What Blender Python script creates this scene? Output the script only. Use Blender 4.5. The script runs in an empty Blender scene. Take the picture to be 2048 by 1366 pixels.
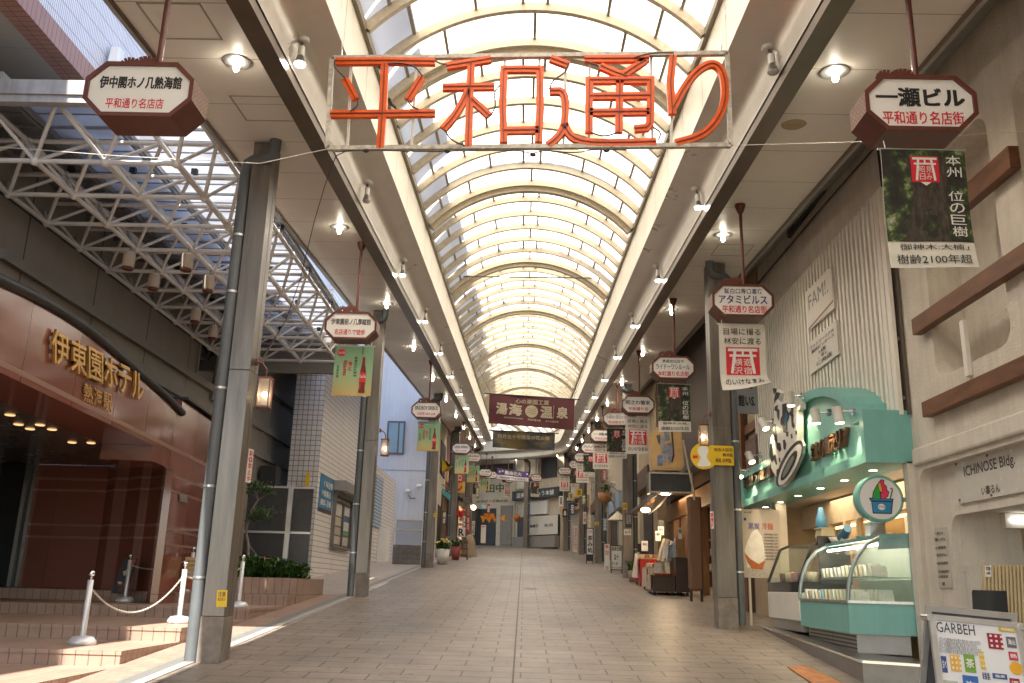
import bpy, bmesh, math, random
from mathutils import Vector, Matrix
random.seed(7)
SC = bpy.context.scene
COL = SC.collection
R = math.radians

# ------------------------------------------------------------------ camera, sky, sun, exposure
F_PX = 1800.0                       # focal length for a picture 2048 px wide
CAM_R = Matrix(((0.99959613, 0.01125313, 0.02609493),
                (0.02220715, 0.26364481, -0.96436417),
                (-0.01773191, 0.96455419, 0.26328843)))   # world -> camera (x right, y down, z forward)
EYE = Vector((0, 0, 1.7))
cam_d = bpy.data.cameras.new('camera')
cam = bpy.data.objects.new('camera', cam_d)
COL.objects.link(cam)
SC.camera = cam
cam_d.sensor_width = 36
cam_d.lens = F_PX / 2048 * 36
cam_d.clip_start = 0.05
cam_d.clip_end = 2000
rt, dn, fw = CAM_R.row[0], CAM_R.row[1], CAM_R.row[2]
cam.matrix_world = Matrix(((rt[0], -dn[0], -fw[0], EYE[0]), (rt[1], -dn[1], -fw[1], EYE[1]),
                           (rt[2], -dn[2], -fw[2], EYE[2]), (0, 0, 0, 1)))

SUN_DIR = Vector((-0.068, -0.60, 0.80)).normalized()      # towards the sun
world = bpy.data.worlds.new('World')
SC.world = world
world.use_nodes = True
wn = world.node_tree
sky = wn.nodes.new('ShaderNodeTexSky')
sky.sky_type = 'NISHITA'
sky.sun_disc = False
sky.sun_elevation = math.asin(SUN_DIR.z)
sky.sun_rotation = math.atan2(SUN_DIR.x, SUN_DIR.y)
wn.links.new(sky.outputs[0], wn.nodes['Background'].inputs[0])
wn.nodes['Background'].inputs[1].default_value = 0.15
sun_d = bpy.data.lights.new('sun', 'SUN')
sun_d.energy = 5.0
sun_d.angle = R(0.5)
sun_d.color = (1.0, 0.95, 0.86)
sun = bpy.data.objects.new('sun', sun_d)
COL.objects.link(sun)
sun.rotation_euler = (-SUN_DIR).to_track_quat('-Z', 'Y').to_euler()
SC.view_settings.view_transform = 'Standard'
SC.view_settings.look = 'None'
SC.view_settings.gamma = 1
SC.view_settings.exposure = 1.68
SC.cycles.use_denoising = True
SC.cycles.max_bounces = 8
SC.cycles.diffuse_bounces = 5
SC.cycles.glossy_bounces = 3
SC.cycles.transmission_bounces = 6
SC.cycles.transparent_max_bounces = 12
SC.cycles.caustics_reflective = False
SC.cycles.caustics_refractive = False
SC.cycles.sample_clamp_indirect = 6

# ------------------------------------------------------------------ measuring helpers
T = 0.066                           # the street climbs 6.6 cm a metre

def ray(px, py):
    c = Vector((px - 1024.0, py - 683.0, F_PX))
    return CAM_R.transposed() @ c

def aX(px, py, X):                  # where the sight line meets the upright plane x = X
    d = ray(px, py)
    return EYE + d * (X / d.x)

def aY(px, py, Y):
    d = ray(px, py)
    return EYE + d * (Y / d.y)

def aZ(px, py, Z):
    d = ray(px, py)
    return EYE + d * ((Z - EYE.z) / d.z)

def aH(px, py, H=0.0):              # on the sheet H above the sloping street
    d = ray(px, py)
    return EYE + d * ((H - EYE.z) / (d.z - T * d.y))

def G(x, y, h=0.0):
    return Vector((x, y, T * y + h))

R0, S0 = 12.0, 60.0                 # the arcade runs straight for 60 m, then bends
FMAX = R(78)

def frame(s):
    if s <= S0:
        return Vector((0, s, 0)), Vector((1, 0, 0)), Vector((0, 1, 0))
    f = (s - S0) / R0
    ex = 0.0
    if f > FMAX:
        ex = (f - FMAX) * R0
        f = FMAX
    c = Vector((-R0 + R0 * math.cos(f), S0 + R0 * math.sin(f), 0))
    r = Vector((math.cos(f), math.sin(f), 0))
    t = Vector((-math.sin(f), math.cos(f), 0))
    return c + t * ex, r, t

def PW(s, x, h):
    c, r, t = frame(s)
    p = c + r * x
    return Vector((p.x, p.y, T * p.y + h))

# ------------------------------------------------------------------ materials
MATS = {}

def new_mat(name):
    m = bpy.data.materials.new(name)
    m.use_nodes = True
    nt = m.node_tree
    b = nt.nodes['Principled BSDF']
    MATS[name] = m
    return m, nt, b

def mat(name, col, rough=0.6, metal=0.0, var=0.12, scale=6.0, bump=0.0, emit=0.0, ecol=None, detail=4.0, alpha=1.0, spec=0.5, stretch=None, bscale=None, streak=0.0):
    if name in MATS:
        return MATS[name]
    m, nt, b = new_mat(name)
    b.inputs['Roughness'].default_value = rough
    b.inputs['Metallic'].default_value = metal
    b.inputs['Specular IOR Level'].default_value = spec
    tc = nt.nodes.new('ShaderNodeTexCoord')
    vec = tc.outputs['Object']
    if stretch:
        mp = nt.nodes.new('ShaderNodeMapping')
        mp.inputs['Scale'].default_value = stretch
        nt.links.new(vec, mp.inputs['Vector'])
        vec = mp.outputs[0]
    if var > 0:
        n = nt.nodes.new('ShaderNodeTexNoise')
        n.inputs['Scale'].default_value = scale
        n.inputs['Detail'].default_value = detail
        n.inputs['Roughness'].default_value = 0.65
        nt.links.new(vec, n.inputs['Vector'])
        cr = nt.nodes.new('ShaderNodeValToRGB')
        cr.color_ramp.elements[0].position = 0.3
        cr.color_ramp.elements[1].position = 0.7
        cr.color_ramp.elements[0].color = tuple(max(0, c * (1 - var)) for c in col) + (1,)
        cr.color_ramp.elements[1].color = tuple(min(1, c * (1 + var)) for c in col) + (1,)
        nt.links.new(n.outputs['Fac'], cr.inputs[0])
        cout = cr.outputs[0]
        if streak > 0:                  # rain streaks: noise drawn out downwards
            mp2 = nt.nodes.new('ShaderNodeMapping')
            mp2.inputs['Scale'].default_value = (5, 5, 0.35)
            nt.links.new(tc.outputs['Object'], mp2.inputs['Vector'])
            ns = nt.nodes.new('ShaderNodeTexNoise')
            ns.inputs['Scale'].default_value = 1.3
            ns.inputs['Detail'].default_value = 7
            ns.inputs['Roughness'].default_value = 0.7
            nt.links.new(mp2.outputs[0], ns.inputs['Vector'])
            ms = nt.nodes.new('ShaderNodeMapRange')
            ms.inputs[1].default_value = 0.42
            ms.inputs[2].default_value = 0.66
            ms.inputs[3].default_value = 1.0
            ms.inputs[4].default_value = 1.0 - streak
            nt.links.new(ns.outputs['Fac'], ms.inputs[0])
            mxs = nt.nodes.new('ShaderNodeMix')
            mxs.data_type = 'RGBA'
            mxs.blend_type = 'MULTIPLY'
            mxs.inputs[0].default_value = 1
            nt.links.new(cout, mxs.inputs[6])
            nt.links.new(ms.outputs[0], mxs.inputs[7])
            cout = mxs.outputs[2]
        nt.links.new(cout, b.inputs['Base Color'])
        rr = nt.nodes.new('ShaderNodeMapRange')
        rr.inputs[3].default_value = max(0.02, rough - 0.08)
        rr.inputs[4].default_value = min(1, rough + 0.08)
        nt.links.new(n.outputs['Fac'], rr.inputs[0])
        nt.links.new(rr.outputs[0], b.inputs['Roughness'])
    else:
        b.inputs['Base Color'].default_value = tuple(col) + (1,)
    if bump > 0:
        n2 = nt.nodes.new('ShaderNodeTexNoise')
        n2.inputs['Scale'].default_value = bscale or scale * 6
        n2.inputs['Detail'].default_value = 6
        nt.links.new(vec, n2.inputs['Vector'])
        bp = nt.nodes.new('ShaderNodeBump')
        bp.inputs['Strength'].default_value = bump
        bp.inputs['Distance'].default_value = 0.02
        nt.links.new(n2.outputs['Fac'], bp.inputs['Height'])
        nt.links.new(bp.outputs[0], b.inputs['Normal'])
    if emit > 0:
        b.inputs['Emission Color'].default_value = tuple(ecol or col) + (1,)
        b.inputs['Emission Strength'].default_value = emit
    return m

def tiles(name, plane, ca, cb, joint, bw, bh, off=0.5, ms=0.006, rough=0.6, bump=0.4, var=0.15, metal=0.0, spec=0.5, vscale=3.0, bias=0.0, smooth=0.1, grime=0.0):
    """courses of tiles, bricks or panels; plane names the two axes the courses lie in"""
    if name in MATS:
        return MATS[name]
    m, nt, b = new_mat(name)
    b.inputs['Roughness'].default_value = rough
    b.inputs['Metallic'].default_value = metal
    b.inputs['Specular IOR Level'].default_value = spec
    tc = nt.nodes.new('ShaderNodeTexCoord')
    sp = nt.nodes.new('ShaderNodeSeparateXYZ')
    nt.links.new(tc.outputs['Object'], sp.inputs[0])
    cb_ = nt.nodes.new('ShaderNodeCombineXYZ')
    nt.links.new(sp.outputs['XYZ'.index(plane[0])], cb_.inputs[0])
    nt.links.new(sp.outputs['XYZ'.index(plane[1])], cb_.inputs[1])
    br = nt.nodes.new('ShaderNodeTexBrick')
    br.offset = off
    br.inputs['Color1'].default_value = tuple(ca) + (1,)
    br.inputs['Color2'].default_value = tuple(cb) + (1,)
    br.inputs['Mortar'].default_value = tuple(joint) + (1,)
    br.inputs['Scale'].default_value = 1
    br.inputs['Mortar Size'].default_value = ms
    br.inputs['Mortar Smooth'].default_value = smooth
    br.inputs['Bias'].default_value = bias
    br.inputs['Brick Width'].default_value = bw
    br.inputs['Row Height'].default_value = bh
    nt.links.new(cb_.outputs[0], br.inputs['Vector'])
    n = nt.nodes.new('ShaderNodeTexNoise')
    n.inputs['Scale'].default_value = vscale
    n.inputs['Detail'].default_value = 7
    n.inputs['Roughness'].default_value = 0.7
    nt.links.new(tc.outputs['Object'], n.inputs['Vector'])
    mr = nt.nodes.new('ShaderNodeMapRange')
    mr.inputs[1].default_value = 0.3
    mr.inputs[2].default_value = 0.7
    mr.inputs[3].default_value = 1 - var
    mr.inputs[4].default_value = 1 + var
    nt.links.new(n.outputs['Fac'], mr.inputs[0])
    mx = nt.nodes.new('ShaderNodeMix')
    mx.data_type = 'RGBA'
    mx.blend_type = 'MULTIPLY'
    mx.inputs[0].default_value = 1
    nt.links.new(br.outputs['Color'], mx.inputs[6])
    nt.links.new(mr.outputs[0], mx.inputs[7])
    cout = mx.outputs[2]
    if grime > 0:                       # worn tracks and spots trodden into the surface
        for sc_, lo, hi, amt, st in ((0.32, 0.40, 0.68, grime, (1.6, 0.5, 1)), (9.0, 0.66, 0.71, grime * 1.1, (1, 1, 1))):
            mp2 = nt.nodes.new('ShaderNodeMapping')
            mp2.inputs['Scale'].default_value = st
            nt.links.new(tc.outputs['Object'], mp2.inputs['Vector'])
            ns = nt.nodes.new('ShaderNodeTexNoise')
            ns.inputs['Scale'].default_value = sc_
            ns.inputs['Detail'].default_value = 5 if sc_ < 1 else 1
            nt.links.new(mp2.outputs[0], ns.inputs['Vector'])
            ms = nt.nodes.new('ShaderNodeMapRange')
            ms.inputs[1].default_value = lo
            ms.inputs[2].default_value = hi
            ms.inputs[3].default_value = 1.0
            ms.inputs[4].default_value = 1.0 - amt
            nt.links.new(ns.outputs['Fac'], ms.inputs[0])
            mxs = nt.nodes.new('ShaderNodeMix')
            mxs.data_type = 'RGBA'
            mxs.blend_type = 'MULTIPLY'
            mxs.inputs[0].default_value = 1
            nt.links.new(cout, mxs.inputs[6])
            nt.links.new(ms.outputs[0], mxs.inputs[7])
            cout = mxs.outputs[2]
    nt.links.new(cout, b.inputs['Base Color'])
    if bump > 0:
        iv = nt.nodes.new('ShaderNodeMath')
        iv.operation = 'SUBTRACT'
        iv.inputs[0].default_value = 1
        nt.links.new(br.outputs['Fac'], iv.inputs[1])
        ad = nt.nodes.new('ShaderNodeMath')
        ad.operation = 'MULTIPLY_ADD'
        ad.inputs[1].default_value = 0.25
        nt.links.new(n.outputs['Fac'], ad.inputs[0])
        nt.links.new(iv.outputs[0], ad.inputs[2])
        bp = nt.nodes.new('ShaderNodeBump')
        bp.inputs['Strength'].default_value = bump
        bp.inputs['Distance'].default_value = 0.01
        nt.links.new(ad.outputs[0], bp.inputs['Height'])
        nt.links.new(bp.outputs[0], b.inputs['Normal'])
    return m

def glow(name, col, strength):
    if name in MATS:
        return MATS[name]
    m = bpy.data.materials.new(name)
    m.use_nodes = True
    nt = m.node_tree
    nt.nodes.remove(nt.nodes['Principled BSDF'])
    e = nt.nodes.new('ShaderNodeEmission')
    e.inputs[0].default_value = tuple(col) + (1,)
    e.inputs[1].default_value = strength
    nt.links.new(e.outputs[0], nt.nodes['Material Output'].inputs[0])
    MATS[name] = m
    return m

def pane(name, col, trans=0.75, rough=0.05, diff=None):
    """sheet glass: clear part, mirror part by fresnel, a little dust"""
    if name in MATS:
        return MATS[name]
    m = bpy.data.materials.new(name)
    m.use_nodes = True
    nt = m.node_tree
    b = nt.nodes['Principled BSDF']
    b.inputs['Base Color'].default_value = tuple(diff or col) + (1,)
    b.inputs['Roughness'].default_value = rough
    tr = nt.nodes.new('ShaderNodeBsdfTransparent')
    tr.inputs[0].default_value = tuple(col) + (1,)
    mx = nt.nodes.new('ShaderNodeMixShader')
    mx.inputs[0].default_value = trans
    nt.links.new(b.outputs[0], mx.inputs[1])
    nt.links.new(tr.outputs[0], mx.inputs[2])
    nt.links.new(mx.outputs[0], nt.nodes['Material Output'].inputs[0])
    MATS[name] = m
    return m

def milky(name, col, fac=0.6, var=0.0, scale=1.0):
    """translucent sheet: passes diffused light"""
    if name in MATS:
        return MATS[name]
    m = bpy.data.materials.new(name)
    m.use_nodes = True
    nt = m.node_tree
    b = nt.nodes['Principled BSDF']
    b.inputs['Base Color'].default_value = tuple(col) + (1,)
    b.inputs['Roughness'].default_value = 0.5
    tr = nt.nodes.new('ShaderNodeBsdfTranslucent')
    tr.inputs[0].default_value = tuple(col) + (1,)
    mx = nt.nodes.new('ShaderNodeMixShader')
    mx.inputs[0].default_value = fac
    nt.links.new(b.outputs[0], mx.inputs[1])
    nt.links.new(tr.outputs[0], mx.inputs[2])
    nt.links.new(mx.outputs[0], nt.nodes['Material Output'].inputs[0])
    if var > 0:
        tc = nt.nodes.new('ShaderNodeTexCoord')
        n = nt.nodes.new('ShaderNodeTexNoise')
        n.inputs['Scale'].default_value = scale
        n.inputs['Detail'].default_value = 6
        nt.links.new(tc.outputs['Object'], n.inputs['Vector'])
        cr = nt.nodes.new('ShaderNodeValToRGB')
        cr.color_ramp.elements[0].position = 0.35
        cr.color_ramp.elements[1].position = 0.65
        cr.color_ramp.elements[0].color = tuple(c * (1 - var) for c in col) + (1,)
        cr.color_ramp.elements[1].color = tuple(col) + (1,)
        nt.links.new(n.outputs['Fac'], cr.inputs[0])
        nt.links.new(cr.outputs[0], b.inputs['Base Color'])
        nt.links.new(cr.outputs[0], tr.inputs[0])
    MATS[name] = m
    return m

# ------------------------------------------------------------------ object helpers
def tag(o, label=None, cat=None, group=None, kind=None):
    if label: o['label'] = label
    if cat: o['category'] = cat
    if group: o['group'] = group
    if kind: o['kind'] = kind
    return o

def thing(name, label, cat, loc=(0, 0, 0), group=None, rz=0.0):
    o = bpy.data.objects.new(name, None)
    o.empty_display_size = 0.2
    COL.objects.link(o)
    o.location = loc
    o.rotation_euler = (0, 0, rz)
    return tag(o, label, cat, group)

def dup(root, loc, label=None, group=None, rz=None):
    r = root.copy()
    COL.objects.link(r)
    r.location = loc
    if rz is not None: r.rotation_euler = (0, 0, rz)
    if label: r['label'] = label
    if group: r['group'] = group
    for ch in list(root.children):
        c = ch.copy(); COL.objects.link(c); c.parent = r
        for g in list(ch.children):
            d = g.copy(); COL.objects.link(d); d.parent = c
    return r

class MB:
    """collects shapes and links them as one mesh object"""
    def __init__(self):
        self.v, self.f, self.mi, self.sm = [], [], [], []
        self.cur = 0
        self.smooth = False
    def add(self, vs, fs, sm=None):
        o = len(self.v)
        self.v += [Vector(p) for p in vs]
        for f in fs:
            self.f.append([i + o for i in f]); self.mi.append(self.cur)
            self.sm.append(self.smooth if sm is None else sm)
        return self
    def quad(self, a, b, c, d):
        return self.add([a, b, c, d], [(0, 1, 2, 3)])
    def box(self, lo, hi):
        x0, y0, z0 = lo; x1, y1, z1 = hi
        return self.add([(x0, y0, z0), (x1, y0, z0), (x1, y1, z0), (x0, y1, z0), (x0, y0, z1), (x1, y0, z1), (x1, y1, z1), (x0, y1, z1)],
                        [(3, 2, 1, 0), (4, 5, 6, 7), (0, 1, 5, 4), (1, 2, 6, 5), (2, 3, 7, 6), (3, 0, 4, 7)])
    def cbox(self, c, s):
        return self.box((c[0] - s[0] / 2, c[1] - s[1] / 2, c[2] - s[2] / 2), (c[0] + s[0] / 2, c[1] + s[1] / 2, c[2] + s[2] / 2))
    def hexa(self, b, t):           # four bottom corners, four top corners
        return self.add(list(b) + list(t), [(3, 2, 1, 0), (4, 5, 6, 7), (0, 1, 5, 4), (1, 2, 6, 5), (2, 3, 7, 6), (3, 0, 4, 7)])
    def slab(self, pts, n):         # polygon given depth along the vector n
        n = Vector(n); k = len(pts)
        vs = [Vector(p) for p in pts] + [Vector(p) + n for p in pts]
        fs = [tuple(range(k))[::-1], tuple(range(k, 2 * k))] + [(i, (i + 1) % k, k + (i + 1) % k, k + i) for i in range(k)]
        return self.add(vs, fs)
    def bar(self, a, b, w, h, up=(0, 0, 1)):
        a, b = Vector(a), Vector(b)
        d = (b - a).normalized()
        u = Vector(up)
        if abs(d.dot(u)) > 0.98: u = Vector((0, 1, 0))
        s = d.cross(u).normalized(); u = s.cross(d)
        q = [s * (-w / 2) + u * (-h / 2), s * (w / 2) + u * (-h / 2), s * (w / 2) + u * (h / 2), s * (-w / 2) + u * (h / 2)]
        return self.hexa([a + p for p in q], [b + p for p in q])
    def tube(self, pts, r, n=8, cap=True, radii=None):
        pts = [Vector(p) for p in pts]
        rings = []
        u = None
        for i, p in enumerate(pts):
            if i == 0: d = pts[1] - p
            elif i == len(pts) - 1: d = p - pts[i - 1]
            else: d = (pts[i + 1] - p).normalized() + (p - pts[i - 1]).normalized()
            d = d.normalized() if d.length > 1e-9 else Vector((0, 0, 1))
            if u is None:
                u = d.cross(Vector((0, 0, 1)))
                if u.length < 0.05: u = d.cross(Vector((0, 1, 0)))
            u = (u - d * u.dot(d)).normalized()
            w = d.cross(u)
            rr = radii[i] if radii else r
            rings.append([p + (u * math.cos(2 * math.pi * k / n) + w * math.sin(2 * math.pi * k / n)) * rr for k in range(n)])
        vs = [p for g in rings for p in g]
        fs = [(i * n + k, i * n + (k + 1) % n, (i + 1) * n + (k + 1) % n, (i + 1) * n + k) for i in range(len(pts) - 1) for k in range(n)]
        self.add(vs, fs, True)
        if cap:
            self.add(rings[0], [tuple(range(n))[::-1]], False)
            self.add(rings[-1], [tuple(range(n))], False)
        return self
    def lathe(self, prof, c=(0, 0, 0), n=20, axis='z', sm=True):
        vs = []
        for r, h in prof:
            for k in range(n):
                a = 2 * math.pi * k / n
                x, y = r * math.cos(a), r * math.sin(a)
                p = {'z': (x, y, h), 'y': (x, h, y), 'x': (h, x, y)}[axis]
                vs.append((p[0] + c[0], p[1] + c[1], p[2] + c[2]))
        fs = [(i * n + k, i * n + (k + 1) % n, (i + 1) * n + (k + 1) % n, (i + 1) * n + k) for i in range(len(prof) - 1) for k in range(n)]
        if axis == 'y':
            fs = [f[::-1] for f in fs]
        return self.add(vs, fs, sm)
    def ball(self, c, r, n=12, m=8, sq=(1, 1, 1)):
        prof = [(max(1e-4, r * math.sin(math.pi * i / m)), -r * math.cos(math.pi * i / m)) for i in range(m + 1)]
        vs0 = len(self.v)
        self.lathe(prof, (0, 0, 0), n)
        for i in range(vs0, len(self.v)):
            p = self.v[i]
            self.v[i] = Vector((p.x * sq[0] + c[0], p.y * sq[1] + c[1], p.z * sq[2] + c[2]))
        return self
    def build(self, name, m, parent=None, world_space=True, bevel=0.0):
        me = bpy.data.meshes.new(name)
        sh = Vector((0, 0, 0))
        if parent is not None and world_space:
            p = parent
            while p is not None:
                sh += p.location; p = p.parent
        me.from_pydata([tuple(p - sh) for p in self.v], [], self.f)
        for mm in (m if isinstance(m, (list, tuple)) else [m]):
            me.materials.append(mm)
        for p, i, s in zip(me.polygons, self.mi, self.sm):
            p.material_index = i; p.use_smooth = s
        me.update()
        o = bpy.data.objects.new(name, me)
        COL.objects.link(o)
        if parent is not None: o.parent = parent
        if bevel > 0:
            bv = o.modifiers.new('bevel', 'BEVEL')
            bv.width = bevel; bv.segments = 2; bv.limit_method = 'ANGLE'; bv.angle_limit = R(40)
        return o

def struct(o):
    o['kind'] = 'structure'
    return o

_TXT = {}

def glyphs(body, bold=0.0, ext=0.0):
    k = (body, bold, ext)
    if k in _TXT: return _TXT[k]
    cu = bpy.data.curves.new('lettering', 'FONT')
    cu.body = body; cu.size = 1; cu.resolution_u = 2; cu.offset = bold; cu.extrude = ext
    cu.align_x = 'LEFT'; cu.space_line = 1.1
    o = bpy.data.objects.new('lettering', cu)
    COL.objects.link(o)
    dg = bpy.context.evaluated_depsgraph_get()
    me = bpy.data.meshes.new_from_object(o.evaluated_get(dg))
    vs = [v.co.copy() for v in me.vertices]
    fs = [tuple(p.vertices) for p in me.polygons]
    bpy.data.objects.remove(o); bpy.data.meshes.remove(me); bpy.data.curves.remove(cu)
    _TXT[k] = (vs, fs)
    return _TXT[k]

class Face:
    """a flat rectangle to write on: origin lower left, u along the writing, v up, n out of the face"""
    def __init__(self, o, u, v, w, h, n=None):
        self.o, self.u, self.v, self.w, self.h = Vector(o), Vector(u).normalized(), Vector(v).normalized(), w, h
        self.n = Vector(n) if n else self.u.cross(self.v).normalized()
    def p(self, a, b, d=0.0):       # a, b as fractions
        return self.o + self.u * (a * self.w) + self.v * (b * self.h) + self.n * d

def quad_face(bl, br, tl):
    bl, br, tl = Vector(bl), Vector(br), Vector(tl)
    return Face(bl, br - bl, tl - bl, (br - bl).length, (tl - bl).length)

def write(mb, fc, body, a0, b0, a1, b1, d=0.004, bold=0.02, ext=0.0, keep=False):
    """letters filling the rectangle (fractions of the face)"""
    thick = bold if (bold >= 0.015 and ext == 0) else 0.0
    vs, fs = glyphs(body, 0.0 if thick else bold, ext)
    if not vs: return mb
    x0 = min(p.x for p in vs); x1 = max(p.x for p in vs); y0 = min(p.y for p in vs); y1 = max(p.y for p in vs)
    sx = (a1 - a0) / max(1e-6, x1 - x0); sy = (b1 - b0) / max(1e-6, y1 - y0)
    if keep:
        k = min(sx * fc.w, sy * fc.h); sx2, sy2 = k / fc.w, k / fc.h
        a0 += ((a1 - a0) - sx2 * (x1 - x0)) / 2; b0 += ((b1 - b0) - sy2 * (y1 - y0)) / 2
        sx, sy = sx2, sy2
    zs = (sx * fc.w)
    for k, (ux, uy) in enumerate(((-1, -1), (1, -1), (1, 1), (-1, 1)) if thick else ((0, 0),)):
        ox, oy = ux * thick * .8 * sx, uy * thick * .5 * sy       # heavier pen: the glyph laid down again, a hair apart
        mb.add([fc.p(a0 + (p.x - x0) * sx + ox, b0 + (p.y - y0) * sy + oy, d + k * .0003 + (p.z + ext) * zs) for p in vs], fs, False)
    return mb

def column(mb, fc, body, a0, b0, a1, b1, **k):
    """vertical writing, one glyph under the other"""
    n = len(body); st = (b1 - b0) / n
    for i, c in enumerate(body):
        if c != ' ':
            write(mb, fc, c, a0, b1 - (i + 1) * st + st * 0.08, a1, b1 - i * st - st * 0.08, **k)
    return mb

def patch(mb, fc, a0, b0, a1, b1, d=0.002):
    return mb.quad(fc.p(a0, b0, d), fc.p(a1, b0, d), fc.p(a1, b1, d), fc.p(a0, b1, d))

def poly(mb, fc, pts, d=0.002):
    vs = [fc.p(a, b, d) for a, b in pts]
    return mb.add(vs, [tuple(range(len(vs)))])

def stroke(mb, fc, pts, w, d=0.003):
    """a pen line of width w metres through fractional points"""
    P = [Vector((a * fc.w, b * fc.h)) for a, b in pts]
    L, Rr = [], []
    for i, p in enumerate(P):
        t = (P[min(i + 1, len(P) - 1)] - P[max(i - 1, 0)])
        t = t.normalized() if t.length > 1e-9 else Vector((1, 0))
        q = Vector((-t.y, t.x)) * (w / 2)
        L.append(p + q); Rr.append(p - q)
    k = len(P)
    vs = [fc.o + fc.u * q.x + fc.v * q.y + fc.n * d for q in Rr + L]
    return mb.add(vs, [(i, i + 1, k + i + 1, k + i) for i in range(k - 1)], False)

ORD = ['nearest', 'second nearest', 'third nearest', 'fourth nearest', 'fifth nearest', 'sixth nearest', 'seventh nearest', 'eighth nearest', 'ninth nearest', 'tenth nearest',
       'eleventh nearest', 'twelfth nearest', 'thirteenth nearest', 'fourteenth nearest', 'fifteenth nearest', 'sixteenth nearest', 'seventeenth nearest']

# ------------------------------------------------------------------ common materials
M_white = mat('white_paint', (0.74, 0.71, 0.65), 0.45, var=0.06, scale=2.5)
M_soffit = mat('soffit_panel', (0.60, 0.55, 0.47), 0.42, var=0.06, scale=1.2)
M_cove = mat('satin_cove_metal', (0.66, 0.61, 0.53), 0.30, metal=0.4, var=0.06, scale=1.5)
M_fascia = mat('cream_fascia_metal', (0.78, 0.72, 0.60), 0.38, metal=0.15, var=0.06, scale=1.5)
M_beam = mat('bronze_edge_beam', (0.16, 0.12, 0.085), 0.32, metal=0.5, var=0.15, scale=2)
M_rib = mat('aged_cream_rib', (0.50, 0.425, 0.305), 0.5, var=0.14, scale=14)
M_bar = mat('glazing_bar_metal', (0.25, 0.21, 0.15), 0.45, metal=0.1, var=0.1)
M_vault = milky('vault_sheet', (0.96, 0.89, 0.77), 0.92, 0.06, 0.8)
M_roof = mat('roof_deck', (0.35, 0.34, 0.32), 0.7)
M_seam = mat('dark_joint', (0.13, 0.11, 0.09), 0.7, var=0)
M_black = mat('black_paint', (0.02, 0.02, 0.022), 0.45, var=0)
M_wire = mat('dark_cable', (0.05, 0.045, 0.045), 0.6, var=0)
M_brown = mat('red_brown_enamel', (0.125, 0.036, 0.024), 0.38, var=0.15, scale=7)
M_steel = mat('brushed_steel', (0.50, 0.48, 0.45), 0.34, metal=0.85, var=0.12, scale=3, stretch=(8, 8, 0.6))
M_chrome = mat('polished_steel', (0.72, 0.72, 0.73), 0.14, metal=1.0, var=0.05)
M_alu = mat('aluminium', (0.62, 0.62, 0.62), 0.35, metal=0.8, var=0.06)
M_bulb = glow('lit_lamp', (1.0, 0.90, 0.72), 22)
M_cool = glow('lit_spot_lamp', (1.0, 0.93, 0.82), 14)
M_signwhite = mat('sign_face_white', (0.78, 0.76, 0.73), 0.35, var=0.04, scale=3)
M_ink = mat('ink_black', (0.02, 0.018, 0.02), 0.5, var=0)
M_navy = mat('ink_navy', (0.02, 0.03, 0.13), 0.5, var=0)
M_red = mat('ink_red', (0.62, 0.02, 0.035), 0.45, var=0.05)
M_cloth = mat('banner_cloth_white', (0.66, 0.62, 0.55), 0.8, var=0.05)

# ------------------------------------------------------------------ street
M_pave = tiles('street_paving', 'XY', (0.30, 0.242, 0.200), (0.25, 0.203, 0.168), (0.07, 0.058, 0.048), 0.68, 0.40, 0.5, 0.010, 0.42, 0.6, 0.22, vscale=1.3, grime=.35, smooth=0.0)
M_side = tiles('pink_verge_tiles', 'XY', (0.33, 0.215, 0.165), (0.29, 0.19, 0.148), (0.18, 0.12, 0.095), 0.30, 0.15, 0.5, 0.006, 0.6, 0.4, 0.15)
M_walk = tiles('side_walk_tiles', 'XY', (0.40, 0.34, 0.30), (0.36, 0.31, 0.28), (0.22, 0.19, 0.17), 0.40, 0.20, 0.5, 0.008, 0.6, 0.4, 0.15)
M_gut = mat('gutter_grating', (0.20, 0.20, 0.19), 0.55, metal=0.3, var=0.25, scale=40)
M_kerb = mat('kerb_stone', (0.34, 0.315, 0.28), 0.7, var=0.15, scale=10)
M_earth = mat('town_ground', (0.22, 0.20, 0.18), 0.9)

def sheet(x0, x1, y0, y1, h, nx=1, ny=1):
    m = MB()
    for i in range(nx):
        for j in range(ny):
            a, b = x0 + (x1 - x0) * i / nx, x0 + (x1 - x0) * (i + 1) / nx
            c, d = y0 + (y1 - y0) * j / ny, y0 + (y1 - y0) * (j + 1) / ny
            m.quad(G(a, c, h), G(b, c, h), G(b, d, h), G(a, d, h))
    return m
struct(sheet(-60, 60, -30, 200, -0.06).build('ground', M_earth))
struct(sheet(-3.98, 7.0, -36, 62, 0).build('street', M_pave))
m = MB()
N = 16
for i in range(N):
    a, b = S0 + 2 + i * 1.6 - 2 * (i == 0), S0 + 2 + (i + 1) * 1.6
    m.quad(PW(a, -7, 0.004), PW(a, 6.4, 0.004), PW(b, 6.4, 0.004), PW(b, -7, 0.004))
struct(m.build('street_bend', M_pave))
struct(sheet(-4.16, -3.98, -36, 45, 0.006).build('gutter', M_gut))
struct(sheet(-4.75, -4.16, -36, 21.6, 0.002).build('verge', M_side))
struct(sheet(-9, -4.16, 21.6, 46, 0.002).build('pavement', M_walk))
struct(sheet(-0.095, -0.073, -36, 60, 0.004).build('drain_slot', M_seam))
m = MB()
m.hexa([G(-3.98, -8, 0), G(-3.86, -8, 0), G(-3.86, 45, 0), G(-3.98, 45, 0)], [G(-3.98, -8, 0.012), G(-3.86, -8, 0.012), G(-3.86, 45, 0.012), G(-3.98, 45, 0.012)])
struct(m.build('kerb', M_kerb))

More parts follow.
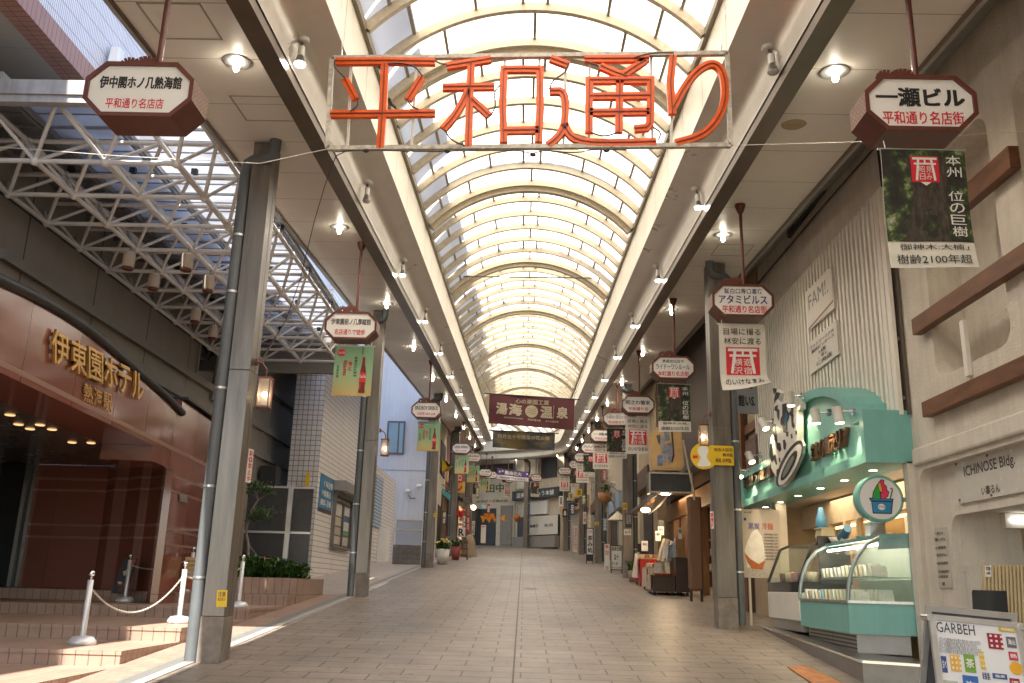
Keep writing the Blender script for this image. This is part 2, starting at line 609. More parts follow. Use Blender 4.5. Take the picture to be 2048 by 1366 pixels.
# ------------------------------------------------------------------ arcade roof
HS = 6.8                            # soffit above the street
XS, XB0, XB1, XF, HF, HG = 4.3, 3.03, 2.80, 2.33, 7.38, 8.27
RISE = 1.05
RV = (XF * XF + RISE * RISE) / (2 * RISE)
AV = math.asin(XF / RV)

def vault(u, dr=0.0):               # u from -1 to 1 across the arch
    a = u * AV
    return (RV + dr) * math.sin(a), HG + RISE - RV + (RV + dr) * math.cos(a)

roof = thing('arcade_roof', 'long arcade roof with glazed barrel vault and cream soffits over the street', 'arcade roof', (0, 0, HS))
ST = [-34, 12, 36, S0] + [S0 + 1.2 * i for i in range(1, 24)]

def sweep(prof, stations=ST, closed=False, smooth=False):
    m = MB(); m.smooth = smooth
    k = len(prof)
    vs = [PW(s, x, h) for s in stations for x, h in prof]
    fs = []
    for i in range(len(stations) - 1):
        for j in range(k if closed else k - 1):
            j2 = (j + 1) % k
            fs.append((i * k + j, i * k + j2, (i + 1) * k + j2, (i + 1) * k + j))
    m.add(vs, fs, smooth)
    return m

M_soffit_p = tiles('soffit_panels', 'XY', (0.78, 0.73, 0.65), (0.76, 0.71, 0.635), (0.36, 0.32, 0.27), 9.0, 1.12, 0.0, 0.008, 0.40, 0.2, 0.06, vscale=0.8)
for sd in (-1, 1):
    sweep([(sd * XS, HS), (sd * XB0, HS)]).build('soffit', M_soffit_p, roof)
    sweep([(sd * XS, HS - 0.03), (sd * (XS + 0.05), HS - 0.03), (sd * (XS + 0.05), HS + 0.55), (sd * (XF + 0.1), HG + 0.12), (sd * XF, HG + 0.12), (sd * XF, HG + 0.06), (sd * (XF + 0.1), HG + 0.05), (sd * XS, HS + 0.5)], closed=True).build('roof_deck', M_roof, roof)
    sweep([(sd * XB0, HS + 0.05), (sd * XB0, HS - 0.14), (sd * XB1, HS - 0.14), (sd * XB1, HS + 0.02)]).build('edge_beam', M_beam, roof)
    sweep([(sd * XS, HS - 0.005), (sd * XS, HS - 0.03), (sd * (XS - 0.04), HS - 0.03), (sd * (XS - 0.04), HS - 0.005)]).build('eave_trim', M_beam, roof)
    cv = [(2.80, HS - 0.02), (2.80, 6.93), (2.79, 7.05), (2.765, 7.14), (2.72, 7.21), (2.64, 7.265), (2.52, 7.31), (2.40, 7.345), (XF, 7.37)]
    sweep([(sd * a, b) for a, b in cv], smooth=True).build('cove', M_cove, roof)
    sweep([(sd * XF, HF - 0.01), (sd * XF, HG)]).build('fascia', M_fascia, roof)
    m = MB()
    for i in range(48):
        s = 0.6 + i * 1.5
        a, b = PW(s, sd * (XF - 0.003), HF), PW(s, sd * (XF - 0.003), HG)
        a2, b2 = PW(s + 0.012, sd * (XF - 0.003), HF), PW(s + 0.012, sd * (XF - 0.003), HG)
        m.quad(a, a2, b2, b)
    m.build('fascia_joint', M_seam, roof)
    sweep([(sd * XF, HG - 0.10), (sd * (XF - 0.06), HG - 0.10), (sd * (XF - 0.06), HG + 0.02), (sd * XF, HG + 0.02)], closed=True).build('gutter_lip', M_bar, roof)

sweep([(-XS - .05, HS + .55), (-5.15, HS + .98)], stations=[21, 36, 45]).build('sun_stop_flashing', M_roof, roof)  # unseen strip added to keep sun off the hotel side pavement
sweep([(XS + .05, HS + .50), (5.4, HS + .62)], stations=[-34, 12, 36, 62]).build('sun_stop_flashing', M_roof, roof)

def bay(s0, s1, seams):
    m = MB()
    NU = 20
    nst = 2 if s1 <= S0 else 3
    st = [s0 + (s1 - s0) * i / (nst - 1) for i in range(nst)]
    vs = [PW(s, *vault(-1 + 2 * j / NU)) for s in st for j in range(NU + 1)]
    m.add(vs, [(i * (NU + 1) + j, i * (NU + 1) + j + 1, (i + 1) * (NU + 1) + j + 1, (i + 1) * (NU + 1) + j) for i in range(nst - 1) for j in range(NU)], True)
    m.cur = 1
    for u in seams:
        du = 0.0085
        for a, b in zip(st[:-1], st[1:]):
            q = [PW(a, *vault(u - du, -0.035)), PW(a, *vault(u + du, -0.035)), PW(b, *vault(u + du, -0.035)), PW(b, *vault(u - du, -0.035))]
            p = [PW(a, *vault(u - du, -0.002)), PW(a, *vault(u + du, -0.002)), PW(b, *vault(u + du, -0.002)), PW(b, *vault(u - du, -0.002))]
            m.hexa(q, p)
    return m

def rib(s, w, d):
    m = MB()
    NU = 28
    st = [s - w / 2, s + w / 2]
    ring = []
    for j in range(NU + 1):
        u = -1 + 2 * j / NU
        ring.append([PW(st[0], *vault(u, -d)), PW(st[1], *vault(u, -d)), PW(st[1], *vault(u, -0.004)), PW(st[0], *vault(u, -0.004))])
    vs = [p for r in ring for p in r]
    fs = [(j * 4 + k, (j + 1) * 4 + k, (j + 1) * 4 + (k + 1) % 4, j * 4 + (k + 1) % 4) for j in range(NU) for k in range(4)]
    m.add(vs, fs, False)
    return m

SEAM = [[-0.78, -0.4, 0.0, 0.4, 0.78], [-0.6, -0.22, -0.06, 0.08, 0.5]]
SEAM = [[-0.82, -0.54, -0.0, 0.54, 0.82], [-0.72, -0.34, -0.07, 0.07, 0.42, 0.72]]
rib0 = None
bays = {}
s = -33.4
k = -25
MAXRIB = 0
while s < S0 + 24:
    par = k % 2
    wide = (k - 21) % 6 == 0        # a doubled main rib every six bays
    b = bay(s, s + 1.0, SEAM[par])
    if s + 1.0 <= S0 and par in bays:
        o = bays[par][0].copy(); COL.objects.link(o); o.parent = roof
        dy = s - bays[par][1]
        o.location = (0, dy, T * dy)
    else:
        o = b.build('glazing_bay', [M_vault, M_bar], roof)
        if s + 1.0 <= S0: bays[par] = (o, s)
    if wide:
        rib(s, 0.095, 0.135).build('main_rib', M_rib, roof)
        rib(s + 0.17, 0.16, 0.22).build('main_rib', M_rib, roof)
    else:
        rib(s, 0.095, 0.135).build('rib', M_rib, roof)
    s += 1.0; k += 1
# boards added for their shadow, and arched ladders on top of the vault; from below only their shadows on the sheets show
m = MB()
y = 1.0
wr = random.Random(31)
while y < 58:
    L = wr.uniform(.9, 1.7)
    x1 = -1.75 + wr.uniform(-.12, .12)
    m.hexa([G(-2.45, y, HG + .95), G(x1, y, HG + .95), G(x1, y + L, HG + .95), G(-2.45, y + L, HG + .95)], [G(-2.45, y, HG + 1.0), G(x1, y, HG + 1.0), G(x1, y + L, HG + 1.0), G(-2.45, y + L, HG + 1.0)])
    y += L + wr.uniform(.10, .35)
m.build('vault_shadow_boards', M_roof, roof)
for y in (17.3, 23.2, 29.2, 41.2):
    m = MB()
    for dy in (0, .42):
        m.tube([G(vault(-1 + 2 * j / 20, .30)[0], y + dy, vault(-1 + 2 * j / 20, .30)[1]) for j in range(21)], .035, 6)
    for j in range(1, 20, 2):
        u = -1 + 2 * j / 20
        m.tube([G(vault(u, .30)[0], y, vault(u, .30)[1]), G(vault(u, .30)[0], y + .42, vault(u, .30)[1])], .03, 5)
    m.build('service_ladder', M_roof, roof)
# inspection hatches and a round speaker in the soffit
for (x, y) in ((-3.72, 8.2), (-3.42, 10.2), (3.75, 15.7)):
    m = MB()
    z = -0.006
    for a, b, c, d in ((-0.33, -0.35, -0.31, 0.35), (0.31, -0.35, 0.33, 0.35), (-0.33, -0.35, 0.33, -0.33), (-0.33, 0.33, 0.33, 0.35)):
        m.hexa([G(x + a, y + b, HS + z), G(x + c, y + b, HS + z), G(x + c, y + d, HS + z), G(x + a, y + d, HS + z)],
               [G(x + a, y + b, HS - .001), G(x + c, y + b, HS - .001), G(x + c, y + d, HS - .001), G(x + a, y + d, HS - .001)])
    m.build('access_hatch', mat('hatch_frame', (0.42, 0.38, 0.32), 0.4, metal=0.4), roof)
p = aH(1588, 248, HS)
MB().lathe([(0.001, -0.012), (0.14, -0.012), (0.16, 0.0)], p, 24).build('ceiling_speaker', mat('speaker_cloth', (0.42, 0.34, 0.20), 0.8), roof)

# ------------------------------------------------------------------ ceiling downlights and spotlights
t = thing('ceiling_downlight', 'lit bulb downlight with round trim, nearest in the soffit above the hotel side', 'ceiling lamp', (0, 0, 0), 'downlights in the arcade soffits')
MB().lathe([(0.085, 0.05), (0.09, 0.0), (0.15, -0.004), (0.165, -0.012), (0.15, -0.02), (0.085, -0.012)], (0, 0, 0), 24).build('trim_ring', M_alu, t)
MB().lathe([(0.001, 0.03), (0.088, 0.03), (0.09, -0.005)], (0, 0, 0), 20).build('reflector', mat('lamp_reflector', (0.8, 0.78, 0.72), 0.2, metal=0.6, var=0), t)
m = MB()
for a in (0, 2.1, 4.2):
    cx, cy = 0.022 * math.cos(a), 0.022 * math.sin(a)
    m.tube([(cx, cy, 0.03), (cx, cy, -0.10), (cx * 0.4, cy * 0.4, -0.125)], 0.016, 8)
m.build('bulb', M_bulb, t)
ld = bpy.data.lights.new('bulb_light', 'SPOT'); ld.energy = 22; ld.spot_size = R(150); ld.spot_blend = .6; ld.color = (1, .86, .66); ld.shadow_soft_size = .05
lo = bpy.data.objects.new('bulb_light', ld); COL.objects.link(lo); lo.parent = t; lo.location = (0, 0, -0.14)
dl0 = t
first = True
for side, word in ((-1, 'on the hotel side'), (1, 'on the ice cream shop side')):
    ys = [9.0, 14.8, 20.4, 25.7, 31.4, 37.0, 42.6, 48.2, 53.8, 59.4]
    for i, y in enumerate(ys):
        x = side * 3.38
        lab = 'lit bulb downlight in soffit %s, %s to camera' % (word, ORD[i])
        loc = G(x, y, HS)
        if first:
            t.location = loc; t['label'] = lab; first = False
        else:
            dup(dl0, loc, lab)
for i, s in enumerate((64.5, 69, 73.5)):
    dup(dl0, PW(s, 3.38, HS), 'lit bulb downlight above the far shutters in the bend, %s to the camera' % ORD[i])

t = thing('spotlight', 'spotlight', 'spotlight', (0, 0, 0), 'spotlights along the arcade coves')
m = MB(); m.lathe([(0.001, 0.02), (0.08, 0.02), (0.085, -0.005), (0.07, -0.03), (0.001, -0.035)], (0, 0, 0), 20)
m.build('ceiling_plate', M_white, t)
MB().tube([(0, 0, -0.03), (0.0, -0.02, -0.07), (0.015, -0.05, -0.10), (0.01, -0.04, -0.14)], 0.018, 8).build('arm', mat('dark_spot_arm', (0.08, 0.07, 0.06), 0.4), t)
d = Vector((0.02, -0.10, -0.99)).normalized()
a = Vector((0.01, -0.04, -0.12))
m = MB(); m.tube([a, a + d * 0.13], 0.04, 14); m.build('lamp_body', M_white, t)
m = MB(); m.tube([a + d * 0.13, a + d * 0.20, a + d * 0.235], 0.05, 16, radii=[0.038, 0.058, 0.066]); m.build('reflector', mat('spot_neck', (0.2, 0.19, 0.17), 0.3, metal=0.6), t)
m = MB(); m.tube([a + d * 0.236, a + d * 0.252, a + d * 0.262], 0.06, 16, radii=[0.064, 0.056, 0.03]); m.build('bulb', M_cool, t)
off_spot = None
first = True
for side, word in ((-1, 'hotel side'), (1, 'ice cream shop side')):
    for i in range(12):
        y = 9.2 + 4.47 * i
        lab = 'white spotlight under cove of %s, %s to camera' % (word, ORD[i])
        loc = G(side * 2.715, y, 7.20)
        if first:
            t.location = loc; t['label'] = lab; first = False; sp0 = t
        else:
            o = dup(sp0, loc, lab)
            if (side == 1 and i in (0,)) or (side == -1 and i in (1,)):
                for c in o.children:                # these two are switched off
                    if c.name.startswith('bulb'):
                        c.data = c.data.copy(); c.data.materials[0] = mat('unlit_spot_glass', (0.5, 0.48, 0.44), 0.2, var=0)
                o['label'] = 'unlit white spotlight under cove of %s, %s to camera' % (word, ORD[i])

# ------------------------------------------------------------------ arcade posts with their rain pipes
M_post = mat('post_cladding', (0.19, 0.168, 0.147), 0.34, metal=0.6, var=0.22, scale=1.6, stretch=(4, 4, 0.5), streak=.25)
M_pipe = mat('grey_rain_pipe', (0.105, 0.115, 0.122), 0.5, var=0.12, scale=3)
M_foot = mat('post_foot', (0.20, 0.17, 0.145), 0.65, var=0.3, scale=5)
M_yel = mat('sticker_yellow', (0.75, 0.50, 0.01), 0.5, var=0.05)

def post(label, x, y, w, d, pipe, cat='arcade post', s=None):
    base = G(x, y, 0) if s is None else PW(s, x, 0)
    t = thing('arcade_post', label, cat, base, 'posts carrying the arcade roof')
    z1 = HS - 0.02
    m = MB()
    m.box((-w / 2, -d / 2, 0.52), (w / 2, d / 2, 3.55)); m.box((-w / 2 + .004, -d / 2 + .004, 3.55), (w / 2 - .004, d / 2 - .004, 3.56))
    m.box((-w / 2, -d / 2, 3.56), (w / 2, d / 2, z1))
    m.build('shaft', M_post, t, False, 0.006)
    m = MB(); m.box((-w / 2 - .006, -d / 2 - .006, -0.08), (w / 2 + .006, d / 2 + .006, 0.515)); m.build('foot', M_foot, t, False, 0.006)
    m = MB()
    e = -1 if pipe < 0 else 1
    m.box((-e * w / 2 - .0015, -d / 2 + d * .55, 0.52), (-e * w / 2 + .0015, -d / 2 + d * .58, z1)); m.build('joint_groove', M_seam, t, False)
    px = e * (w / 2 + 0.09)
    py = -d / 2 + 0.06
    m = MB()
    if pipe < 0:
        m.tube([(px, py, 0.0), (px, py, z1 - 0.42), (px + .02, py, z1 - 0.30), (px + .1, py - .02, z1 - 0.26), (px + 0.30, py - 0.10, z1 - 0.26), (px + 0.38, py - .12, z1 - 0.22), (px + 0.40, py - .12, z1 - .12), (px + 0.40, py - 0.12, z1 + 0.02)], 0.08, 14)
    else:
        m.tube([(px, py + .1, 0.06), (px, py + .1, z1 - 0.42), (px - .02, py + .06, z1 - 0.30), (px - .1, py - .02, z1 - 0.26), (px - 0.30, py - 0.10, z1 - 0.26), (px - 0.38, py - .12, z1 - 0.22), (px - 0.40, py - .12, z1 - .12), (px - 0.40, py - 0.12, z1 + 0.02)], 0.08, 14)
    m.build('rain_pipe', M_pipe, t, False)
    for h in (0.95, 2.05, 3.3, 4.6, 5.4):
        m = MB(); yy = py if pipe < 0 else py + .1
        m.tube([(px, yy, h), (px, yy, h + 0.03)], 0.088, 14); m.box((min(px, 0), yy - .005, h), (max(px, 0), yy + .005, h + .02)); m.build('pipe_clamp', M_alu, t, False)
    return t

pl1 = post('grey steel post with rain pipe at the edge of the hotel steps', -3.70, 11.4, 0.27, 0.36, -1)
pl2 = post('grey steel post with rain pipe before the white tiled building', -3.68, 21.3, 0.27, 0.36, -1)
pl3 = post('grey steel post with rain pipe before the pale blue wall', -3.60, 35.6, 0.27, 0.36, -1)
pl4 = post('slim grey post beside the red restaurant front', -3.7, 48, 0.30, 0.36, -1)
pl5 = post('slim grey post past the red restaurant on the hotel side', -3.6, 60, 0.30, 0.36, -1)
pr1 = post('broad steel post beside the ice cream shop', 3.62, 16.7, 0.34, 0.36, 1)
pr2 = post('grey post with framed notice between the goods shop and yellow stall', 3.62, 32.0, 0.34, 0.36, 1)
pr3 = post('grey post just past the yellow stall', 3.58, 44.3, 0.32, 0.36, 1)
pr4 = post('grey post past the black lettered menu board', 3.55, 56.5, 0.32, 0.36, 1)
for i, s in enumerate((63.5, 68.2, 73.0, 77.5)):
    post('grey post before the far shop fronts in the bend, %s to the camera' % ORD[i], 3.6, 0, 0.32, 0.36, 1, s=s)

# ------------------------------------------------------------------ eight-cornered hanging shop signs
M_mosaic = tiles('brown_mosaic', 'YZ', (0.30, 0.17, 0.11), (0.22, 0.12, 0.08), (0.10, 0.05, 0.035), 0.05, 0.024, 0.5, 0.004, 0.5, 0.6, 0.15)
SW, SH, SDEP, CUT = 0.94, 0.52, 0.36, 0.16
ZT = -1.38                          # top of the casing below the soffit

def octo(w, h, c, z0):
    return [(-w / 2 + c, z0), (w / 2 - c, z0), (w / 2, z0 + c), (w / 2, z0 + h - c), (w / 2 - c, z0 + h), (-w / 2 + c, z0 + h), (-w / 2, z0 + h - c), (-w / 2, z0 + c)]

def shop_sign(label, loc, lines, group='eight-cornered shop signs hung along the arcade', rz=0.0, drop=0.0, detail=True):
    t = thing('hanging_sign', label, 'shop sign', loc, group, rz)
    zt = ZT - drop; z0 = zt - SH
    m = MB(); m.tube([(0.06, 0, -0.02), (0.06, 0, zt)], 0.026, 12); m.build('pole', M_brown, t, False)
    m = MB(); m.lathe([(0.085, 0.0), (0.085, -0.035), (0.05, -0.13), (0.027, -0.17)], (0.06, 0, 0), 16); m.build('ceiling_flange', M_brown, t, False)
    # casing: ring at the front, sides and back
    fo, fi = octo(SW, SH, CUT, z0), octo(SW - 0.07, SH - 0.07, CUT - 0.015, z0 + 0.035)
    m = MB(); k = 8; yf, yb = -SDEP / 2, SDEP / 2
    for i in range(k):
        j = (i + 1) % k
        a, b, c, d = fo[i], fo[j], fi[j], fi[i]
        m.quad((a[0], yf, a[1]), (b[0], yf, b[1]), (c[0], yf, c[1]), (d[0], yf, d[1]))
        m.quad((d[0], yf, d[1]), (c[0], yf, c[1]), (c[0], yf + .025, c[1]), (d[0], yf + .025, d[1]))
        m.cur = 1 if i in (2, 6) else 0
        m.quad((b[0], yf, b[1]), (a[0], yf, a[1]), (a[0], yb, a[1]), (b[0], yb, b[1]))
        m.cur = 0
    m.add([(p[0], yb, p[1]) for p in fo], [tuple(range(8))[::-1]])
    m.build('casing', [M_brown, M_mosaic], t, False)
    m = MB(); m.add([(p[0], yf + .02, p[1]) for p in fi], [tuple(range(8))]); m.build('face_panel', M_signwhite, t, False)
    fc = Face((-SW / 2, yf + .02, z0), (1, 0, 0), (0, 0, 1), SW, SH, (0, -1, 0))
    for i, (tx, mt, a0, b0, a1, b1, bo) in enumerate(lines):
        mb = MB(); write(mb, fc, tx, a0, b0, a1, b1, 0.003, bo); mb.build('lettering', mt, t, False)
    if detail:
        m = MB()
        for cx, cz, rr, a0, a1 in ((-0.05, zt + 0.01, 0.125, 0.0, 3.14), (-0.20, zt + 0.06, 0.06, -.6, 4.4), (-0.04, zt + .03, 0.07, -1.2, 3.0)):
            pts = [(cx + rr * math.cos(a0 + (a1 - a0) * i / 12), 0, cz + rr * math.sin(a0 + (a1 - a0) * i / 12)) for i in range(13)]
            for p, q in zip(pts[:-1], pts[1:]):
                m.bar(p, q, 0.07, 0.010, up=(0, 1, 0.001))
        m.build('scroll_ornament', M_brown, t, False)
    return t

def L2(a, b, ca=None):
    return [(a, ca or M_ink, 0.13, 0.50, 0.87, 0.74, 0.022), (b, M_red, 0.20, 0.17, 0.80, 0.36, 0.018)]

shop_sign('eight-cornered hanging sign nearest on the hotel side, cream face', G(-3.38, 7.0, HS), [('伊中閣ホノ几熱海館', M_ink, 0.13, 0.52, 0.88, 0.74, 0.045), ('平和通り名店店', M_red, 0.21, 0.15, 0.74, 0.34, 0.012)], drop=-.11)
shop_sign('eight-cornered hanging sign over the first green bottle banner', G(-3.20, 15.7, HS), [('伊東園前ノ几厚縦館', M_ink, 0.12, 0.52, 0.88, 0.74, 0.022), ('名店通りで徒歩', M_red, 0.2, 0.16, 0.78, 0.36, 0.018)], drop=.02)
shop_sign('eight-cornered hanging sign over the second green bottle banner', G(-3.15, 28.0, HS), L2('BRIDBOV SIRIBOI', '口町和 SKR-238'), drop=.0)
shop_sign('eight-cornered hanging sign high over the third green bottle banner', G(-3.25, 45.5, HS), L2('LAFERS AMIRINO', '町口り名店街'), detail=False, drop=-.25)
shop_sign('eight-cornered hanging sign partly behind the third bottle banner', G(-3.0, 51.5, HS), L2('平和KAI SEKAN', '町口名店街り'), detail=False, drop=-.25)
shop_sign('eight-cornered hanging sign over the farthest green bottle banner', G(-2.9, 66.0, HS), L2('ハト食堂', '名店街'), detail=False, drop=-.2)
shop_sign('eight-cornered hanging sign just behind the farthest bottle banner sign', G(-2.6, 69.0, HS), L2('みや古', '名店街'), detail=False, drop=-.2)
shop_sign('eight-cornered hanging sign reading Ichinose building over the big tree banner', G(3.27, 7.0, HS), [('一瀬ビル', M_ink, 0.11, 0.44, 0.89, 0.77, 0.05), ('平和通り名店街', M_red, 0.15, 0.12, 0.87, 0.35, 0.02)], drop=-.11)
shop_sign('eight-cornered hanging sign with navy katakana over a torii banner', G(3.27, 13.3, HS), [('飯白口寿口喜宿', M_navy, 0.20, 0.70, 0.82, 0.87, 0.012), ('アタミビルス', M_navy, 0.11, 0.40, 0.89, 0.66, 0.025), ('平和通り名店街', M_red, 0.16, 0.12, 0.88, 0.34, 0.025)], drop=.02)
shop_sign('eight-cornered hanging sign with three text lines beside the signboard painting', G(3.20, 19.4, HS), [('商員控出店や', M_ink, 0.25, 0.70, 0.75, 0.85, 0.01), ('ライドーワシルール', M_ink, 0.10, 0.42, 0.88, 0.64, 0.015), ('本町通り名店街', M_red, 0.14, 0.13, 0.86, 0.34, 0.025)], drop=.0)
txt = [('昭之わ徽家', '平和通り名'), ('小店山 日口ソフ', '名店街のり'), ('一踊紅', '平和名店街'), ('六六六坪', '昭和名店街'), ('サカヤ文具', '通り名店街'), ('いさむ', '名店街'), ('みのり', '名店街'), ('アド', '名店街')]
for i, (a, b) in enumerate(txt):
    y = 25.6 + 6.2 * i
    lb = ['over the second torii banner', 'partly hidden behind the second torii banner', 'over the third torii banner', 'behind the third torii banner', 'over the fourth torii banner', 'just behind the fourth torii banner sign', 'over a small banner before the bend', 'last before the bend'][i]
    shop_sign('eight-cornered hanging sign on the shop side, ' + lb, G(3.2, y, HS) if y < 60 else PW(y, 3.2, HS), L2(a, b), detail=i < 2, drop=0.0 if i == 0 else -.32)
for i, s in enumerate((66.5, 69.3, 72.0, 75.2)):
    shop_sign('small eight-cornered sign in the bend before the far shops, %s to the camera' % ORD[i], PW(s, 2.9, HS), L2(['みやげ', '山田屋', '花月堂', '熱海'][i], '名店街'), detail=False, rz=(s - S0) / R0)

# ------------------------------------------------------------------ cloth banners under the signs
M_green = None
def art_mat(name, stops, scale, detail=8, rough=0.8, stretch=(1, 1, 1), dist=0.0):
    if name in MATS: return MATS[name]
    m, nt, b = new_mat(name)
    b.inputs['Roughness'].default_value = rough
    tc = nt.nodes.new('ShaderNodeTexCoord'); mp = nt.nodes.new('ShaderNodeMapping'); mp.inputs['Scale'].default_value = stretch
    nt.links.new(tc.outputs['Object'], mp.inputs[0])
    n = nt.nodes.new('ShaderNodeTexNoise'); n.inputs['Scale'].default_value = scale; n.inputs['Detail'].default_value = detail; n.inputs['Roughness'].default_value = 0.7; n.inputs['Distortion'].default_value = dist
    nt.links.new(mp.outputs[0], n.inputs[0])
    cr = nt.nodes.new('ShaderNodeValToRGB')
    el = cr.color_ramp.elements
    el[0].position, el[0].color = stops[0][0], stops[0][1] + (1,)
    el[1].position, el[1].color = stops[-1][0], stops[-1][1] + (1,)
    for p, c in stops[1:-1]:
        e = el.new(p); e.color = c + (1,)
    nt.links.new(n.outputs['Fac'], cr.inputs[0]); nt.links.new(cr.outputs[0], b.inputs['Base Color'])
    return m
M_tree = art_mat('printed_forest', [(0.36, (0.012, 0.010, 0.009)), (0.50, (0.028, 0.026, 0.018)), (0.56, (0.045, 0.075, 0.018)), (0.60, (0.16, 0.20, 0.08)), (0.66, (0.42, 0.40, 0.34))], 5.0)
M_trunk = art_mat('printed_trunk', [(0.35, (0.02, 0.016, 0.013)), (0.6, (0.075, 0.055, 0.042)), (0.7, (0.14, 0.11, 0.09))], 9.0, stretch=(3, 1, 0.8))

def grad_mat(name, stops, z0, z1, rough=0.8, axis=2):
    if name in MATS: return MATS[name]
    m, nt, b = new_mat(name)
    b.inputs['Roughness'].default_value = rough
    tc = nt.nodes.new('ShaderNodeTexCoord'); sp = nt.nodes.new('ShaderNodeSeparateXYZ')
    nt.links.new(tc.outputs['Object'], sp.inputs[0])
    mr = nt.nodes.new('ShaderNodeMapRange'); mr.inputs[1].default_value = z0; mr.inputs[2].default_value = z1
    nt.links.new(sp.outputs[axis], mr.inputs[0])
    cr = nt.nodes.new('ShaderNodeValToRGB'); el = cr.color_ramp.elements
    el[0].position, el[0].color = stops[0][0], stops[0][1] + (1,)
    el[1].position, el[1].color = stops[-1][0], stops[-1][1] + (1,)
    for p, c in stops[1:-1]:
        e = el.new(p); e.color = c + (1,)
    nt.links.new(mr.outputs[0], cr.inputs[0]); nt.links.new(cr.outputs[0], b.inputs['Base Color'])
    return m
M_mint = grad_mat('printed_green_poster', [(0.0, (0.55, 0.36, 0.13)), (0.22, (0.44, 0.42, 0.20)), (0.5, (0.27, 0.44, 0.25)), (1.0, (0.25, 0.44, 0.27))], -0.95, 0.0)
M_cola = mat('printed_bottle', (0.16, 0.012, 0.010), 0.4, var=0.2, scale=12)
M_colahi = mat('printed_bottle_label', (0.60, 0.02, 0.02), 0.4, var=0.05)
M_print = mat('print_white', (0.75, 0.73, 0.69), 0.6, var=0)

def torii(mb, fc, a0, b0, a1, b1, d=0.006):
    """torii gate mark as white strokes in the rectangle"""
    def S(x, y): return (a0 + (a1 - a0) * x, b0 + (b1 - b0) * y)
    w = (a1 - a0) * fc.w
    stroke(mb, fc, [S(0.06, 0.90), S(0.3, 0.875), S(0.7, 0.875), S(0.94, 0.90)], 0.085 * w, d)
    stroke(mb, fc, [S(0.10, 0.70), S(0.90, 0.70)], 0.07 * w, d)
    stroke(mb, fc, [S(0.27, 0.87), S(0.17, 0.06)], 0.085 * w, d)
    stroke(mb, fc, [S(0.73, 0.87), S(0.83, 0.06)], 0.085 * w, d)
    stroke(mb, fc, [S(0.5, 0.93), S(0.5, 0.70)], 0.06 * w, d)

BW, BH = 0.70, 1.06

def cloth(w, h, curl=0.0, nx=6, nz=14, seed=0):
    rr = random.Random(seed)
    p1, p2 = rr.uniform(0, 6), rr.uniform(0, 6)
    def pos(a, b, d=0.0):           # b from 0 at the bottom to 1 at the top
        z = -(1 - b) * h
        y = 0.012 * math.sin(p1 + a * 5 + b * 2) * (1 - b) + 0.01 * math.sin(p2 + b * 6)
        c = max(0.0, 0.3 - b) / 0.3
        y -= curl * c * c * (0.4 + 0.8 * a)
        z += curl * 0.35 * c * c * a * a
        return Vector(((a - 0.5) * w, y - d * 1.6, z))
    return pos

class Bent:                         # same calls as Face, on a hanging cloth
    def __init__(self, pos, w, h):
        self.pos, self.w, self.h = pos, w, h
        self.o = None
    def p(self, a, b, d=0.0):
        return self.pos(a, b, d)

def bstroke(mb, fc, pts, w, d):
    for (a, b), (c, e) in zip(pts[:-1], pts[1:]):
        n = 6
        for i in range(n):
            q = [(a + (c - a) * (i + k) / n, b + (e - b) * (i + k) / n) for k in (0, 1)]
            dx, dy = (c - a) * fc.w, (e - b) * fc.h
            L = math.hypot(dx, dy); nx, ny = -dy / L * w / 2 / fc.w, dx / L * w / 2 / fc.h
            mb.quad(fc.p(q[0][0] - nx, q[0][1] - ny, d), fc.p(q[1][0] - nx, q[1][1] - ny, d), fc.p(q[1][0] + nx, q[1][1] + ny, d), fc.p(q[0][0] + nx, q[0][1] + ny, d))

def panel(fc, a0, b0, a1, b1, d, m=None, nx=5, ny=10):
    m = m or MB()
    for i in range(nx):
        for j in range(ny):
            x0, x1 = a0 + (a1 - a0) * i / nx, a0 + (a1 - a0) * (i + 1) / nx
            y0, y1 = b0 + (b1 - b0) * j / ny, b0 + (b1 - b0) * (j + 1) / ny
            m.quad(fc.p(x0, y0, d), fc.p(x1, y0, d), fc.p(x1, y1, d), fc.p(x0, y1, d))
    return m

def double_cloth(t, fc, m, name='cloth'):
    mb = panel(fc, 0, 0, 1, 1, 0.0, nx=12, ny=28)
    o = mb.build(name, m, t, False)
    so = o.modifiers.new('thick', 'SOLIDIFY'); so.thickness = 0.004; so.offset = -1
    return o

def rod(t):
    MB().tube([(-BW / 2 - .02, 0.004, 0.01), (BW / 2 + .02, 0.004, 0.01)], 0.011, 8).build('rod', M_alu, t, False)
    m = MB()
    for x in (-BW / 2 + .05, BW / 2 - .05): m.tube([(x, 0.004, 0.01), (x, 0.03, 0.10)], 0.006, 6)
    m.build('hook', M_alu, t, False)

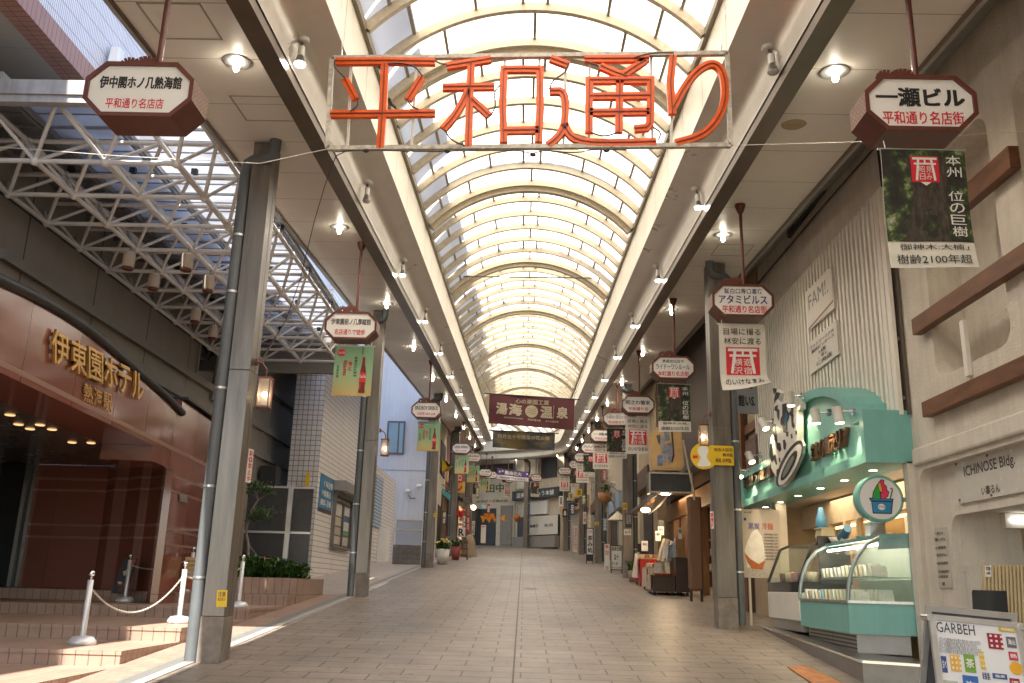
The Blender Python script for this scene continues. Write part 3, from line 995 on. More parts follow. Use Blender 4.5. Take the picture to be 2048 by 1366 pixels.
def torii_banner(label, loc, curl, seed, rz=0.0, full=True):
    t = thing('hanging_banner', label, 'banner', loc, 'banners hung under the shop signs', rz)
    fc = Bent(cloth(BW, BH, curl, seed=seed), BW, BH)
    double_cloth(t, fc, M_cloth); rod(t)
    panel(fc, 0.14, 0.25, 0.86, 0.66, 0.004, nx=8, ny=12).build('red_panel', M_red, t, False)
    m = MB()
    X = lambda x, y: (0.14 + 0.72 * x, 0.25 + 0.41 * y)
    ww = 0.72 * BW
    bstroke(m, fc, [X(0.06, 0.90), X(0.94, 0.90)], 0.085 * ww, 0.007); bstroke(m, fc, [X(0.10, 0.70), X(0.90, 0.70)], 0.07 * ww, 0.0072)
    bstroke(m, fc, [X(0.27, 0.87), X(0.17, 0.06)], 0.085 * ww, 0.0074); bstroke(m, fc, [X(0.73, 0.87), X(0.83, 0.06)], 0.085 * ww, 0.0074); bstroke(m, fc, [X(0.5, 0.95), X(0.5, 0.70)], 0.06 * ww, 0.0076)
    m.build('torii_mark', M_print, t, False)
    m = MB()
    for i, c in enumerate('横遊沢宿'):
        x, y = (0.36 + 0.28 * (i % 2), 0.34 - 0.31 * (i // 2)) if full else (0.36 + 0.28 * (i % 2), 0.34 - 0.31 * (i // 2))
        write(m, fc, c, *(X(x - 0.12 + 0.0, y)), *(X(x + 0.12, y + 0.26)), d=0.008, bold=0.0)
    m.build('mark_lettering', M_print, t, False)
    m = MB(); write(m, fc, '目場に撮る', 0.10, 0.84, 0.90, 0.94, d=0.006, bold=0.0); write(m, fc, '林安に渡る', 0.10, 0.70, 0.90, 0.80, d=0.006, bold=0.0)
    write(m, fc, 'のいけなまみ', 0.10, 0.08, 0.90, 0.19, d=0.006, bold=0.012)
    m.build('lettering', M_ink, t, False)
    return t

def tree_banner(label, loc, seed, rz=0.0, big=False):
    t = thing('hanging_banner', label, 'banner', loc, 'banners hung under the shop signs', rz)
    fc = Bent(cloth(BW, BH, 0.02, seed=seed), BW, BH)
    double_cloth(t, fc, M_cloth); rod(t)
    panel(fc, 0, 0.22, 1, 1, 0.003, nx=12, ny=22).build('forest_print', M_tree, t, False)
    m = MB()
    rr = random.Random(seed)
    for i in range(9):               # the great trunk leaning up to the right
        y0, y1 = 0.22 + 0.078 * i, 0.22 + 0.078 * (i + 1)
        f = lambda y: 0.42 + 0.10 * math.sin((y - 0.22) * 3.5)
        wd = lambda y: 0.17 + 0.13 * abs(y - 0.6)
        m.quad(fc.p(f(y0) - wd(y0), y0, .005), fc.p(f(y0) + wd(y0) * 1.3, y0, .005), fc.p(f(y1) + wd(y1) * 1.3, y1, .005), fc.p(f(y1) - wd(y1), y1, .005))
    m.build('trunk_print', M_trunk, t, False)
    panel(fc, 0.34, 0.72, 0.67, 0.94, 0.007, nx=3, ny=3).build('red_panel', M_red, t, False)
    m = MB()
    X = lambda x, y: (0.34 + 0.33 * x, 0.72 + 0.22 * y)
    ww = 0.33 * BW
    for pts, k in (([X(0.06, 0.90), X(0.94, 0.90)], 0.085), ([X(0.10, 0.70), X(0.90, 0.70)], 0.07), ([X(0.27, 0.87), X(0.17, 0.06)], 0.085), ([X(0.73, 0.87), X(0.83, 0.06)], 0.085), ([X(0.5, 0.95), X(0.5, 0.70)], 0.06)):
        bstroke(m, fc, pts, k * ww, 0.009 + k * .01)
    for i, c in enumerate('昭見日み'):
        x, y = 0.38 + 0.24 * (i % 2), 0.36 - 0.28 * (i // 2)
        write(m, fc, c, *X(x - 0.10, y), *X(x + 0.10, y + 0.24), d=0.011, bold=0.0)
    m.add([fc.p(0.44, 0.72, .008), fc.p(0.57, 0.72, .008), fc.p(0.505, 0.69, .008)], [(0, 2, 1)])
    m.build('torii_mark', M_print, t, False)
    m = MB(); column(m, fc, '本州 位の巨樹', 0.76, 0.26, 0.94, 0.96, d=0.006, bold=0.004); m.build('white_lettering', M_print, t, False)
    m = MB(); write(m, fc, '御神木:大楠」', 0.08, 0.12, 0.92, 0.20, d=0.006, bold=0.004); write(m, fc, '樹齢2100年超', 0.08, 0.03, 0.93, 0.11, d=0.006, bold=0.004)
    m.build('lettering', M_ink, t, False)
    return t

def bottle_banner(label, loc, seed, rz=0.0):
    t = thing('hanging_banner', label, 'banner', loc, 'green bottle banners on the hotel side', rz)
    fc = Bent(cloth(BW, 0.92, 0.03, seed=seed), BW, 0.92)
    double_cloth(t, fc, M_mint); rod(t)
    prof = [(0.0, 0.075), (0.03, 0.085), (0.12, 0.07), (0.22, 0.082), (0.34, 0.085), (0.42, 0.078), (0.50, 0.062), (0.58, 0.04), (0.66, 0.03), (0.70, 0.032), (0.71, 0.03), (0.74, 0.03)]
    m = MB()
    for (h0, w0), (h1, w1) in zip(prof[:-1], prof[1:]):
        m.quad(fc.p(0.76 - w0, 0.06 + h0, .004), fc.p(0.76 + w0, 0.06 + h0, .004), fc.p(0.76 + w1, 0.06 + h1, .004), fc.p(0.76 - w1, 0.06 + h1, .004))
    m.build('bottle_print', M_cola, t, False)
    m = MB()
    for (h0, w0), (h1, w1) in zip(prof[3:5], prof[4:6]):
        m.quad(fc.p(0.76 - w0, 0.06 + h0, .006), fc.p(0.76 + w0, 0.06 + h0, .006), fc.p(0.76 + w1, 0.06 + h1, .006), fc.p(0.76 - w1, 0.06 + h1, .006))
    m.quad(fc.p(0.725, 0.765, .006), fc.p(0.795, 0.765, .006), fc.p(0.792, 0.80, .006), fc.p(0.728, 0.80, .006))
    for h in (0.06,): m.quad(fc.p(0.70, 0.14, .006), fc.p(0.72, 0.14, .006), fc.p(0.72, 0.26, .006), fc.p(0.70, 0.26, .006))
    m.build('bottle_label', M_colahi, t, False)
    m = MB(); write(m, fc, 'Coca-Cola', 0.685, 0.365, 0.84, 0.435, d=0.008, bold=0.02); m.build('label_lettering', M_print, t, False)
    m = MB(); n = 20
    m.add([fc.p(0.17 + 0.11 * math.cos(2 * math.pi * i / n), 0.87 + 0.075 * math.sin(2 * math.pi * i / n), .004) for i in range(n)], [tuple(range(n))])
    m.build('red_disc', M_colahi, t, False)
    m = MB(); write(m, fc, 'Coca-Cola', 0.08, 0.85, 0.26, 0.895, d=0.006); m.build('disc_lettering', M_print, t, False)
    m = MB(); column(m, fc, '湯西熱海温泉', 0.24, 0.40, 0.33, 0.72, d=0.005, bold=0.03); column(m, fc, '飲む', 0.38, 0.50, 0.47, 0.70, d=0.005, bold=0.03); m.build('red_lettering', M_red, t, False)
    m = MB(); column(m, fc, '家族のひと時例', 0.52, 0.38, 0.60, 0.80, d=0.005, bold=0.015); column(m, fc, '弘あの道', 0.08, 0.36, 0.14, 0.62, d=0.005); column(m, fc, '湖海多町へ', 0.70, 0.83, 0.74, 0.98, d=0.005)
    m.build('dark_lettering', mat('ink_green', (0.02, 0.06, 0.03), 0.6, var=0), t, False)
    return t

zb = ZT - SH - 0.08
tree_banner('hanging banner with printed giant tree under the Ichinose sign', G(3.29, 6.95, HS + zb + .07), 1)
torii_banner('white torii banner with curled lower edge under the navy katakana sign', G(3.27, 13.3, HS + zb - .02), 0.28, 2)
tree_banner('dark forest banner with red torii panel above the goods shop', G(3.23, 19.4, HS + zb), 3)
torii_banner('flat white torii banner before the signboard painting', G(3.2, 25.6, HS + zb), 0.03, 4)
tree_banner('dark forest banner partly hidden by the flat torii banner', G(3.23, 31.8, HS + zb + .32), 5)
torii_banner('white torii banner beside the bare branches over the yellow stall', G(3.2, 38.0, HS + zb + .32), 0.02, 6)
tree_banner('dark forest banner behind the post past the yellow stall', G(3.2, 44.2, HS + zb + .32), 7)
torii_banner('small white torii banner over the yellow square sign', G(3.2, 50.4, HS + zb + .32), 0.02, 8)
tree_banner('small forest banner beside the last torii banner', G(3.2, 56.6, HS + zb + .32), 9)
torii_banner('smallest white torii banner just before the bend', PW(62.8, 3.2, HS + zb + .32), 0.02, 10)
bottle_banner('green poster banner with red bottle nearest the hotel', G(-3.13, 15.7, HS + zb - .03), 11)
bottle_banner('green poster banner with red bottle before the pale blue wall', G(-3.05, 28.0, HS + zb - .02), 12)
bottle_banner('green poster banner with red bottle over the restaurant front', G(-3.2, 45.5, HS + zb + .25), 13)
bottle_banner('green poster banner with red bottle just behind another over the restaurant', G(-2.95, 51.5, HS + zb + .1), 14)
bottle_banner('smallest green poster banner with red bottle far down the street', G(-2.9, 66, HS + zb + .2), 15)
for i, s in enumerate((66.5, 72.0, 75.2)):
    tree_banner('little forest banner in the bend, %s to the camera' % ORD[i], PW(s, 2.9, HS + zb), 20 + i, rz=(s - S0) / R0)
torii_banner('little white torii banner in the bend before the lettered shop wall', PW(69.3, 2.9, HS + zb), .02, 26, rz=(69.3 - S0) / R0)

# ------------------------------------------------------------------ neon street-name sign
YN = 9.3
bl, br, tl, tr = aY(655, 297, YN), aY(1461, 291, YN), aY(664, 117, YN), aY(1454, 107, YN)
t = thing('neon_street_sign', 'orange outline street name sign in open pale frame hung under the vault', 'street sign', (bl + br) / 2)
m = MB()
for a, b in ((bl, br), (tl, tr), (bl, tl), (br, tr)):
    m.bar(a, b, 0.05, 0.055, up=(0, 1, 0))
for c, s1, s2 in ((bl, 1, 1), (br, -1, 1)):
    m.slab([c, c + Vector((0.11 * s1, 0, 0)), c + Vector((0, 0, 0.13))], (0, 0.03, 0))
m.build('frame', mat('weathered_frame', (0.50, 0.46, 0.40), 0.6, metal=0.2, var=0.35, scale=18), t)
M_post2 = mat('pale_support', (0.66, 0.63, 0.57), 0.5, var=0.1)
for x0, x1 in ((702, 694), (833, 822), (1010, 1001), (1079, 1072), (1132, 1127), (1180, 1178), (1303, 1306), (1346, 1343)):
    m = MB(); m.bar(aY(x0, 113, YN) + Vector((0, .03, 0)), aY(x1, 293, YN) + Vector((0, .03, 0)), 0.030, 0.02, up=(0, 1, 0)); m.build('support_strip', M_post2, t)
M_org = mat('orange_acrylic', (0.82, 0.125, 0.013), 0.4, var=0.14, scale=9)
M_orgd = mat('neon_tube_dark', (0.30, 0.035, 0.01), 0.4, var=0.1)
A = lambda x, y: (640 + x * 0.30747, y * 0.30747)
B = lambda x, y: (1150 + x * 0.29289, y * 0.29282)
C = lambda x, y: (600 + x * 0.43945, y * 0.43945)
ST = {
 'hei': [[A(100, 395), A(420, 392), A(748, 396)], [A(421, 415), A(408, 700), A(390, 960)], [A(65, 738), A(400, 735), A(748, 730)], [A(160, 508), A(230, 640)], [A(662, 500), A(570, 645)]],
 'wa': [[A(822, 427), A(960, 405), A(1112, 380)], [A(983, 410), A(972, 680), A(964, 950)], [A(797, 563), A(960, 560), A(1135, 558)], [A(968, 570), A(925, 670), A(860, 770), A(800, 835)], [A(985, 640), A(1100, 748)],
        [C(928, 645), C(922, 480), C(928, 312), C(1010, 311), C(1092, 312), C(1092, 480), C(1086, 643)], [C(920, 592), C(1092, 589)]],
 'tsu': [[C(1140, 262), C(1224, 294)], [C(1136, 412), C(1210, 410), C(1206, 560), C(1190, 600), C(1160, 635), C(1128, 657)], [C(1206, 560), C(1218, 600), C(1250, 630), C(1310, 645), C(1400, 648), C(1500, 646), C(1622, 643)],
         [C(1295, 265), C(1430, 265), C(1590, 263)], [C(1572, 272), C(1520, 305), C(1470, 338)], [C(1368, 297), C(1430, 325), C(1490, 346)],
         [C(1316, 600), C(1316, 480), C(1318, 362), C(1460, 362), C(1596, 362), C(1596, 480), C(1593, 560), C(1578, 578), C(1522, 583)], [C(1456, 362), C(1454, 480), C(1452, 600)], [C(1316, 435), C(1596, 432)], [C(1316, 508), C(1590, 505)]],
 'ri': [[B(672, 372), B(652, 560), B(666, 776)], [B(668, 740), B(740, 600), B(830, 480), B(925, 425), B(985, 445), B(1020, 520), B(1030, 640), B(1010, 740), B(950, 850), B(850, 930), B(690, 972)]],
}
W_N = 0.088
for key, strokes in ST.items():
    m = MB(); m2 = MB()
    for st in strokes:
        P = [aY(x, y, YN - 0.03) for x, y in st]
        if len(P) > 3:               # smooth the curved strokes, keep the square ones
            sq = key in ('wa', 'tsu') and (st is ST['wa'][5] or st is ST['tsu'][6])
            if not sq:
                for _ in range(2):
                    Q = [P[0]]
                    for a, b in zip(P[:-1], P[1:]):
                        Q += [a * .75 + b * .25, a * .25 + b * .75]
                    P = Q + [P[-1]]
        L = []; Rr = []; n = len(P)
        for i, p in enumerate(P):
            if i == 0: d = (P[1] - p).normalized(); k = 1
            elif i == n - 1: d = (p - P[i - 1]).normalized(); k = 1
            else:
                d1, d2 = (p - P[i - 1]).normalized(), (P[i + 1] - p).normalized()
                d = (d1 + d2)
                d = d.normalized() if d.length > .1 else d1
                k = min(1.5, 1 / max(0.6, d.dot(d1)))
            q = Vector((-d.z, 0, d.x)) * (W_N / 2 * k)
            L.append(p + q); Rr.append(p - q)
        y0, y1 = Vector((0, 0, 0)), Vector((0, 0.06, 0))
        vs = Rr + L + [p + y1 for p in Rr] + [p + y1 for p in L]
        fs = []
        for i in range(n - 1):
            fs += [(i, i + 1, n + i + 1, n + i), (2 * n + i + 1, 2 * n + i, 3 * n + i, 3 * n + i + 1), (i + 1, i, 2 * n + i, 2 * n + i + 1), (n + i, n + i + 1, 3 * n + i + 1, 3 * n + i)]
        fs += [(0, n, 3 * n, 2 * n), (n - 1, 3 * n - 1, 4 * n - 1, 2 * n - 1)]
        m.add(vs, fs, False)
        for q0, q1 in zip(P[:-1], P[1:]):
            m2.bar(q0 + Vector((0, -0.006, 0)), q1 + Vector((0, -0.006, 0)), 0.012, 0.014, up=(0, 1, 0))
    o = m.build('letter', M_org, t)
    m2.build('neon_tube', M_orgd, o)
m = MB()
def cab(pts, r=0.009):
    P = [aY(x, y, YN - 0.07) for x, y in pts]
    for _ in range(2):
        Q = [P[0]]
        for a, b in zip(P[:-1], P[1:]): Q += [a * .75 + b * .25, a * .25 + b * .75]
        P = Q + [P[-1]]
    m.tube(P, r, 6)
cab([A(95, 400), A(95, 440), A(160, 505)]); cab([A(245, 640), A(248, 690), A(195, 725)]); cab([A(440, 415), A(530, 410), A(620, 430), A(665, 495)]); cab([A(570, 645), A(590, 690), A(640, 712)])
cab([A(750, 395), A(790, 418), A(822, 415)]); cab([A(812, 845), A(850, 910), A(940, 948)]); cab([A(1115, 745), A(1145, 690), A(1130, 600), A(1170, 555)]); cab([C(1222, 285), C(1210, 330), C(1150, 365), C(1135, 405)])
cab([B(75, 420), B(160, 450)]); cab([B(110, 905), B(200, 935), B(300, 902)]); cab([B(535, 870), B(590, 905), B(570, 955)]); cab([C(1520, 262), C(1600, 240), C(1700, 240)])
cab([C(160, 690), C(330, 680), C(480, 688), C(640, 690), C(850, 685), C(990, 684), C(1060, 700), C(1110, 682), C(1250, 698), C(1330, 680), C(1480, 682)], 0.007)
for x, y in (((300, 686)), ((670, 688)), ((1060, 705)), ((1395, 685))):
    p = aY(*C(x, y), YN - 0.06); m.ball(p, 0.03, 8, 6, (1.3, 1, .7))
m.build('cable', M_wire, t)
m = MB()
for (x, y), top in (((683, 115), (682, 40)), ((1441, 107), (1438, 20))):
    a, b = aY(x, y, YN), aY(*top, YN)
    b.x = math.copysign(XF - .02, b.x)
    b.z = min(b.z + .4, G(0, YN, HG - .1).z)
    m.tube([a, b], 0.005, 5); m.tube([a, a + (b - a).normalized() * 0.10], 0.014, 6)
m.build('hanger', M_alu, t)

def wire(name, label, pts, r, mt, cat='wire'):
    m = MB(); m.tube(pts, r, 6); o = m.build(name, mt)
    return tag(o, label, cat)
p0 = aY(1460, 291, YN)
wire('guy_wire', 'thin white wire from the neon sign to the stucco wall', [p0, aY(1750, 283, 9.0), aX(2047, 262, 4.95)], 0.004, M_white)
wire('guy_wire', 'thin white wire from the neon sign to the hotel canopy', [aY(655, 298, YN), aY(520, 327, 9.6), aY(240, 312, 9.9), aY(0, 294, 10.2)], 0.004, M_white)
wire('dark_cable', 'black cable sagging from the neon sign down to the nearest hotel side post', [aY(720, 300, YN), aY(690, 303, YN), aY(672, 312, 9.5), aY(650, 370, 10.2), aY(628, 445, 11), aY(600, 560, 12.4), aY(572, 640, 13.6), aY(535, 700, 14.5), aY(470, 760, 15.5)], 0.006, M_wire, 'cable')

# ------------------------------------------------------------------ cross-street cloth banners
def cross_banner(name, label, Y, tl, tr, br, bl, m, sag=0.0, seed=0):
    P = [aY(*q, Y) for q in (bl, br, tr, tl)]
    t = thing(name, label, 'banner', (P[2] + P[3]) / 2)
    rr = random.Random(seed)
    ph = rr.uniform(0, 6)
    def pos(a, b, d=0.0):
        lo, hi = P[0].lerp(P[1], a), P[3].lerp(P[2], a)
        q = lo.lerp(hi, b)
        q.y += 0.05 * math.sin(ph + a * 9 + b * 3) * (1 - b * .6) - d + sag * math.sin(math.pi * a) * (1 - b)
        q.z -= sag * math.sin(math.pi * a) * b * 0.0
        return q
    w, h = (P[1] - P[0]).length, (P[3] - P[0]).length
    fc = Bent(pos, w, h)
    panel(fc, 0, 0, 1, 1, 0, nx=24, ny=8).build('cloth', m, t)
    MB().tube([pos(-0.06, 1.01), pos(1.06, 1.01)], 0.022, 8).build('top_rod', M_wire, t)
    MB().tube([pos(0.0, 0.0), pos(1.0, 0.0)], 0.016, 8).build('bottom_rod', m, t)
    m2 = MB()
    for a in (0.02, 0.98):
        q = pos(a, 1.0); c = q.copy(); c.x = math.copysign(XF - 0.02, q.x); c.z = G(0, Y, HG - 0.2).z
        m2.tube([q, c], 0.006, 5)
    m2.build('hanger', M_wire, t)
    return t, fc
M_mar = mat('maroon_cloth', (0.115, 0.030, 0.036), 0.75, var=0.18, scale=3)
M_cream = mat('print_cream', (0.48, 0.40, 0.28), 0.7, var=0.05)
t, fc = cross_banner('cross_street_banner', 'large maroon cloth banner with cream writing across the arcade', 29.0, (979, 788), (1150, 799), (1147, 860), (977, 845), M_mar, seed=3)
m = MB(); write(m, fc, '心の楽園工業', 0.31, 0.74, 0.70, 0.90, d=0.03, bold=0.02)
for c, a, b in (('湯', 0.09, 0.21), ('海', 0.24, 0.38), ('温', 0.61, 0.74), ('泉', 0.80, 0.92)):
    write(m, fc, c, a, 0.32 + (0.02 if a > .7 else 0), b, 0.70, d=0.03, bold=0.06)
write(m, fc, 'ORUMI HATSUTAI KOBUSI', 0.18, 0.19, 0.40, 0.24, d=0.03); write(m, fc, '熱海市観光課', 0.46, 0.18, 0.61, 0.25, d=0.03); write(m, fc, 'めぐる湯の町', 0.67, 0.18, 0.82, 0.25, d=0.03)
m.quad(fc.p(0.755, 0.30, .03), fc.p(0.76, 0.30, .03), fc.p(0.76, 0.74, .03), fc.p(0.755, 0.74, .03))
m.build('lettering', M_cream, t)
m = MB(); n = 28
m.add([fc.p(0.50 + 0.075 * math.cos(2 * math.pi * i / n), 0.50 + 0.21 * math.sin(2 * math.pi * i / n), .03) for i in range(n)], [tuple(range(n))])
m.build('round_emblem', M_cream, t)
m = MB()
for k in range(3):
    y = 0.42 + 0.07 * k
    for i in range(8):
        a = 0.45 + 0.0125 * i
        m.quad(fc.p(a, y + .02 * math.sin(i), .04), fc.p(a + .0125, y + .02 * math.sin(i + 1), .04), fc.p(a + .0125, y + .03 + .02 * math.sin(i + 1), .04), fc.p(a, y + .03 + .02 * math.sin(i), .04))
m.build('emblem_waves', mat('print_tan', (0.34, 0.26, 0.16), .7, var=0), t)
M_dusk = art_mat('dusk_print', [(0.36, (0.028, 0.034, 0.052)), (0.5, (0.065, 0.060, 0.055)), (0.62, (0.16, 0.12, 0.05))], 0.9, 3, stretch=(1, 1, 2.2))
t, fc = cross_banner('cross_street_banner', 'dark blue and gold cloth banner hung behind the maroon banner', 38.0, (986, 861), (1110, 867), (1109, 900), (985, 894), M_dusk, sag=0.25, seed=5)
m = MB(); write(m, fc, '四月五十号贈呈の花火祭', 0.08, 0.56, 0.92, 0.80, d=0.05, bold=0.01); m.build('lettering', M_cream, t)
t, fc = cross_banner('cross_street_banner', 'purple and white cloth banner hung low before the bend', 60.0, (995, 937), (1057, 945), (1057, 964), (993, 958), mat('purple_cloth', (0.10, 0.05, 0.24), 0.7, var=0.1), seed=8)
panel(fc, 0, 0, 1, 0.42, 0.015, nx=24, ny=2).build('white_band', M_print, t)
m = MB(); write(m, fc, '熱海花火', 0.25, 0.52, 0.78, 0.90, d=0.04, bold=0.04)
for a, b in ((0.08, 0.72), (0.17, 0.80), (0.96, 0.80)):
    m.add([fc.p(a + 0.04 * math.cos(2 * math.pi * i / 8) * (1 if i % 2 else .5), b + 0.13 * math.sin(2 * math.pi * i / 8) * (1 if i % 2 else .5), .04) for i in range(8)], [tuple(range(8))])
m.build('lettering', M_print, t)
m = MB(); write(m, fc, 'HANABI TAIKAI 8.12', 0.1, 0.12, 0.9, 0.30, d=0.03); m.build('small_lettering', mat('ink_purple', (0.1, 0.05, 0.2), .6, var=0), t)
# tension rod that hangs on chains below the vault
a, b = aY(924, 553, 24.5), aY(1184, 556, 24.5)
t = thing('tension_rod', 'thin dark rod hung on chains across the vault', 'rod', (a + b) / 2)
MB().tube([a, b], 0.018, 8).build('bar', M_wire, t)
m = MB()
for p, q in ((a, aY(900, 405, 19.0)), (b, aY(1222, 405, 19.0))):
    m.tube([p, q], 0.005, 5)
    for i in range(7):
        c = q + Vector((0, 0, -0.03 * i)); m.ball(c, 0.022, 6, 4, (1, .5, 1) if i % 2 else (.5, 1, 1))
m.build('hanger_chain', M_wire, t)

# ------------------------------------------------------------------ hotel on the left
M_dark = tiles('grey_facade_panels', 'YZ', (0.27, 0.24, 0.20), (0.25, 0.225, 0.188), (0.05, 0.045, 0.038), 2.35, 1.9, 0.0, 0.02, 0.5, 0.3, 0.12, vscale=1.2)
M_ledge = mat('pale_facade_ledge', (0.24, 0.225, 0.20), 0.5, var=0.1)
M_granite = tiles('red_granite', 'YZ', (0.215, 0.076, 0.052), (0.18, 0.062, 0.043), (0.06, 0.025, 0.02), 1.55, 40, 0.0, 0.010, 0.10, 0.05, 0.10, vscale=90, spec=0.6)
M_granx = tiles('red_granite_return', 'XZ', (0.215, 0.076, 0.052), (0.19, 0.068, 0.047), (0.11, 0.045, 0.03), 1.1, 40, 0.0, 0.006, 0.16, 0.05, 0.10, vscale=90, spec=0.6)
M_granb = mat('pale_granite_band', (0.27, 0.135, 0.095), 0.3, var=0.1, scale=60)
M_gold = mat('gilt_letters', (0.62, 0.36, 0.10), 0.32, metal=0.75, var=0.12, scale=5)
M_lav = tiles('white_facade_tiles', 'YZ', (0.74, 0.71, 0.74), (0.70, 0.67, 0.70), (0.22, 0.20, 0.22), 0.045, 0.24, 0.0, 0.006, 0.4, 0.2, 0.05)
M_redtile = tiles('red_edge_tiles', 'YX', (0.38, 0.21, 0.16), (0.34, 0.19, 0.15), (0.18, 0.08, 0.06), 0.10, 0.22, 0.0, 0.006, 0.5, 0.2, 0.1)
M_ovh = tiles('grey_overhang_board', 'YX', (0.40, 0.38, 0.34), (0.39, 0.37, 0.335), (0.26, 0.25, 0.22), 2.4, 9, 0.0, 0.006, 0.6, 0.1, 0.06)
M_glassd = mat('dark_window_glass', (0.018, 0.02, 0.022), 0.06, var=0)
XH = -7.8
hotel = thing('hotel_building', 'dark panelled hotel with red granite portal and gold lettering', 'hotel', (XH, 20, 1.4))

q = aX(168, 157, -6.3)
ZS = q.z
m = MB(); m.box((-14, -8, ZS), (-6.3 - .32, 13.0, ZS + .3)); m.build('overhang_soffit', M_ovh, hotel)
m = MB(); m.box((-6.3 - .32, -8, ZS - .005), (-6.3, 13.0, ZS + .3)); m.build('overhang_edge', M_redtile, hotel)
m = MB(); m.box((-14, -8, ZS + .3), (-6.3, 13.0, 12.6)); m.build('upper_wall', M_lav, hotel)
m = MB(); m.box((-24, 13.003, ZS), (-6.3, 32.0, 40)); m.build('shade_tower_wall', M_lav, hotel)  # unseen tower added to throw shade on the pavement and blue wall
m = MB(); m.box((-24, -8, -0.5), (-14, 10.0, 13.0)); m.build('side_wall', M_dark, hotel)
m = MB(); m.box((-9.4, 10.4, 4.3), (XH, 32.0, 9.6)); m.box((-9.4, 21.5, 0.5), (XH, 32.0, 4.29)); m.build('facade_wall', M_dark, hotel)
# ledges
def ledge(px, py, qx, qy, th, dep=0.10, name='ledge', mt=None):
    a, b = aX(px, py, XH), aX(qx, qy, XH)
    z = (a.z + b.z) / 2
    m = MB(); m.box((XH + .003, a.y, z - th), (XH + dep, min(b.y, 32.0), z)); m.build(name, mt or M_ledge, hotel)
ledge(0, 488, 420, 775, 0.16)
ledge(0, 545, 365, 790, 0.22, .07)
for y0, y1 in ((760, 822), (845, 898), (903, 946), (975, 998)):
    a, b = aX(503, y0, XH), aX(603, y1, XH)
    m = MB(); m.box((XH + .003, 21.6, b.z - .20), (XH + .09, 32.0, b.z)); m.build('ledge', M_ledge, hotel)
# window in the facade
a, b = aX(397, 700, XH), aX(457, 800, XH)
m = MB()
zb_, zt_ = aX(397, 762, XH).z, aX(397, 680, XH).z
for lo, hi in (((XH, a.y - .06, zb_ - .06), (XH + .06, b.y + .06, zb_)), ((XH, a.y - .06, zt_), (XH + .06, b.y + .06, zt_ + .06)), ((XH, a.y - .06, zb_), (XH + .06, a.y, zt_)), ((XH, b.y, zb_), (XH + .06, b.y + .06, zt_)), ((XH, (a.y + b.y) / 2 - .04, zb_), (XH + .05, (a.y + b.y) / 2 + .04, zt_))):
    m.box(lo, hi)
w = m.build('window', M_ledge, hotel)
MB().box((XH + .003, a.y, zb_), (XH + .02, b.y, zt_)).build('pane', M_glassd, w)

# portal of red granite
P0 = aX(412, 1157, -7.0)
dvp = ray(895, 1168); D = Vector((dvp.x, dvp.y, 0)).normalized()
NV = Vector((D.y, -D.x, 0))         # out of the fascia, towards the street
def aP(px, py, off=0.0):
    d = ray(px, py); s = ((P0 + NV * off - EYE).dot(NV)) / d.dot(NV)
    return EYE + d * s
def along(p): return (p - P0).dot(D)
def onP(s, z, off=0.0):
    q = P0 + D * s + NV * off
    return Vector((q.x, q.y, z))
arc = [(-60, 540), (0, 572), (60, 598), (150, 650), (200, 688), (250, 730), (300, 772), (340, 808), (362, 832)]
top = [aP(*p) for p in arc]
bot_l, bot_r = aP(-60, 730), aP(307, 891)
zb1 = bot_r.z
low = [(along(aP(307, 891)), aP(307, 922).z), (along(aP(343, 940)), aP(343, 940).z)]
zlow = (low[0][1] + low[1][1]) / 2
s_p0, s_p1 = along(aP(340, 1000)), along(aP(410, 1000))
zp = aP(388, 815).z
out = [(along(p), p.z) for p in top]
s_end = out[-1][0]
pts = [(out[0][0], zb1)] + [(low[0][0], zb1), (low[0][0], zlow), (s_p0, zlow), (s_p0, 1.2), (s_p1, 1.2), (s_p1, zp), (s_end, zp)] + out[::-1]
# fascia as two slabs so that every polygon stays simple
m = MB()
fas = [(out[0][0], zb1), (low[0][0], zb1), (s_p0, zb1), (s_end, zb1)] + out[::-1]
m.slab([onP(s, z) for s, z in fas], -NV * 0.9)
m.build('portal_fascia', M_granite, hotel)
m = MB(); m.slab([onP(low[0][0], zlow), onP(s_p0, zlow), onP(s_p0, zb1 - .003), onP(low[0][0], zb1 - .003)], -NV * 0.9); m.build('portal_drop', M_granite, hotel)
m = MB(); m.slab([onP(s_p0 + .002, 1.2), onP(s_p1, 1.2), onP(s_p1, zp - .003), onP(s_p0 + .002, zp - .003)], -NV * 0.14); m.build('portal_pier', M_granite, hotel)
ban = [(0, 727, 401, 923)]
m = MB()
za = aP(200, 825).z
m.slab([onP(out[0][0], za - .035, .002), onP(s_p1, za - .035, .002), onP(s_p1, za + .035, .002), onP(out[0][0], za + .035, .002)], NV * 0.006)
for y in (948, 975, 1003 + 40, 1090):
    z = aP(375, y).z
m.build('granite_band', M_granb, hotel)
for y in (963, 992, 1068, 1094):
    z = aP(375, y).z
    m = MB(); m.slab([onP(s_p0 + .002, z - .022, .002), onP(s_p1, z - .022, .002), onP(s_p1, z + .022, .002), onP(s_p0 + .002, z + .022, .002)], NV * 0.005); m.build('granite_band', M_granb, hotel)
m = MB(); P = [onP(s, z + .06, .02) for s, z in out]
P2 = [P[0]]
for a, b in zip(P[:-1], P[1:]): P2 += [a * .7 + b * .3, a * .3 + b * .7]
P2.append(P[-1]); m.tube(P2, 0.07, 10); m.build('arch_edge_tube', M_black, hotel)
m = MB(); m.slab([onP(s_end + .02, zp + .02, .10), onP(s_p1 + .10, zp + .02, .10), onP(s_p1 + .10, zp + .06, .10), onP(s_end + .02, zp + .06, .10)], -NV * 0.9); m.build('pier_cap', M_black, hotel)
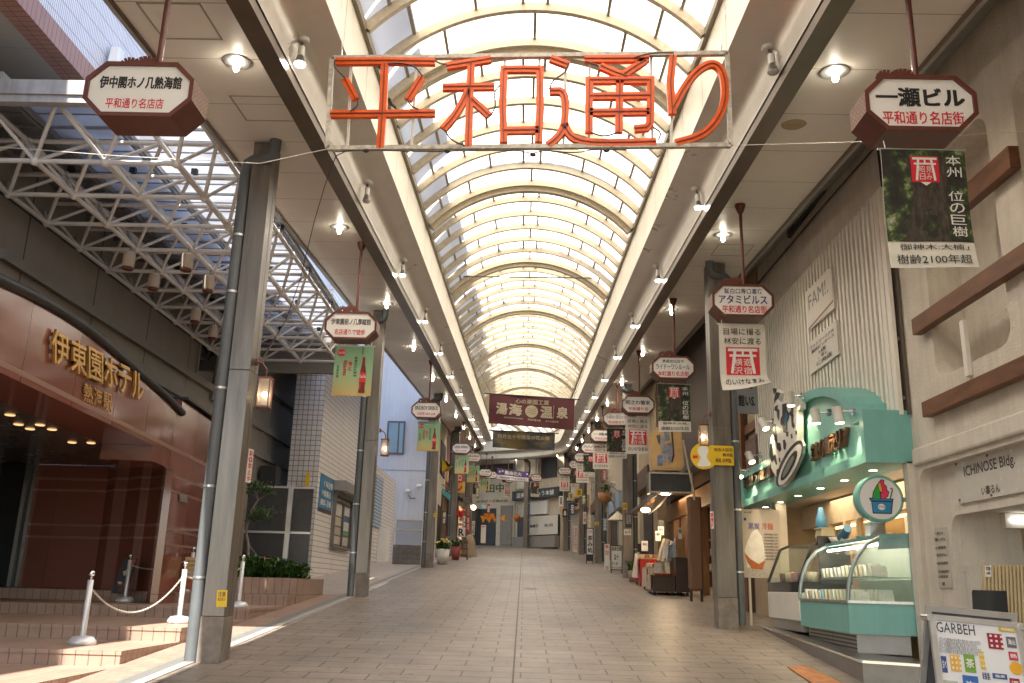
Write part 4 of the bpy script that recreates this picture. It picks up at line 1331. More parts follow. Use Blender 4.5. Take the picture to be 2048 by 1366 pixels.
# recess: ceiling with small lights, pleated return wall, dark sliding door
ctop = zb1 + .02
a0, a1 = onP(out[0][0], ctop, -0.9), onP(s_p0, ctop, -.9)
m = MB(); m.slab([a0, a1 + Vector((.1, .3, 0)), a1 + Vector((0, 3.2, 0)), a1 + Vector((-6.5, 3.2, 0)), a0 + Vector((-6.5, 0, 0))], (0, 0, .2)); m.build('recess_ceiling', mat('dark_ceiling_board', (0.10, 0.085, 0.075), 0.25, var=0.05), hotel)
for x, y in ((20, 830), (37, 849), (60, 858), (80, 850), (104, 859), (144, 885), (182, 886)):
    p = aZ(x, y, ctop - .006)
    o = MB().lathe([(0.001, -0.012), (0.055, -0.012), (0.075, -0.004), (0.075, 0.0)], p, 16).build('recess_lamp', glow('recess_lamp_glow', (1.0, 0.55, 0.25), .5), hotel)
WX = [aP(343, 1157, 0)]
yb = WX[0].y + .1
pl = [(343, 0.0), (318, 0.25), (300, 0.25), (276, 0.55), (258, 0.55), (230, 0.9), (205, 0.9), (188, 1.25), (40, 1.30)]
base = []
for px, dy in pl:
    q = aY(px, 1150, yb + dy); base.append(Vector((q.x, yb + dy, 0)))
m = MB()
zt2 = ctop - .004
for a, b in zip(base[:-1], base[1:]):
    m.quad((b.x, b.y, 1.2), (a.x, a.y, 1.2), (a.x, a.y, zt2), (b.x, b.y, zt2))
m.build('recess_wall', M_granx, hotel)
for y in (956, 979, 1050, 1075):
    z = aY(200, y, base[6].y).z
    m = MB()
    for a, b in zip(base[:-1], base[1:]):
        n = Vector((b.y - a.y, a.x - b.x, 0)).normalized() * 0.006
        if n.y > 0: n = -n
        m.quad((b.x + n.x, b.y + n.y, z - .025), (a.x + n.x, a.y + n.y, z - .025), (a.x + n.x, a.y + n.y, z + .025), (b.x + n.x, b.y + n.y, z + .025))
    m.build('granite_band', M_granb, hotel)
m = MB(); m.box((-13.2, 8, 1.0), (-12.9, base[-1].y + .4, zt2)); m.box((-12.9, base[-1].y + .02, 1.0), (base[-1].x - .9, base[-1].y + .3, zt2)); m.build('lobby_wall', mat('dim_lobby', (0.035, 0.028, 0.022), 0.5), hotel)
dr = MB(); xb = base[-1].x; yb2 = base[-1].y
for x0, x1 in ((-.05, .02), (-.22, -.14), (-.85, -.78)):
    dr.box((xb + x0, yb2 - .06, 1.2), (xb + x1, yb2 + .02, 4.0))
dr.box((xb - .9, yb2 - .07, 4.0), (xb + .02, yb2 + .03, 4.12))
door = dr.build('entrance_door', M_chrome, hotel)
MB().box((xb - .78, yb2 - .03, 1.24), (xb - .23, yb2 - .01, 3.99)).build('pane', M_glassd, door)
MB().box((xb - .14, yb2 - .03, 1.24), (xb - .055, yb2 - .01, 3.99)).build('pane', mat('door_side_glass', (0.06, .07, .07), .08, var=0), door)
# gold letters
fc = quad_face(aP(97, 724, .03), aP(284, 806, .03), aP(97, 650, .03))
for i, c in enumerate('伊東園ホテル'):
    m = MB(); e = i / 6.0
    write(m, fc, c, e + .008, 0.02 - .0, e + .158, 0.98, d=0.0, bold=0.010, ext=0.03); m.build('gold_letter', M_gold, hotel)
fc = quad_face(aP(165, 802, .02), aP(223, 826, .02), aP(165, 762, .02))
for i, c in enumerate('熱海駅'):
    m = MB(); e = i / 3.0
    write(m, fc, c, e + .02, 0.02, e + .31, 0.98, d=0.0, bold=0.006, ext=0.02); m.build('gold_letter', M_gold, hotel)
fc = quad_face(aP(359, 1003, .02), aP(373, 1005, .02), aP(359, 988, .02))
MB().slab([fc.p(0, 0), fc.p(1, 0), fc.p(1, 1), fc.p(0, 1)], NV * .02).build('name_plate', M_steel, hotel)
# amber shop window right of the pier
XW = -7.75
a, b = aX(380, 1100, XW), aX(474, 1100, XW)
zt3 = aX(420, 968, XW).z; zb3 = 1.45
M_amber = mat('amber_glow_wall', (0.40, 0.20, 0.08), 0.7, emit=0.05, ecol=(1.0, 0.5, 0.18))  # faint glow on the walls stands for the orange-lit interior
m = MB(); m.quad((XW - 1.6, a.y, zb3), (XW - 1.6, b.y + 1.5, zb3), (XW - 1.6, b.y + 1.5, zt3), (XW - 1.6, a.y, zt3)); m.quad((XW - 1.6, b.y + 1.4, zb3), (XW + 0.02, b.y + .2, zb3), (XW + .02, b.y + .2, zt3), (XW - 1.6, b.y + 1.4, zt3))
w = MB()
for lo, hi in (((XW, a.y, zt3), (XW + .1, b.y, zt3 + .12)), ((XW, a.y, zb3 - .1), (XW + .1, b.y, zb3)), ((XW, a.y + .9, zb3), (XW + .06, a.y + .97, zt3)), ((XW, b.y - .08, zb3), (XW + .1, b.y, zt3))): w.box(lo, hi)
win = w.build('shop_window', mat('brass_frame', (0.22, 0.14, 0.06), 0.3, metal=0.6), hotel)
m.build('interior', M_amber, win)
MB().quad((XW + .03, a.y, zb3), (XW + .03, b.y, zb3), (XW + .03, b.y, zt3), (XW + .03, a.y, zt3)).build('pane', pane('window_glass', (0.75, 0.68, 0.6), 0.72), win)
m = MB()
for i in range(9):
    m.ball((XW - .4 - .1 * (i % 3), a.y + .25 + .16 * i, 2.9 + .10 * math.sin(i * 2.1)), 0.03, 6, 4)
m.build('fairy_light', glow('amber_bulbs', (1.0, 0.7, 0.35), 5), win)

# ------------------------------------------------------------------ space frame canopy
CB = [-7.56, -6.61, -5.66, -4.71]; CT = [-7.085, -6.135, -5.185, -4.42]
YB = [10.84 + 1.085 * i for i in range(11)]; YT = [10.30 + 1.085 * i for i in range(12)]
ZB, ZTOP = 7.0, 7.57
can = thing('space_frame_canopy', 'white tube space frame canopy with milky glass over the hotel steps', 'canopy', (-6.2, 16, ZB))
M_tube = mat('white_steel_tube', (0.66, 0.63, 0.60), 0.38, var=0.08, scale=4)
m = MB()
for x in CB: m.tube([(x, YB[0], ZB), (x, YB[-1], ZB)], 0.036, 8)
for y in YB: m.tube([(CB[0], y, ZB), (CB[-1], y, ZB)], 0.036, 8)
m.build('bottom_lattice', M_tube, can)
m = MB()
for x in CT: m.tube([(x, YT[0], ZTOP), (x, YT[-1], ZTOP)], 0.036, 8)
for y in YT: m.tube([(XH, y, ZTOP), (CT[-1], y, ZTOP)], 0.036, 8)
m.build('top_lattice', M_tube, can)
m = MB()
for i, x in enumerate(CB):
    for j, y in enumerate(YB):
        for tx in ([CT[i - 1]] if i else [-8.0]) + [CT[i]]:
            for ty in (YT[j], YT[j + 1]):
                m.tube([(x, y, ZB), (tx, ty, ZTOP)], 0.028, 6)
m.build('diagonal_lattice', M_tube, can)
nb = None
for P, z in ([((x, y), ZB) for x in CB for y in YB] + [((x, y), ZTOP) for x in CT for y in YT]):
    if nb is None:
        nb = MB().ball((0, 0, 0), 0.066, 10, 7).build('node_ball', M_tube, can, False); nb.location = Vector((P[0], P[1], z)) - can.location
    else:
        o = nb.copy(); COL.objects.link(o); o.parent = can; o.location = Vector((P[0], P[1], z)) - can.location
M_skin = milky('canopy_glass', (0.70, 0.71, 0.74), 0.75, 0.3, 1.6)
M_mull = mat('canopy_mullion', (0.33, 0.33, 0.34), 0.4, metal=0.4)
zg = 7.80
xs = [-8.0, -6.85, -5.75, -4.40]; ys = [10.28 + 1.085 * i for i in range(12)]
for i in range(3):
    for j in range(11):
        m = MB(); m.box((xs[i] + .03, ys[j] + .02, zg), (xs[i + 1] - .03, ys[j + 1] - .02, zg + .012)); m.build('glass_panel', M_skin, can)
m = MB()
for x in xs[1:]:
    m.box((x - .03 - .05, ys[0], zg - .07), (x - .05 + .015, ys[-1], zg + .02)); m.box((x + .01, ys[0], zg - .07), (x + .045, ys[-1], zg + .02))
m.build('long_mullion', M_mull, can)
m = MB()
for j in range(12): m.box((-8.0, ys[j] - .018, zg - .035), (-4.40, ys[j] + .018, zg - .002))
for j in range(11):
    for k in (1, 2): m.box((-8.0, ys[j] + k * .36 - .008, zg - .02), (-4.40, ys[j] + k * .36 + .008, zg - .001))
m.build('cross_mullion', M_mull, can)
m = MB(); z1 = aY(60, 167, 10.15).z; m.box((-8.6, 10.05, z1 - .20), (-4.45, 10.25, z1)); m.box((-8.6, 10.08, z1 - .30), (-4.45, 10.2, z1 - .2)); m.build('gutter_beam', mat('gutter_shade_grey', (.40, .385, .38), .5, var=.12, streak=.3), can)  # dull grey colour stands in for shade on the front beam
m = MB(); m.box((-8.6, 10.30, zg + .03), (-6.9, 22.0, zg + .20)); m.build('roof_deck', M_roof, can)
m = MB(); m.box((-8.0, YT[-1] + .1, 6.85), (-4.4, YT[-1] + .25, 8.1)); m.build('end_beam', M_ledge, can)
m = MB()
for j in range(0, 11, 2):
    for x in CT[:]:
        m.cbox((x + .04, YT[j] + .05, ZTOP + .12), (.09, .07, .09))
m.build('glass_clamp', M_black, can)

# paper lanterns under the canopy
M_paper = milky('lantern_paper', (0.66, 0.56, 0.46), 0.35)
lan = thing('paper_lantern', 'x', 'paper lantern', (0, 0, 0), 'paper lanterns under the space frame')
m = MB()
prof = []
for i in range(13):
    prof.append((0.092 + 0.004 * (i % 2) + .006 * math.sin(math.pi * i / 12), -0.26 + 0.02 * i))
m.lathe([(0.07, -.262)] + prof + [(0.07, -.018)], (0, 0, 0), 16); m.build('paper_shade', M_paper, lan, False)
MB().lathe([(0.001, -.30), (0.085, -.30), (0.094, -.262), (0.001, -.262)], (0, 0, 0), 16).build('base_ring', M_brown, lan, False)
MB().lathe([(0.001, 0.0), (0.075, 0.0), (0.08, -.02), (0.001, -.02)], (0, 0, 0), 16).build('top_ring', M_white, lan, False)
m = MB(); m.tube([(0, 0, 0), (0, 0, .14)], 0.006, 6); m.build('cord', M_wire, lan, False)
LP = [(260, 505), (376, 508), (310, 548), (419, 552), (393, 617), (428, 652)]
wd = ['leftmost and highest', 'with a dark red base, top centre', 'in the second row on the left', 'with a dark red base beside the rain pipe', 'lower of the pair nearest the rain pipe', 'lowest and farthest of all']
for i, (x, y) in enumerate(LP):
    p = aZ(x, y, 6.86)
    lb = 'cream paper lantern under the space frame, ' + wd[i]
    if i == 0: lan.location = p; lan['label'] = lb
    else: dup(lan, p, lb)

# ------------------------------------------------------------------ hotel steps and planter
TA, TB_, TJ = (0.36, 0.245, 0.185), (0.315, 0.213, 0.16), (0.17, 0.115, 0.09)
M_trd = tiles('step_tread_tiles', 'YX', TA, TB_, TJ, 60, 0.11, 0.0, 0.007, 0.55, 0.4, 0.14)
M_ris = tiles('step_riser_tiles', 'XZ', TA, TB_, TJ, 0.155, 30, 0.0, 0.008, 0.6, 0.4, 0.16)
M_sid = tiles('step_side_tiles', 'YZ', TA, TB_, TJ, 0.155, 30, 0.0, 0.008, 0.6, 0.4, 0.16)
M_nos = tiles('step_nosing_tiles', 'XY', TA, TB_, TJ, 0.155, 30, 0.0, 0.008, 0.5, 0.4, 0.12)
steps = thing('entrance_steps', 'tan tiled steps fanning up from the sloping street to the hotel', 'steps', (-7, 12, .6))
XR = -4.62
for z, y, pz in ((0.70, 8.0, 0.3), (0.87, 10.92, 0.60), (1.05, 12.75, .75), (1.23, 15.85, 0.9), (1.43, 18.3, 1.1)):
    m = MB()
    x0, x1, y1 = -16.0, XR, 24.0
    m.cur = 0; m.quad((x0, y + .06, z), (x1, y + .06, z), (x1, y1, z), (x0, y1, z))
    m.cur = 3; m.quad((x0, y - .012, z), (x1 + .012, y - .012, z), (x1 + .012, y + .06, z), (x0, y + .06, z)); m.quad((x0, y - .012, z - .045), (x1 + .012, y - .012, z - .045), (x1 + .012, y - .012, z), (x0, y - .012, z)); m.quad((x0, y, z - .045), (x1, y, z - .045), (x1 + .012, y - .012, z - .045), (x0, y - .012, z - .045))
    m.cur = 1; m.quad((x0, y, pz - .35), (x1, y, pz - .35), (x1, y, z - .045), (x0, y, z - .045))
    m.cur = 2; m.quad((x1, y, pz - .35), (x1, y1, pz - .35), (x1, y1, z - .045), (x1, y, z - .045)); m.quad((x1 + .012, y - .012, z - .045), (x1 + .012, y1, z - .045), (x1 + .012, y1, z), (x1 + .012, y - .012, z))
    m.build('step', [M_trd, M_ris, M_sid, M_nos], steps)
PY0, PY1, PZ = 19.0, 21.5, 1.76
pla = thing('planter', 'low tan tiled planter wall at the top of the hotel steps', 'planter', (-6, 20, 1.43))
m = MB(); m.cur = 0
X0, X1 = -8.35, XR + .02
def ringbox(m, x0, x1, y0, y1, z0, z1, t):
    for lo, hi in (((x0, y0), (x1, y0 + t)), ((x1 - t, y0 + t), (x1, y1)), ((x0, y0 + t), (x0 + t, y1))):
        m.cur = 0; m.quad((lo[0], lo[1], z0), (hi[0], lo[1], z0), (hi[0], lo[1], z1), (lo[0], lo[1], z1))
        m.cur = 1; m.quad((hi[0], lo[1], z0), (hi[0], hi[1], z0), (hi[0], hi[1], z1), (hi[0], lo[1], z1)); m.quad((lo[0], hi[1], z0), (lo[0], lo[1], z0), (lo[0], lo[1], z1), (lo[0], hi[1], z1))
        m.cur = 2; m.quad((lo[0], lo[1], z1), (hi[0], lo[1], z1), (hi[0], hi[1], z1), (lo[0], hi[1], z1))
ringbox(m, X0, X1, PY0, PY1, 1.0, PZ, 0.16)
m.build('wall', [M_ris, M_sid, M_nos], pla)
m = MB(); m.quad((X0 + .16, PY0 + .16, PZ - .07), (X1 - .16, PY0 + .16, PZ - .07), (X1 - .16, PY1, PZ - .07), (X0 + .16, PY1, PZ - .07)); m.build('soil', mat('soil', (0.05, 0.036, 0.025), 0.95, bump=.6, scale=8), pla)

# plants
M_leafs = [mat('leaf_dark', (0.030, 0.075, 0.016), 0.5, var=0.4, scale=9), mat('leaf_mid', (0.060, 0.135, 0.025), 0.5, var=0.35, scale=9), mat('leaf_light', (0.12, 0.21, 0.045), 0.5, var=0.3, scale=9)]
def leaf(m, p, d, L, w, up=Vector((0, 0, 1)), bend=0.3):
    d = d.normalized(); s = d.cross(up)
    s = s.normalized() if s.length > .01 else Vector((1, 0, 0))
    a = p + d * (L * .5) + up * (L * .08); b = p + d * L - up * (L * bend)
    m.add([p - s * w * .15, p + s * w * .15, a + s * w * .5, a - s * w * .5, b], [(0, 1, 2, 3), (3, 2, 4)], True)
def tuft_mesh(rr, rad, h, n, L, w):
    m = MB()
    for i in range(n):
        m.cur = rr.choice((0, 0, 1, 1, 2))
        a = rr.uniform(0, 6.283); r = rad * math.sqrt(rr.random())
        p = Vector((r * math.cos(a), r * math.sin(a), rr.uniform(0.0, h)))
        a2 = rr.uniform(0, 6.283)
        d = Vector((math.cos(a2) * .8, math.sin(a2) * .8, rr.uniform(.25, 1.4)))
        leaf(m, p, d, L * rr.uniform(.7, 1.2), w * rr.uniform(.8, 1.2))
    return m
rr = random.Random(5)
bx = [(-6.45, 19.5, .42), (-6.1, 19.9, .45), (-5.85, 19.45, .40), (-5.5, 19.8, .42), (-5.2, 19.5, .36), (-4.95, 20.1, .30), (-6.9, 19.8, .4)]
bw = ['tallest, by the rain pipe', 'behind the front row', 'in the front, left of middle', 'middle of the bed', 'in front, right of middle', 'smallest, at the right corner', 'hidden mostly behind the post']
for i, (x, y, r) in enumerate(bx):
    t = thing('bedding_plant', 'low bright green leafy plant in the tiled planter, ' + bw[i], 'plant', (x, y, PZ - .07), 'leafy plants in the tiled planter')
    tuft_mesh(rr, r * .95, r * .95, 520, .24, .05).build('foliage', M_leafs, t, False)
def flowering(label, loc, mflower, n=26, r=.22, h=.35):
    t = thing('flowering_plant', label, 'plant', loc)
    tuft_mesh(rr, r, h * .6, 160, .16, .06).build('foliage', M_leafs, t, False)
    m = MB()
    for i in range(n):
        a = rr.uniform(0, 6.283); q = r * math.sqrt(rr.random())
        c = Vector((q * math.cos(a), q * math.sin(a), h * rr.uniform(.6, 1.0)))
        for k in range(5):
            b = k * 1.257 + a; m.quad(c, c + Vector((.03 * math.cos(b), .03 * math.sin(b), .012)), c + Vector((.036 * math.cos(b + .5), .036 * math.sin(b + .5), .02)), c + Vector((.03 * math.cos(b + 1), .03 * math.sin(b + 1), .012)))
    m.build('blossom', mflower, t, False)
p = aY(408, 1140, 19.6)
flowering('red flowering plant between the standing menu and the rain pipe', (p.x, 19.6, PZ - .07), mat('red_petal', (.5, .012, .02), .5, var=.2), h=.5)
# orange garden ornament
p = aY(524, 1137, 19.5)
t = thing('garden_ornament', 'small orange figure perched among the planter leaves', 'ornament', (p.x, 19.5, p.z - .06))
m = MB(); m.tube([(0, 0, 0), (.02, 0, .12), (.05, 0, .22), (.03, 0, .30)], .04, 8, radii=[.05, .06, .04, .02]); m.tube([(.03, 0, .18), (.12, 0, .26), (.16, 0, .25)], .02, 6, radii=[.035, .02, .008]); m.tube([(.03, 0, .15), (-.10, 0, .08), (-.2, 0, .02)], .02, 6, radii=[.05, .03, .01]); m.build('body', mat('orange_glaze', (.45, .12, .02), .35, var=.3, scale=20), t, False)
# bonsai-like tree at the post
p = aY(495, 1130, 20.2)
tree = thing('small_tree', 'thin garden tree with tufted layered crown behind the nearest hotel post', 'tree', (p.x, 20.2, PZ - .1))
M_bark = mat('grey_bark', (.24, .20, .16), .85, var=.3, scale=20, bump=.4)
kn = [(495, 1130), (497, 1090), (492, 1060), (503, 1020), (516, 1000), (513, 985), (520, 975)]
m = MB(); P = [aY(x, y, 20.2) for x, y in kn]; m.tube(P, .03, 7, radii=[.035, .03, .026, .022, .018, .014, .01])
for a, b in (((503, 1020), (540, 1030)), ((516, 1000), (500, 975)), ((516, 1000), (542, 985)), ((497, 1090), (520, 1128))):
    m.tube([aY(*a, 20.2), aY((a[0] + b[0]) / 2 + 3, (a[1] + b[1]) / 2 - 2, 20.25), aY(*b, 20.2)], .012, 5, radii=[.014, .01, .005])
m.build('trunk', M_bark, tree)
m = MB()
for cx, cy, rx, n in ((508, 972, .20, 260), (532, 978, .16, 160), (526, 1026, .22, 300), (505, 1035, .15, 140), (540, 985, .10, 60), (498, 985, .12, 90)):
    c = aY(cx, cy, 20.2)
    for i in range(n):
        m.cur = rr.choice((0, 1, 1, 2, 2))
        d = Vector((rr.gauss(0, 1), rr.gauss(0, 1), rr.gauss(0, .5))); q = c + Vector((d.x * rx * .55, d.y * rx * .5, d.z * rx * .5))
        leaf(m, q, Vector((rr.uniform(-1, 1), rr.uniform(-1, 1), rr.uniform(-.3, .8))), .07, .035)
m.build('crown', M_leafs, tree)

# stanchions and chains
M_sil = mat('silver_stanchion', (0.60, 0.60, 0.61), 0.35, metal=0.3, var=0.06, scale=10)
stn = thing('barrier_stanchion', 'x', 'stanchion', (0, 0, 0), 'silver stanchions on the hotel steps')
MB().lathe([(0.001, 0), (0.165, 0), (0.168, .045), (0.125, .10), (0.03, .115), (.001, .115)], (0, 0, 0), 28).build('base', M_sil, stn, False)
MB().lathe([(0.036, .11), (0.036, .78), (0.001, .785)], (0, 0, 0), 16).build('pole', M_sil, stn, False)
m = MB(); m.lathe([(.012, .78), (.012, .81), (.02, .815), (.012, .82)], (0, 0, 0), 12); m.ball((0, 0, .86), .04, 14, 9); m.build('finial', M_chrome, stn, False)
SP = [((163, 1290), .87), ((357, 1247), 1.05), ((249, 1205), 1.23), ((381, 1178), 1.43), ((470, 1205), 1.23)]
sw = ['on the lowest step, nearest the camera', 'on the second step, in full sun', 'on the third step beside the dark poster', 'behind the yellow menu on the landing', 'hidden behind the rain pipe on the third step']
SPOS = []
for i, (p, z) in enumerate(SP):
    q = aZ(*p, z)
    if i == 3: q = Vector((aY(378, 1178, 18.7).x, 18.7, 1.43))
    if i == 4: q = Vector((-4.9, 15.2 + .95, 1.23))
    SPOS.append(q)
    lb = 'silver chain stanchion ' + sw[i]
    if i == 0: stn.location = q; stn['label'] = lb
    else: dup(stn, q, lb)
def chain(a, b, sag, label):
    t = thing('barrier_chain', label, 'chain', (a + b) / 2, 'white chains between the stanchions')
    n = int((b - a).length * 1.1 / 0.032)
    m = MB()
    f = lambda k: a.lerp(b, k) + Vector((0, 0, -sag * 4 * k * (1 - k)))
    for i in range(n):
        p, q = f(i / n), f((i + 1) / n)
        d = (q - p).normalized(); s = d.cross(Vector((0, 0, 1))).normalized(); u = s.cross(d)
        w = s if i % 2 else u
        c = (p + q) / 2; L = (q - p).length * .72
        ring = [c - d * L, c - d * L * .6 + w * .011, c + d * L * .6 + w * .011, c + d * L, c + d * L * .6 - w * .011, c - d * L * .6 - w * .011, c - d * L]
        m.tube(ring, .0035, 4, cap=False)
    m.build('links', mat('chain_plastic', (.70, .66, .58), .4, var=.05), t)
up = Vector((0, 0, .70))
chain(SPOS[0] + up, SPOS[1] + up, .42, 'pale plastic chain sagging between the two sunlit stanchions')
chain(SPOS[2] + up, SPOS[3] + up, .16, 'pale plastic chain behind, from the poster stanchion to the menu stanchion')
chain(SPOS[1] + up, SPOS[4] + up, .16, 'short pale chain running behind the grey rain pipe')
# leaning posters
def board(name, label, cat, corners_px, Y, z0, lean, mt):
    bl, br, tl = aY(*corners_px[0], Y), aY(*corners_px[1], Y), aY(*corners_px[2], Y)
    tl.y += lean
    t = thing(name, label, cat, (bl + br) / 2)
    fc = quad_face(bl, br, tl)
    MB().slab([fc.p(0, 0), fc.p(1, 0), fc.p(1, 1), fc.p(0, 1)], -fc.n * .025).build('panel', mt, t)
    return t, fc
t, fc = board('standing_poster', 'dark food poster propped beside the third step stanchion', 'poster', ((222, 1186), (250, 1188), (242, 1116)), SPOS[2].y + .15, 0, .12, M_black)
m = MB(); poly(m, fc, [(.1, .35), (.95, .30), (.95, .02), (.5, .05)], .004); m.build('bowl_picture', mat('print_brown', (.10, .035, .03), .5, var=.6, scale=14), t)
m = MB(); poly(m, fc, [(.45, .98), (.95, .98), (.95, .72), (.5, .75)], .004); m.build('food_picture', mat('print_salmon', (.38, .10, .08), .5, var=.5, scale=18), t)
m = MB(); poly(m, fc, [(.3, .62), (.8, .74), (.9, .6), (.45, .5)], .005); poly(m, fc, [(.2, .34), (.5, .33), (.5, .25), (.25, .27)], .005); m.build('rice_picture', mat('print_rice', (.55, .42, .25), .5, var=.2, scale=18), t)
t, fc = board('standing_menu', 'narrow yellow menu board with food picture at the landing edge', 'menu board', ((370, 1182), (393, 1182), (369, 1114)), 18.55, 0, .05, mat('menu_paper', (.62, .50, .25), .6, var=.08))
m = MB()
for i, s in enumerate(('季節の会席', '昼の御膳', '一八〇〇円')): write(m, fc, s, .12, .84 - .13 * i, .88, .92 - .13 * i, d=.004, bold=.02)
m.build('lettering', mat('ink_ochre', (.35, .14, .02), .6, var=0), t)
m = MB(); poly(m, fc, [(0, 0), (1, 0), (1, .36), (0, .38)], .003); m.build('food_picture', mat('print_food', (.34, .10, .05), .5, var=.7, scale=30), t)
m = MB(); poly(m, fc, [(.05, .40), (.95, .38), (.95, .52), (.05, .52)], .004); m.build('noodle_picture', mat('print_noodle', (.40, .38, .33), .5, var=.7, scale=40), t)
# white lantern on a stand and leaning pole
p = aY(425, 1100, 20.3)
t = thing('standing_lantern', 'white tapered lantern with gold finial on a stand before the amber window', 'lantern', (p.x, 20.3, 1.6))
m = MB(); a = aY(425, 1062, 20.3); b = aY(424, 1000, 20.3)
k = [(-1, -1), (1, -1), (1, 1), (-1, 1)]
m.hexa([a + Vector((.07 * i, .07 * j, 0)) for i, j in k], [b + Vector((.11 * i, .11 * j, 0)) for i, j in k]); m.build('shade', milky('lantern_white', (.8, .76, .7), .5), t)
m = MB(); m.lathe([(.15, 0), (.05, .07), (.03, .12), (.04, .15), (.001, .2)], b, 12); m.build('finial', M_gold, t)
m = MB(); m.tube([aY(421, 1150, 20.3), aY(424, 1062, 20.3)], .02, 6); m.build('stand', M_white, t)
t = thing('leaning_pole', 'silver pole leaning across the amber window', 'pole', aY(382, 1112, 20.2))
m = MB(); m.tube([aY(381, 1114, 20.2), aY(416, 1020, 20.2)], .022, 8); m.tube([aY(416, 1020, 20.2), aY(404, 990, 20.2)], .012, 6); m.tube([aY(416, 1020, 20.2), aY(423, 988, 20.2)], .012, 6); m.build('pole', M_alu, t)
# smoked glass wind screen behind the planter
t = thing('wind_screen', 'smoked glass wind screen in aluminium frame behind the planter', 'screen', aY(555, 1140, 22.3))
M_smoke = pane('smoked_glass', (.34, .35, .36), .62, .25, (.17, .17, .18))
YS_ = 22.3
m = MB()
TL, TR_, BR, BL = aY(500, 968, YS_), aY(578, 975, YS_), aY(568, 1140, YS_), aY(480, 1140, YS_)
zt4 = (TL.z + TR_.z) / 2; xa, xb_ = BL.x, BR.x
m.box((xa, YS_, zt4 - .05), (xb_, YS_ + .06, zt4)); m.box((xb_ - .06, YS_ - .02, 1.6), (xb_ + .06, YS_ + .08, zt4 + .02)); zc = aY(540, 1064, YS_).z; m.box((xa, YS_, zc - .025), (xb_, YS_ + .05, zc + .025))
m.box((xb_ + .06, YS_ + .02, zt4 - .05), (xb_ + .55, YS_ + .06, zt4)); m.box((xb_ + .06, YS_ + .02, zc - .025), (xb_ + .55, YS_ + .06, zc + .025))
m.build('frame', M_alu, t)
MB().box((xa, YS_ + .02, 1.6), (xb_ - .06, YS_ + .03, zt4 - .05)).build('pane', M_smoke, t)
MB().box((xb_ + .06, YS_ + .03, 1.6), (xb_ + .55, YS_ + .04, zt4 - .05)).build('pane', M_smoke, t)
# floodlight on the overhang wall
p = aX(222, 125, -6.25)
t = thing('floodlight', 'pale box floodlight fixed on the white tiled wall above the canopy', 'floodlight', p)
m = MB(); m.hexa([(p.x, p.y - .14, p.z - .18), (p.x + .18, p.y - .14, p.z - .22), (p.x + .18, p.y + .14, p.z - .22), (p.x, p.y + .14, p.z - .18)], [(p.x, p.y - .08, p.z + .22), (p.x + .14, p.y - .08, p.z + .22), (p.x + .14, p.y + .08, p.z + .22), (p.x, p.y + .08, p.z + .22)]); m.build('housing', M_white, t, bevel=.02)
MB().tube([(p.x - .05, p.y, p.z), (p.x + .05, p.y, p.z - .3)], .015, 6).build('bracket', M_alu, t)

# sconces and stickers fixed to the posts
def sconce(label, p, side=1):
    t = thing('post_lantern', label, 'wall lantern', p, 'lit lanterns on the posts')
    m = MB()
    for x in (-.075, .075):
        for y in (-.075, .075): m.box((x - .007, y - .007, -.19), (x + .007, y + .007, .17))
    m.box((-.09, -.09, .17), (.09, .09, .19)); m.box((-.09, -.09, -.21), (.09, .09, -.19)); m.build('cage', M_brown, t, False)
    MB().box((-.07, -.07, -.188), (.07, .07, .168)).build('glass', pane('frosted_lantern', (.8, .75, .68), .62, .3, (.6, .5, .4)), t, False)
    MB().ball((0, 0, -.03), .035, 8, 6).build('bulb', M_bulb, t, False)
    m = MB(); m.tube([(0, 0, .19), (0, .0, .30), (-side * .06, 0, .38), (-side * .12, 0, .40)], .012, 6); m.tube([(-side * .12, 0, .40), (-side * .15, 0, .40)], .05, 10); m.build('bracket', M_brown, t, False)
    return t
sconce('lit cage lantern on the nearest hotel side post', Vector((-3.40, 11.4, aY(545, 785, 11.4).z)))
q = aY(792, 895, 21.3); sconce('lit cage lantern on the second hotel side post', Vector((-3.40 + .05, 21.3, q.z)))
q = aY(1398, 872, 16.6); sconce('lit cage lantern on the shop side of the broad post', Vector((3.27, 16.5, q.z)), -1)
def sticker(label, pts, Y, lines, mt, ink, cat='sticker', name='sticker'):
    bl, br, tl = [aY(*p, Y) for p in pts]
    t = thing(name, label, cat, (bl + br) / 2)
    fc = quad_face(bl, br, tl)
    MB().slab([fc.p(0, 0), fc.p(1, 0), fc.p(1, 1), fc.p(0, 1)], -fc.n * .006).build('sheet', mt, t)
    m = MB()
    for s in lines: (column if s[0] == '|' else write)(m, fc, s.lstrip('|') if isinstance(s, str) else s[1], *s[2:], d=.002, bold=.02) if not isinstance(s, str) else None
    m.build('lettering', ink, t)
    return t
sticker('yellow notice sticker low on the nearest hotel side post', ((432, 1214), (453, 1214), (434, 1180)), 11.4 - .19, [('=', '注意', .15, .62, .85, .90), ('=', 'あぶない', .12, .36, .88, .56)], M_yel, M_brown)
YP = 11.4
def xsticker(label, X, pts, lines, mt, ink):
    bl, br, tl = [aX(*p, X) for p in pts]
    t = thing('sticker', label, 'sticker', (bl + br) / 2)
    fc = quad_face(bl, br, tl)
    MB().slab([fc.p(0, 0), fc.p(1, 0), fc.p(1, 1), fc.p(0, 1)], -fc.n * .004).build('sheet', mt, t)
    m = MB()
    for s in lines: column(m, fc, *s, d=.003, bold=.02)
    m.build('lettering', ink, t)
xsticker('narrow white sticker with red lettering high on the nearest hotel post', -3.558, ((491, 964), (501, 966), (498, 897)), [('駅◎禁止歩', .15, .03, .85, .97)], M_print, M_red)
for (x, y), Y, lb in (((1494, 960), 0, ''),): pass

